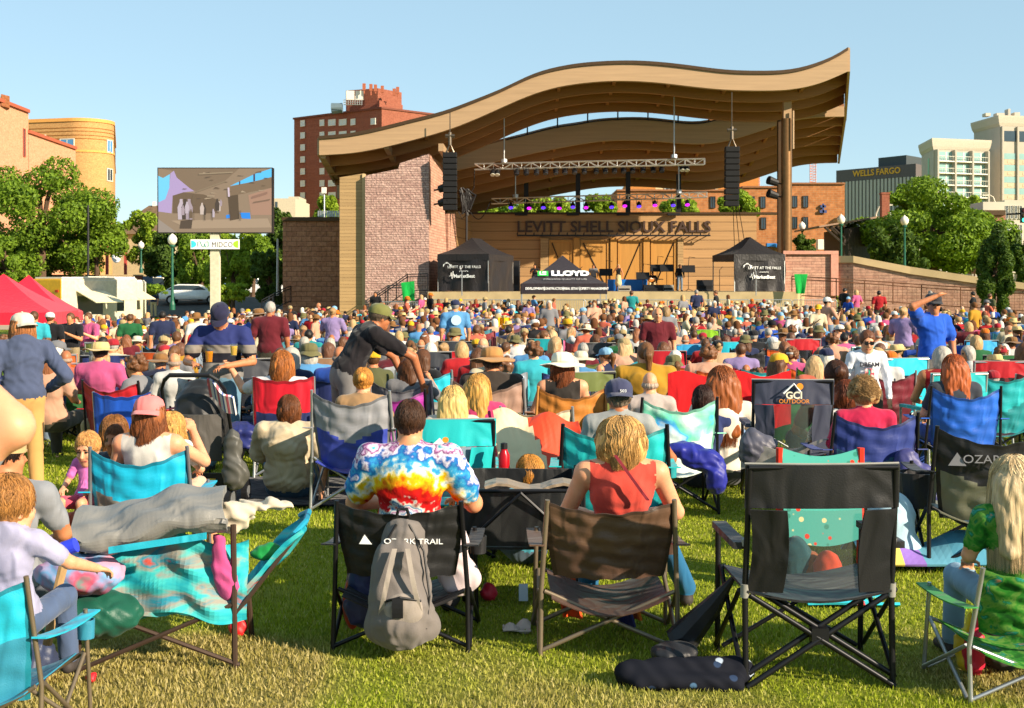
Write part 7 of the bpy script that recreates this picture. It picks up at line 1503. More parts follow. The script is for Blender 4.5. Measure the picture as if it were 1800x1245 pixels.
mb = MB(); mb.sheet(lambda u, v: (-.36 + 1.0 * u, -.12 + .5 * v, .26 - .05 * math.sin(math.pi * v) + .012 * math.sin(u * 17 + v * 6) + .01 * math.sin(u * 29 - v * 11) + max(0, u - .66) * 1.1), 26, 10, .02); obj('seat', mb, LG, lc)
for a, c in (((-.36, -.16, 0), (-.34, -.14, .66)), ((.34, -.16, 0), (.33, -.14, .66)), ((-.36, .4, 0), (-.34, .36, .3)), ((.36, .4, 0), (.34, .36, .3))): mb = MB(); mb.tube([a, c], .014, 7); obj('leg', mb, plain('bronze_tube', '#4a3a30', .5, .4), lc)
for a, c in (((-.36, -.17, .02), (.34, -.15, .3)), ((.36, -.16, .02), (-.34, -.14, .3)), ((.34, -.15, .25), (.62, -.08, .6)), ((.34, .37, .25), (.62, .4, .6))): mb = MB(); mb.tube([a, c], .011, 6); obj('strut', mb, plain('bronze_tube', '#4a3a30', .5, .4), lc)
mb = MB(); mb.tube([(.60, -.1, .6), (.65, .02, .64), (.65, .28, .64), (.60, .4, .6)], .014, 7); obj('foot_bar', mb, plain('teal_tube', '#1f8aa8', .5), lc)
blob('pink_cloth', 'pink cloth hanging from the side of the teal printed lounge chair', 'cloth', P(392, 1012, 5.75), [((-.02, 0, .09), (.035, .03, .1)), ((.02, 0, -.02), (.05, .03, .09))], cloth('#b84a80'))
blob('crumpled_cloth', 'crumpled cream cloth lying on the lounge chair back', 'cloth', P(430, 898, 5.85), [((-.08, 0, 0), (.12, .09, .035)), ((.08, .02, .02), (.13, .06, .025)), ((-.04, -.04, -.04), (.06, .05, .07))], cloth('#c9bba4'), vox=.01, wr=.012)
blob('green_bag', 'bright green bag on the foot of the lounge chair', 'bag', P(468, 972, 5.9), [((0, 0, 0), (.07, .06, .03)), ((.03, 0, .02), (.05, .05, .03))], nylon('#128a40'))
blob('pillow', 'pink and blue pillow left of the lounge chair', 'pillow', P(140, 1010, 5.6), [((0, 0, 0), (.2, .14, .09))], pat('pink_blue_pillow', blots([(.4, '#c890a8'), (.5, '#6a98c0'), (.6, '#b8506a'), (.7, '#2f8a80')], 4)))
mb = MB(); c = P(98, 1040, 5.2); mb.tube([c + Vector((.04, 0, .14)), c + Vector((0, 0, -.02)), c + Vector((-.035, 0, -.22))], [.02, .018, .02], 8); tag(obj('rolled_strap', mb, cloth('#a8875c')), 'tan padded chair arm at the left front', 'chair arm')
blob('green_fabric', 'dark green fabric heap below the pillow', 'cooler', P(150, 1080, 5.65), [((0, 0, 0), (.26, .14, .11))], nylon('#12503f'))  # green fabric, the shadow over it put into its dark colour
for px, py, D, r, c_, lab in ((420, 1110, 6.3, .05, '#d81c20', 'red ball like bag on the grass right of the lounge chair'), (163, 1187, 5.55, .025, '#e01c28', 'small red tag on the grass under the lounge chair'), (860, 1045, 7.0, .05, '#c01c34', 'crimson bag on the grass right of the tie dye chair'), (50, 1150, 5.5, .12, '#2c3550', 'dark blue bag under the turquoise front chair'), (75, 1120, 5.6, .06, '#c8286a', 'magenta bag under the turquoise front chair')):
    F_ = Field(); F_.ell((0, 0, r * .9), (r, r, r), 0, .02, None, .008); V, Q, l_ = F_.mesh(.01); tag(link('bag', npmesh('bag', V, Q), nylon(c_), loc=(X(px, D), D, 0)), lab, 'bag')
mb = MB(); mb.sheet(lambda u, v: (X(912, 6.9) + .05 * u, 6.9 + .02 * v, .02 + .09 * v), 3, 3, .01); tag(obj('paper_wrapper', mb, plain('pale_blue_paper', '#b8c8d8', .6)), 'pale blue paper wrapper on the grass left of the brown chair', 'wrapper')
mb = MB(); mb.sheet(lambda u, v: (X(905, 6.3) - .06 + .14 * u, 6.3 + .12 * v, .02 + .03 * math.sin(u * 6) * math.sin(v * 5)), 8, 8, .008); tag(obj('crumpled_wrapper', mb, plain('grey_paper', '#b8aaa0', .7)), 'crumpled grey wrapper on the grass between the two front chairs', 'wrapper')
# --- stroller
st = empty('stroller', (X(352, 9.7), 9.7, 0), 'black baby stroller with a folded hood and loaded basket', 'stroller')
F_ = Field(); F_.ell((0, .05, .78), (.21, .2, .26), 0, .05, None, .006); F_.ell((0, .12, .62), (.2, .24, .16), 0, .05, None, .004); F_.ell((0, .35, .8), (.17, .3, .2), sub=True); V, Q, l_ = F_.mesh(.013); link('hood', npmesh('hood', V, Q), nylon('#1d1d1e'), st)
mb = MB(); mb.sheet(lambda u, v: (-.19 + .38 * u, -.1 - .07 * math.sin(math.pi * u) - .03 * v, .42 + .36 * v), 10, 8, .02); obj('back_panel', mb, nylon('#4a4642'), st)
mb = MB(); mb.sheet(lambda u, v: (-.22 + .44 * u, -.05 + .35 * v, .2 + .05 * math.sin(u * 6)), 8, 8, .02); mb.sheet(lambda u, v: (-.22 + .44 * u, -.07, .12 + .2 * v), 6, 4, .02); obj('basket', mb, nylon('#161617'), st)
for x in (-.25, .25):
    mb = MB(); mb.tube([(x, .4, .12), (x, .05, .5), (x * .95, -.22, .98), (x * .8, -.28, 1.05)], .014, 7); mb.tube([(x, -.15, .13), (x, .05, .5)], .014, 7); obj('frame', mb, M_FRAMEK, st)
    for y, r in ((-.15, .13), (.42, .1)): mb = MB(); mb.tube([(x * 1.06 - .02, y, r), (x * 1.06 + .02, y, r)], r, 18); w = obj('wheel', mb, M_BLACK, st); mb = MB(); mb.tube([(x * 1.06 - .026, y, r), (x * 1.06 + .026, y, r)], r * .5, 12); obj('rim', mb, M_STEEL, w)
mb = MB(); mb.tube([(-.2, -.28, 1.05), (-.15, -.32, 1.09), (.15, -.32, 1.09), (.2, -.28, 1.05)], .017, 8); obj('handle', mb, M_BLACK, st)
mb = MB(); mb.sheet(lambda u, v: (.12 + .2 * u, -.28 + .1 * v, 1.06 - .16 * u - .14 * v + .02 * math.sin(u * 8)), 8, 8, .02); tag(obj('plaid_shirt', mb, pat('plaid', stripes([(0, '#c8c4cc'), (.3, '#5a6a9a'), (.5, '#d8d2cc'), (.7, '#b8606a')], .07, 0)), M=Matrix.Translation(st.location)), 'plaid shirt draped over the stroller handle', 'shirt')
mb = MB(); mb.box((-.14, -.09, .2), (.14, -.083, .28)); obj('label_patch', mb, pat('yellow_red_print', blots([(.4, '#d8b83a'), (.5, '#b8342a'), (.6, '#e0d0a0')], 14)), st)
blob('plastic_bag', 'grey plastic bag hanging on the right of the stroller', 'bag', st.location + Vector((.3, -.22, .42)), [((0, 0, .1), (.07, .06, .16)), ((.02, 0, -.08), (.1, .08, .13))], plain('grey_plastic', '#4d4c47', .5, spec=.4))
chair('sling', (X(240, 10.2), 10.2, 0), R(-2), '#1a50b8', '#1846a8', 'plain royal blue upright chair left of the stroller', frame=M_FRAMES, sxyz=(.92, 1, 1.05))
# ================================================================ the middle and far crowd
def taken(x, y, r=.4): return any((x - a) ** 2 + (y - b) ** 2 < (r * .5 + c * .5 + .12) ** 2 for a, b, c in OCC)
LIB = {}
def lib(key):
    if key in LIB: return LIB[key]
    k, kw, jm = {'sit_m': ('sit', dict(w=1.1, loose=.012), {}), 'sit_f': ('sit', dict(w=.95, bust=.02, sleeve='elbow'), {}), 'sit_l': ('sit', dict(w=1.0, sleeve='long', yaw=R(22)), {}), 'sit_r': ('sit', dict(w=1.05, yaw=R(-28)), dict(eR=(.33, .06, .78), wR=(.2, .22, 1.0))),
                 'sit_t': ('sit', dict(w=.98, sleeve='tank'), {}), 'sit_b': ('sit', dict(w=1.25, depth=1.2, loose=.02, yaw=R(8)), {}), 'st_m': ('stand', dict(w=1.1, loose=.015), {}), 'st_f': ('stand', dict(w=.95, bust=.02, legs='shorts'), dict(eR=(.3, -.06, 1.15), wR=(.2, .1, 1.02))),
                 'st_p': ('stand', dict(w=1.05, legs='shorts', loose=.01), dict(eR=(.28, .1, 1.15), wR=(.14, .33, 1.3), eL=(-.28, .08, 1.15), wL=(-.12, .33, 1.28))), 'st_k': ('stand', dict(w=1.0, sleeve='long', yaw=R(40)), {}), 'st_d': ('stand', dict(w=.9, sleeve='tank', skirt=True, legs='bare', bust=.025), dict(eR=(.3, .06, 1.2), wR=(.1, .2, 1.44)))}[key]
    f = figure(joints(k, 0, kw.get('w', 1.0), **jm), vox=.022, face=True, **kw); me = npmesh('person', f[0], f[1], f[2]); LIB[key] = (me, f[3]); return LIB[key]
TOPS = [('white', '#d8d6d2'), ('navy', '#232c4e'), ('red', '#b01c24'), ('black', '#1a1a1e'), ('sky blue', '#5a9ad0'), ('grey', '#86868a'), ('pink', '#cf5a8c'), ('olive', '#5a5c3a'), ('teal', '#1f8f92'), ('coral', '#d06a52'), ('royal blue', '#2450b0'), ('mustard', '#c08f28'), ('lavender', '#9a86b8'), ('maroon', '#6a1c28'), ('forest green', '#1f6238'), ('peach', '#d9a488'), ('turquoise', '#35b0c0'), ('cream', '#d8c9a8')]
HAIRS = [('short grey hair', 'short', '#9a948c'), ('short brown hair', 'short', '#5a3a22'), ('short black hair', 'short', '#1e1814'), ('white bobbed hair', 'bob', '#d4ccbe'), ('long blond hair', 'long', '#b8966a'), ('long brown hair', 'long', '#5f3a20'), ('auburn wavy hair', 'wave', '#64402c'), ('blond bob', 'bob', '#b89464'), ('a brown ponytail', 'pony', '#6a4526'), ('curly brown hair', 'curly', '#6a4428'), ('a bald head', 'bald', '#a08a78'), ('a blond bun', 'bun', '#a8865a'), ('silver wavy hair', 'wave', '#b8b0a6'), ('long copper hair', 'long', '#865232')]
HATS = [('white cap', 'cap', '#dcdad4'), ('khaki cap', 'cap', '#b09a6c'), ('navy cap', 'cap', '#2a3050'), ('red cap', 'cap', '#a82430'), ('straw hat', 'straw', '#d8bd82'), ('cream sun hat', 'sunhat', '#ddd2b8'), ('olive bucket hat', 'bucket', '#6f6a44'), ('black cap', 'cap', '#202024'), ('orange cap', 'cap', '#d8701c'), ('pale blue cap', 'cap', '#86b4d6'), ('white visor', 'visor', '#e0ded8'), ('brown sun hat', 'sunhat', '#8a6238'), ('grey cap', 'cap', '#77777a'), ('yellow cap', 'cap', '#e0ac24')]
TOPS = [(n, mul(srgb(c), .72)) for n, c in TOPS]; WT = {'white': 5, 'grey': 4, 'navy': 4, 'black': 4, 'red': 4, 'cream': 4, 'peach': 3, 'coral': 3, 'maroon': 3, 'pink': 2, 'sky blue': 2, 'royal blue': 2, 'lavender': 2}; TOPW = [t for t in TOPS for _ in range(WT.get(t[0], 1))]; HAIRS = [(n, s, mul(srgb(c), .95)) for n, s, c in HAIRS]; HATS = [(n, s, mul(srgb(c), .8)) for n, s, c in HATS]
def zone(px, y):
    row = 'near' if y < 17 else 'halfway back' if y < 24 else 'far back'
    for lim, s_ in ((140, 'below the red tents'), (260, 'below the food trucks'), (350, 'left of the screen'), (440, 'below the screen post'), (520, 'left of brown wall'), (610, 'below the brown wall'), (690, 'below the stone pillar'), (765, 'below the stair railing'), (850, 'below the left tent'), (915, 'left of plum tent'), (995, 'below the plum tent'), (1065, 'right of plum tent'), (1130, 'below the singer'), (1200, 'below the fiddler'), (1265, 'left of right tent'), (1330, 'below the right tent'), (1400, 'below the round column'), (1480, 'below the wall panel'), (1560, 'below the timber shelter'), (1640, 'below the globe lamp'), (1720, 'below the rounded tree'), (9999, 'below the dark conifer')):
        if px < lim: return row + ' ' + s_
USED = set()
def look(r, z, std):
    for _ in range(400):
        hat = r.choice(HATS) if r.random() < .36 else None; hr = r.choice(HAIRS); tp = r.choice(TOPW)
        what = hat[0] if hat else hr[0]
        lab = f"{'standing' if std else 'seated'} person with {what} and {tp[0]} top {z}"
        if lab not in USED: USED.add(lab); return lab, hat, hr, tp
    return lab, hat, hr, tp
BOT = ['#3b4a66', '#4a4438', '#2a2c34', '#8a7a5c', '#6a7a8c', '#c9b48a']
FAR = []                                                            # (x, y, z, rz, kind) left for the far mass
def crowd_person(r, x, y, std, key=None, look_=None, rz=None, sc=None, z=None, group=None):
    key = key or r.choice(('st_m', 'st_f', 'st_p', 'st_k') if std else ('sit_m', 'sit_f', 'sit_l', 'sit_r', 'sit_t', 'sit_b', 'sit_f', 'sit_m'))
    me, HM = lib(key); px = 900 + x * F / y; lab, hat, hr, tp = look_ or look(r, zone(px, y), std)
    g = ground(x, y) if z is None else z
    o = body_obj(me, r.choice(SKINS), cloth(tp[1], name='shirt'), cloth(r.choice(BOT), name='trousers'), (x, y, g), rz if rz is not None else R(r.gauss(0, 17) if r.random() > .1 else r.choice((-60, 50, 75, -80))) + (0 if not std else R(r.choice((0, 0, 0, 90, -70, 170)))), sc or ((r.uniform(.84, 1.0) if r.random() > .12 else r.uniform(.66, .8)) if not std else r.uniform(.9, .99)), lab, group or ('people standing in the crowd' if std else 'people seated in the crowd'))
    if hr[1] != 'bald' or not hat: wear(o, HM, hr[1], hr[2], None, None, False, r.randrange(2))
    if hat: wear(o, HM, None, None, hat[1], (hat[2], mul(hat[2], .8)))
    OCC.append((x, y, .42)); return o
cr = random.Random(21)
CH = [('teal', '#1fa8b0', '#178088'), ('royal blue', '#2055b8', '#1c4aa0'), ('navy', '#2a3468', '#232b58'), ('red', '#b81c28', '#8a1620'), ('black', '#1c1c20', '#26262a'), ('green', '#2f6a3a', '#28582f'), ('sky blue', '#2f9ad0', '#2a86b8'), ('grey', '#77777c', '#5a5a60'), ('lime green', '#9ad034', '#86b82c'), ('brown', '#8a6a50', '#6a5240'), ('maroon', '#6a1c2a', '#551622'), ('orange', '#d0581c', '#a84818'), ('periwinkle', '#6a78c0', '#8a98b8'), ('tan', '#c0a07a', '#a88a66'), ('charcoal', '#3a3d44', '#2f3238'), ('turquoise and grey', '#22b8d0', '#8a8a86'), ('white and blue', '#cfdcea', '#7fa0c8'), ('olive', '#5f6a34', '#4c552a')]
CUSED = set()
def crowd_chair(r, x, y, px, col=None):
    z = zone(px, y)
    for _ in range(200):
        c = col or r.choice(CH); st_ = r.choice(('quad', 'quad', 'sling', 'panel')); nm = {'quad': 'sling backed', 'sling': 'upright', 'panel': 'square backed'}[st_]
        lab = f'{c[0]} {nm} camp chair {z}'
        if lab not in CUSED: break
        col = None
    if lab in CUSED: return
    CUSED.add(lab); chair(st_, (x, y - .02, ground(x, y)), R(r.gauss(0, 9)), c[1], c[2], lab, frame=r.choice((M_FRAMEK, M_FRAMES)), sc=r.uniform(.98, 1.1))
# people one can point to in the middle rows: px, ytop, D, hair/hat, top, chair colour
MID = [(120, 612, 12.3, 'a bald head', None, 'coral', 'green'), (287, 586, 13.2, None, 'khaki cap', 'black', 'black'), (228, 622, 12.4, 'curly brown hair', None, 'grey', 'red'), (785, 600, 12.4, 'a blond bun', None, 'white', 'red'), (722, 624, 11.6, 'long brown hair', None, 'grey', 'grey'), (708, 606, 12.6, None, 'white cap', 'white', None), (905, 585, 13.3, None, 'olive bucket hat', 'white', 'red'),
       (1087, 583, 14.0, None, 'grey cap', 'forest green', 'green'), (1139, 582, 13.6, None, 'khaki cap', 'black', 'black'), (1172, 571, 15.0, None, 'red cap', 'white', None), (1206, 586, 13.2, 'a bald head', None, 'coral', 'sky blue'), (1278, 588, 12.4, 'auburn wavy hair', None, 'cream', 'turquoise and grey'), (1256, 588, 13.2, 'short brown hair', None, 'navy', 'navy'), (1245, 566, 15.6, 'short grey hair', None, 'white', 'lime green'), (1372, 598, 12.4, 'long copper hair', None, 'olive', 'periwinkle'), (1385, 583, 13.4, 'auburn wavy hair', None, 'grey', 'sky blue'),
       (1472, 568, 13.6, None, 'white cap', 'peach', 'white and blue'), (1438, 566, 14.2, 'short grey hair', None, 'sky blue', 'navy'), (1588, 575, 12.8, 'auburn wavy hair', None, 'teal', 'teal'), (1618, 592, 12.1, 'white bobbed hair', None, 'royal blue', 'olive'), (1642, 607, 11.7, 'blond bob', None, 'cream', 'white and blue'), (1708, 586, 13.0, 'long blond hair', None, 'royal blue', 'sky blue'), (1775, 588, 12.2, None, 'brown sun hat', 'white', 'brown'), (1560, 570, 13.9, 'long brown hair', None, 'maroon', 'charcoal'),
       (930, 560, 16.5, 'short brown hair', None, 'black', 'navy'), (1345, 563, 15.6, 'short grey hair', None, 'grey', 'royal blue'), (1135, 556, 17.5, None, 'orange cap', 'white', None), (1070, 552, 18.5, 'long brown hair', None, 'sky blue', 'sky blue'), (700, 580, 14.5, 'blond bob', None, 'white', 'grey'), (755, 572, 15.2, 'short grey hair', None, 'white', None), (835, 572, 15.8, 'short brown hair', None, 'coral', 'charcoal'), (650, 600, 13.2, 'short grey hair', None, 'olive', 'green'), (540, 590, 13.6, 'white bobbed hair', None, 'navy', 'navy'), (580, 592, 13.0, 'white bobbed hair', None, 'forest green', None), (475, 592, 14.6, 'short brown hair', None, 'teal', 'royal blue'), (320, 600, 14.0, 'auburn wavy hair', None, 'mustard', None), (180, 612, 13.0, 'long blond hair', None, 'sky blue', 'navy'), (210, 600, 13.4, 'short black hair', None, 'navy', None)]
for px, yt, D, hr, ht, tp, ch in MID:
    for _ in range(12): D = .5 * D + .5 * max(12.2, (H - (1.2 if ht else 1.16) - ground(X(px, D), D)) * F / (yt - YH))
    x = X(px, D); h = next((h for h in HAIRS if h[0] == hr), HAIRS[1]); t = next(t for t in TOPS if t[0] == tp); hh = next((k for k in HATS if k[0] == ht), None)
    what = ht or hr; lab = f'seated person with {what} and {tp} top {zone(px, D)}'
    if lab in USED: lab = lab.replace('seated person', 'seated viewer')
    USED.add(lab); crowd_person(cr, x, D, False, 'sit_t' if 'sleeveless' in tp else None, (lab, hh, h, t), sc=min(1.02, max(.84, (Z(yt, D) - ground(x, D)) / (1.31 if hh else 1.28))))
    if ch: crowd_chair(cr, x, D, px, next(c for c in CH if c[0] == ch))
# standing people the photograph shows by themselves
for px, yt, D, key, hr, ht, tp, rz, lab in ((475, 528, 20, 'st_m', 'short grey hair', None, 'maroon', 0, 'broad standing person in a rust red plaid shirt behind the striped polo'), (800, 526, 25, 'st_m', 'short grey hair', 'navy cap', 'sky blue', R(10), 'standing person in a bright blue shirt with a round white print on the back'), (60, 545, 22, 'st_m', 'short brown hair', None, 'turquoise', R(10), 'standing person in a turquoise shirt below the red tents'),
                               (88, 548, 23, 'st_m', 'short brown hair', 'white cap', 'black', 0, 'standing person in a black shirt and white cap beside the turquoise shirt'), (124, 548, 24, 'st_p', 'short brown hair', None, 'black', R(170), 'standing person in a dark shirt facing the camera near the yellow truck'), (155, 548, 25, 'st_p', 'short brown hair', None, 'pink', R(160), 'standing person in a pink shirt facing the camera near the yellow truck'), (228, 532, 33, 'st_m', 'short brown hair', None, 'forest green', R(20), 'standing person in a green shirt below the white trailers'), (285, 545, 28, 'st_m', 'short black hair', None, 'navy', R(30), 'standing person in a navy shirt below the left of the screen'),
                               (1224, 498, 58, 'st_m', 'short grey hair', None, 'navy', R(20), 'standing person in a navy shirt at the barrier left of the right black tent'), (1258, 503, 57, 'st_k', 'short brown hair', None, 'black', R(70), 'standing person in a black shirt at the barrier beside the right black tent'), (1110, 500, 56, 'st_p', 'short brown hair', None, 'teal', 0, 'standing person filming the stage with both arms raised'), (1485, 493, 60, 'st_m', 'short black hair', None, 'black', R(-60), 'standing person in black by the ramp railing'), (1505, 496, 58, 'st_f', 'blond bob', None, 'pink', R(30), 'standing person in a pink top by the ramp railing'),
                               (910, 527, 52, 'st_k', 'long brown hair', None, 'black', 0, 'standing person all in black left of the plum tent leg'), (1025, 540, 33, 'st_f', 'short grey hair', 'pale blue cap', 'grey', R(80), 'standing person in a pale blue cap and grey top below the plum tent'), (660, 512, 64, 'st_m', 'short black hair', None, 'black', R(170), 'standing person in black at the foot of the stone pillar'), (510, 516, 57, 'st_m', 'short grey hair', 'khaki cap', 'black', R(200), 'standing person in a khaki cap near the low brown wall'), (560, 513, 58, 'st_m', 'a bald head', None, 'coral', R(100), 'tall standing person in a coral shirt near the low brown wall'),
                               (1545, 508, 55, 'st_m', 'short black hair', None, 'red', 0, 'standing person in a red shirt in front of the retaining wall'), (1635, 505, 55, 'st_f', 'short grey hair', None, 'white', R(20), 'standing person in white behind the royal blue shirt'), (1710, 512, 54, 'st_f', 'short black hair', None, 'black', R(60), 'standing person in black near the dark conifer'), (1740, 515, 52, 'st_m', 'short brown hair', None, 'olive', R(-60), 'standing person in an olive shirt beside the dark conifer'), (270, 482, 84, 'st_m', 'short brown hair', None, 'navy', R(180), 'distant person in navy on the street beside the lamp post')):
    x = X(px, D); g = ground(x, D); hh = next((k for k in HATS if k[0] == ht), None)
    o = crowd_person(cr, x, D, True, key, (lab, hh, next(h for h in HAIRS if h[0] == hr), next(t for t in TOPS if t[0] == tp)), rz, min(1.08, max(.84, (Z(yt, D) - g) / 1.74)))
    if 'round white print' in lab: mb = MB(); mb.tube([(0, -.162, 1.33), (0, -.169, 1.33)], .1, 20); obj('shirt_print', mb, plain('faded_white_print', '#a8c8e0', .8), o)
vest = plain('safety_vest_stripe', '#c8d83a', .6)
for px, D, hat in ((548, 55, None), (578, 54, 'straw')):
    x = X(px, D); o = crowd_person(cr, x, D, True, 'st_m', (f"standing steward in a blue safety vest with yellow bands {'wearing a straw hat' if hat else 'and no hat'}", HATS[4] if hat else None, HAIRS[1], TOPS[10]), 0, .96)
    mb = MB()
    for z in (1.05, 1.22): mb.loft([[Vector((.2 * math.cos(a), -.015 + .155 * math.sin(a), z + h)) for a in np.linspace(0, 2 * math.pi, 17)[:-1]] for h in (0, .045)])
    for s_ in (-1, 1): mb.box((s_ * .1 - .02, -.165, 1.1), (s_ * .1 + .02, -.15, 1.4))
    obj('safety_bands', mb, vest, o)
# band
SG = FLZ
for px, D, key, hr, tp, rz, lab in ((1087, 78, 'st_d', 'long blond hair', 'black', R(175), 'blond singer in a black dress on the stage'), (1195, 79, 'st_k', 'short brown hair', 'black', R(190), 'fiddler in black standing among the music stands'), (940, 79, 'st_p', 'short black hair', 'black', R(180), 'guitarist in black seen above the plum tent at the left'), (1043, 80, 'st_m', 'short brown hair', 'grey', R(180), 'musician in grey behind the right slope of the plum tent')):
    x = X(px, D); crowd_person(cr, x, D, True, key, (lab, None, next(h for h in HAIRS if h[0] == hr), next(t for t in TOPS if t[0] == tp)), rz, .98, SG, 'musicians on the stage')
crowd_person(cr, X(1147, 79.5), 79.5, False, 'sit_l', ('seated guitarist in black between the singer and the fiddler', None, HAIRS[1], TOPS[3]), R(170), .98, SG, 'musicians on the stage')
o = empty('guitar', (X(1147, 79.1), 79.1, SG + .72), 'acoustic guitar on the lap of the seated guitarist', 'guitar', None, R(20)); F_ = Field(); F_.ell((-.12, 0, 0), (.19, .05, .17), 0, .05); F_.ell((.1, 0, .02), (.14, .05, .13), 0, .05); V, Q, l_ = F_.mesh(.025); link('body', npmesh('guitar', V, Q), plain('honey_guitar', '#a8682a', .3, spec=.5), o); mb = MB(); mb.box((.2, -.02, .0), (.75, .02, .06)); obj('neck', mb, M_DKMETAL, o)
def stand(px, D, h, label):
    o = empty('music_stand', (X(px, D), D, SG), label, 'music stand', 'music stands on the stage'); mb = MB(); mb.tube([(0, 0, .1), (0, 0, h)], .02, 5)
    for a in (0, 2.1, 4.2): mb.tube([(0, 0, .15), (.3 * math.cos(a), .3 * math.sin(a), 0)], .015, 4)
    obj('tripod', mb, M_BLACK, o); mb = MB(); mb.box((-.42, -.03, -.24), (.42, .03, .24), 0, Matrix.Translation((0, 0, h)) @ Matrix.Rotation(R(-25), 4, 'X')); obj('desk', mb, M_BLACK, o); mb = MB(); mb.tube([(0, 0, h + .2), (.05, 0, h + .75), (.4, -.1, h + .7)], .02, 5); obj('lamp_arm', mb, M_BLACK, o)
for a in ((1130, 78, .95, 'music stand nearest the blue stage panel'), (1155, 79, 1.45, 'music stand beside the seated guitarist'), (1172, 78.6, 1.45, 'music stand left of the fiddler'), (1210, 78.6, 1.4, 'music stand right of the fiddler'), (1065, 80, 1.2, 'music stand left of the singer')): stand(*a)
o = empty('blue_riser', (X(1104, 80), 80, SG), 'bright blue low riser on the stage behind the singer', 'riser'); mb = MB(); mb.box((X(1068, 80) - X(1104, 80), 0, 0), (X(1138, 80) - X(1104, 80), .1, .75)); obj('face', mb, plain('bright_blue_panel', '#1668b8', .5, var=.05), o)
for px, w, h, lab in ((1098, .8, .35, 'grey floor monitor in front of the singer'), (1175, .7, .4, 'grey floor monitor in front of the fiddler'), (1150, 1.3, .4, 'black amplifier case below the seated guitarist'), (1240, 1.0, .7, 'black keyboard and case at the right of the stage'), (900, 1.0, 1.9, 'black loudspeaker stack right of the left black tent'), (955, .7, .5, 'black amplifier behind the plum tent')):
    o = empty('stage_box', (X(px, 77.5), 77.5, SG), lab, 'stage equipment'); mb = MB(); mb.prism([(-w / 2, 0, 0), (-w / 2, .5, 0), (-w / 2, .45, h), (-w / 2, .2, h)], (w, 0, 0)); obj('case', mb, M_BLACK if 'black' in lab else plain('grey_monitor', '#8a857a', .6), o, bev=.03); mb = MB(); mb.box((-w * .4, .04, h * .15), (w * .4, .1, h * .5)); obj('grille', mb, plain('speaker_grille', '#141416', .8), o)
for px in (978, 1018, 1265): mb = MB(); mb.tube([(X(px, 76), 76, SG), (X(px, 76), 76, SG + 1.3), (X(px, 76) + .2, 76, SG + 1.5)], .02, 5); tag(obj('microphone_stand', mb, M_BLACK), f'thin black microphone stand on the stage {({978: "behind the left of the plum tent", 1018: "behind the right of the plum tent", 1265: "left of the right black tent"})[px]}', 'microphone stand')
for px, D, lab in ((812, 66.2, 'pale microphone stand before the left black tent'), (1329, 66.4, 'pale microphone stand before the right black tent')): mb = MB(); x = X(px, D); mb.tube([(x, D, SG - .2), (x, D, SG + 1.05), (x - .08, D, SG + 1.2)], .03, 5); mb.lathe([(.01, 0), (.07, .02), (.07, .1), (.01, .12)], 8, 0, (x - .08, D, SG + 1.18)); tag(obj('microphone_stand', mb, M_STEEL), lab, 'microphone stand')
# rows of seats, thinning to a mass the farther they are
N_IND = sum(1 for o in SC.objects if o.name.split('.')[0] == 'person'); spots = []
D_ = 12.6
while D_ < 64:
    half = 0.43 * D_ + 2.5; x = -half
    while x < half:
        xx = x + cr.uniform(-.12, .12); yy = D_ + cr.uniform(-.32, .32); px = 900 + xx * F / yy; x += (cr.choice((.66, .72, .78, .95)) if D_ < 30 else cr.choice((.58, .64, .7, .8))) if cr.random() > .07 else 1.5
        left = px < 620 - (yy - 30) * 2 and yy > 30
        if taken(xx, yy): continue
        if left: continue
        if yy > 50 and px > 1350 and yy > 50 + (1800 - px) / 40: continue
        if 955 < px < 1035 and abs(yy - 61) < 2.5: continue
        if px < -20 or px > 1830: FAR.append((xx, yy, False)); continue
        spots.append((xx, yy, yy > 17 and cr.random() < .035))
    D_ += cr.uniform(1.35, 1.6) if D_ < 30 else cr.uniform(1.15, 1.35)
for _ in range(420):                                                 # people standing about at the left
    yy = 30 + 31 * cr.random() ** .8; px = cr.uniform(60 if yy < 40 else 130, 600 - (yy - 30) * 1.2); xx = X(px, yy)
    if px < 360 and yy > 55: continue
    if taken(xx, yy, .5) or any((xx - a) ** 2 + (yy - b) ** 2 < .2 for a, b, s_ in spots if s_): continue
    spots.append((xx, yy, True))
spots.sort(key=lambda s_: s_[1]); budget = 298 - N_IND
for i, (xx, yy, std) in enumerate(spots):
    if i < budget and yy < 40:
        crowd_person(cr, xx, yy, std)
        if yy < 24 and not std and cr.random() < .7: crowd_chair(cr, xx, yy, 900 + xx * F / yy)
    else: FAR.append((xx, yy, std))
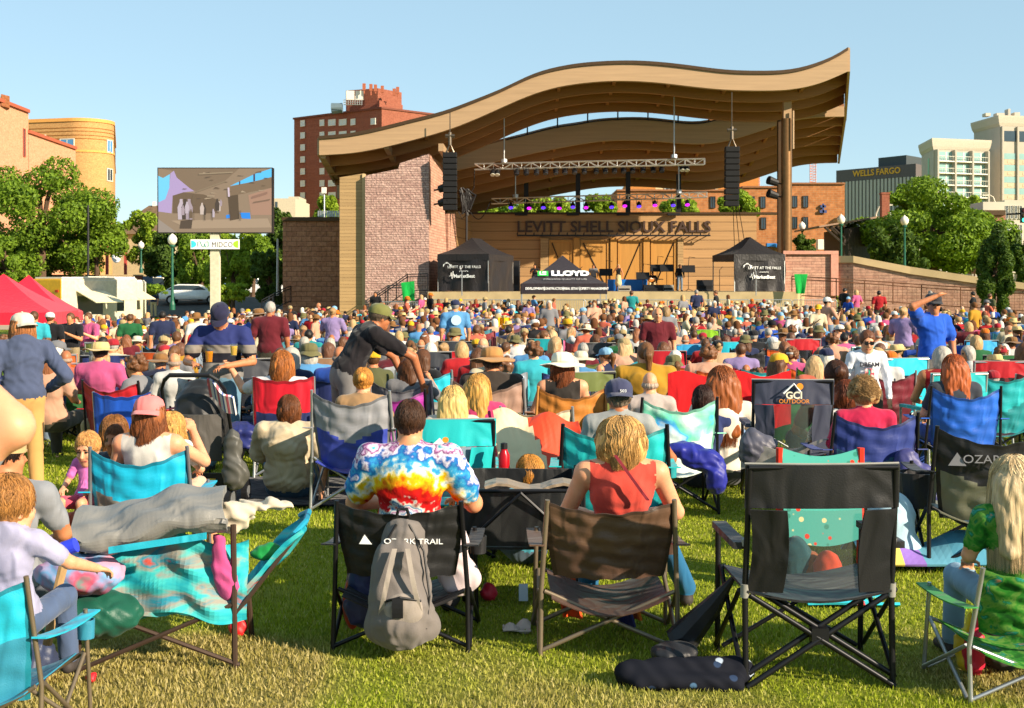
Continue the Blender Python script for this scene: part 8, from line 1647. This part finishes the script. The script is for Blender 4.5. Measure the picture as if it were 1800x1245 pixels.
# the rest of the audience as one mass of whole figures
def far_mass():
    hats = {}; parts_v, parts_q, cols = [], [], []; off_ = 0
    figs = {}
    for k, kw, jm in (('sit', dict(w=1.1), {}), ('sit', dict(w=.98, yaw=R(30)), dict(eR=(.33, .06, .78), wR=(.2, .22, 1.0))), ('stand', dict(w=1.05), {}), ('stand', dict(w=1.0, yaw=R(-40), legs='shorts'), dict(eR=(.28, .1, 1.15), wR=(.14, .33, 1.3)))):
        figs.setdefault(k, []).append(figure(joints(k, 0, 1.0, **jm), vox=.042, face=False, **kw))
    hm = {}
    def arr(me):
        V = np.empty(len(me.vertices) * 3, np.float32); me.vertices.foreach_get('co', V); V = V.reshape(-1, 3)
        q = [tuple(p.vertices) for p in me.polygons]; q = [p if len(p) == 4 else (p + (p[-1],) if len(p) == 3 else None) for p in q]; q = [p for p in q if p and len(set(p)) == 4]; return V, np.array(q, np.int32)
    def hairs(st_):
        if st_ not in hm: 
            F_ = Field(); F_.ell((0, -.014, .032), (.086, .106, .104), 0, .02)
            if st_ in ('bob', 'wave', 'long'): F_.ell((0, -.04, -.07), (.1, .085, .13 if st_ != 'long' else .2), 0, .04)
            if st_ == 'curly': F_.ell((0, -.02, .04), (.1, .115, .11), 0, .02)
            F_.ell((0, .108, -.035), (.082, .088, .105), sub=True); F_.ell((0, .02, -.165), (.15, .15, .11), sub=True) if st_ in ('short', 'bun', 'pony', 'curly') else None
            V, Q, l_ = F_.mesh(.034); hm[st_] = (V, Q)
        return hm[st_]
    sk = [(.56, .32, .2), (.45, .25, .14), (.6, .37, .25), (.36, .18, .09)]
    for xx, yy, std in FAR:
        f = cr.choice(figs['stand' if std else 'sit']); s_ = cr.uniform(.82, 1.0) if cr.random() > .12 else cr.uniform(.66, .8); a = cr.gauss(0, .4) if not std else cr.uniform(-3.1, 3.1)
        c, s = math.cos(a), math.sin(a); RM = np.array(((c, -s, 0), (s, c, 0), (0, 0, 1))); T = np.array((xx, yy, ground(xx, yy)))
        top = cr.choice(TOPW)[1]; bot = srgb(cr.choice(BOT)); skn = cr.choice(sk); pal = np.array([skn, top, bot, (.04, .04, .04), skn, skn])
        V = f[0] @ RM.T * s_ + T; parts_v.append(V); parts_q.append(f[1] + off_); cols.append(pal[f[2]]); off_ += len(V)
        hr = cr.choice(HAIRS); hat = cr.choice(HATS) if cr.random() < .38 else None; HM = np.array(f[3])
        items = []
        if hr[1] != 'bald': items.append((hairs(hr[1]), hr[2]))
        if hat:
            if hat[1] not in hats: hats[hat[1]] = arr(hat_mesh(hat[1]))
            items.append((hats[hat[1]], hat[2]))
        for (V2, Q2), cc in items:
            W = (np.c_[V2 * 1.03, np.ones(len(V2))] @ HM.T)[:, :3] @ RM.T * s_ + T; parts_v.append(W); parts_q.append(Q2 + off_); cols.append(np.tile(cc, (len(Q2), 1))); off_ += len(W)
    me = npmesh('crowd', np.concatenate(parts_v), np.concatenate(parts_q)); C = np.concatenate(cols)
    at_ = me.attributes.new('Tint', 'FLOAT_COLOR', 'FACE'); at_.data.foreach_set('color', np.c_[C, np.ones(len(C))].astype(np.float32).ravel())
    m, nt, b = newmat('crowd_cloth_and_skin', (.5, .5, .5), .8, 0, .2); n = N(nt, 'ShaderNodeAttribute', attribute_name='Tint'); L(nt, n.outputs['Color'], b.inputs['Base Color'])
    tag(link('crowd', me, m), 'mass of seated and standing concert goers in front of the stage', 'crowd', kind='stuff')
far_mass()
# backs of the chairs among the far rows
mb = MB(); cm = [nylon(c) for c in ('#232c58', '#1a1a1e', '#1f4a98', '#58202a', '#33363c', '#6a6a6c', '#2a6a78', '#8a7358', '#202a44', '#7a1c24')]
for xx, yy, std in FAR + [(x_, y_, s_) for x_, y_, s_ in spots if not s_ and 24 < y_ < 40]:
    if std or yy > 48 or cr.random() < .35: continue
    g = ground(xx, yy); k = cr.randrange(len(cm)); h = cr.uniform(.84, .97)
    mb.sheet(lambda u, v: (xx - .28 + .56 * u, yy - .36 - .08 * (1 - (2 * u - 1) ** 2), g + .3 + (h - .3 - .08 * (1 - abs(2 * u - 1) ** 1.7)) * v), 6, 2, .01, lambda u, v: k)
    for e in (-.29, .29): mb.tube([(xx + e, yy - .3, g), (xx + e, yy - .38, g + h)], .014, 4, k, cap=False)
me = mb.mesh('chairs'); tag(link('far_camp_chairs', me, cm), 'backs of camp chairs among the far rows of the audience', 'camp chairs', kind='stuff')
# ================================================================ grass blades near the camera
def blades():
    r = np.random.default_rng(4); n = 340000; u = r.random(n); y = 4.5 + 10.5 * u ** 1.6; x = (r.random(n) - .5) * (y * .9 + 2.5)
    h = r.uniform(.009, .028, n) * (1 + .5 * np.sin(x * 3.1 + 2 * np.sin(y * 1.7)) * .5); w = r.uniform(.0018, .004, n) * (1 + (y - 4.5) * .12); a = r.uniform(0, 6.28, n); l = r.uniform(.0, .9, n) * h; b = r.uniform(0, 6.28, n)
    dx, dy = np.cos(a) * w, np.sin(a) * w; bx, by = np.cos(b) * l, np.sin(b) * l; z = np.zeros(n)
    V = np.stack([np.c_[x - dx, y - dy, z], np.c_[x + dx, y + dy, z], np.c_[x + dx * .6 + bx * .45, y + dy * .6 + by * .45, h * .6], np.c_[x - dx * .6 + bx * .45, y - dy * .6 + by * .45, h * .6], np.c_[x + bx, y + by, h]], 1).reshape(-1, 3)
    i = np.arange(n) * 5; Q = np.concatenate([np.c_[i, i + 1, i + 2], np.c_[i, i + 2, i + 3], np.c_[i + 3, i + 2, i + 4]])
    me = npmesh('blades', V, Q, smooth=False)
    m, nt, bb = newmat('grass_blades', (.1, .16, .03), .75, 0, .15); g = N(nt, 'ShaderNodeNewGeometry'); c = coords(nt); n1 = N(nt, 'ShaderNodeTexNoise', Scale=.55, Detail=5.0, Distortion=.5); L(nt, c, n1.inputs['Vector'])
    sp = N(nt, 'ShaderNodeSeparateXYZ'); L(nt, c, sp.inputs[0]); ny = N(nt, 'ShaderNodeMapRange'); L(nt, sp.outputs[1], ny.inputs[0]); ny.inputs[1].default_value = 5.2; ny.inputs[2].default_value = 8; ny.inputs[3].default_value = .12; ny.inputs[4].default_value = -.12
    ad = N(nt, 'ShaderNodeMath', operation='ADD'); bare = N(nt, 'ShaderNodeVectorMath', operation='DISTANCE'); L(nt, c, bare.inputs[0]); bare.inputs[1].default_value = (-1.5, 5.7, 0); bm_ = N(nt, 'ShaderNodeMapRange'); L(nt, bare.outputs['Value'], bm_.inputs[0]); bm_.inputs[1].default_value = .25; bm_.inputs[2].default_value = 1.0; bm_.inputs[3].default_value = .3; bm_.inputs[4].default_value = 0; a0 = N(nt, 'ShaderNodeMath', operation='ADD'); L(nt, ny.outputs[0], a0.inputs[0]); L(nt, bm_.outputs[0], a0.inputs[1]); L(nt, n1.outputs['Fac'], ad.inputs[0]); L(nt, a0.outputs[0], ad.inputs[1]); fac = ramp(nt, ad.outputs[0], [(.55, (0, 0, 0)), (.72, (1, 1, 1))])
    gr = ramp(nt, g.outputs['Random Per Island'], [(0, (.17, .22, .012)), (.5, (.32, .39, .022)), (.85, (.44, .47, .05)), (1, (.55, .5, .18))]); sw = ramp(nt, g.outputs['Random Per Island'], [(0, (.24, .21, .04)), (.4, (.42, .35, .1)), (1, (.58, .49, .22))])
    mx = N(nt, 'ShaderNodeMix', data_type='RGBA'); L(nt, fac, mx.inputs['Factor']); L(nt, gr, mx.inputs['A']); L(nt, sw, mx.inputs['B']); L(nt, mx.outputs['Result'], bb.inputs['Base Color'])
    out = nt.nodes['Material Output']; tr = N(nt, 'ShaderNodeBsdfTranslucent'); L(nt, mx.outputs['Result'], tr.inputs[0]); ms = N(nt, 'ShaderNodeMixShader'); ms.inputs[0].default_value = .35; L(nt, bb.outputs[0], ms.inputs[1]); L(nt, tr.outputs[0], ms.inputs[2]); L(nt, ms.outputs[0], out.inputs[0])
    tag(link('grass', me, m), 'short mown grass on the lawn with dry patches', 'grass', kind='stuff')
blades()
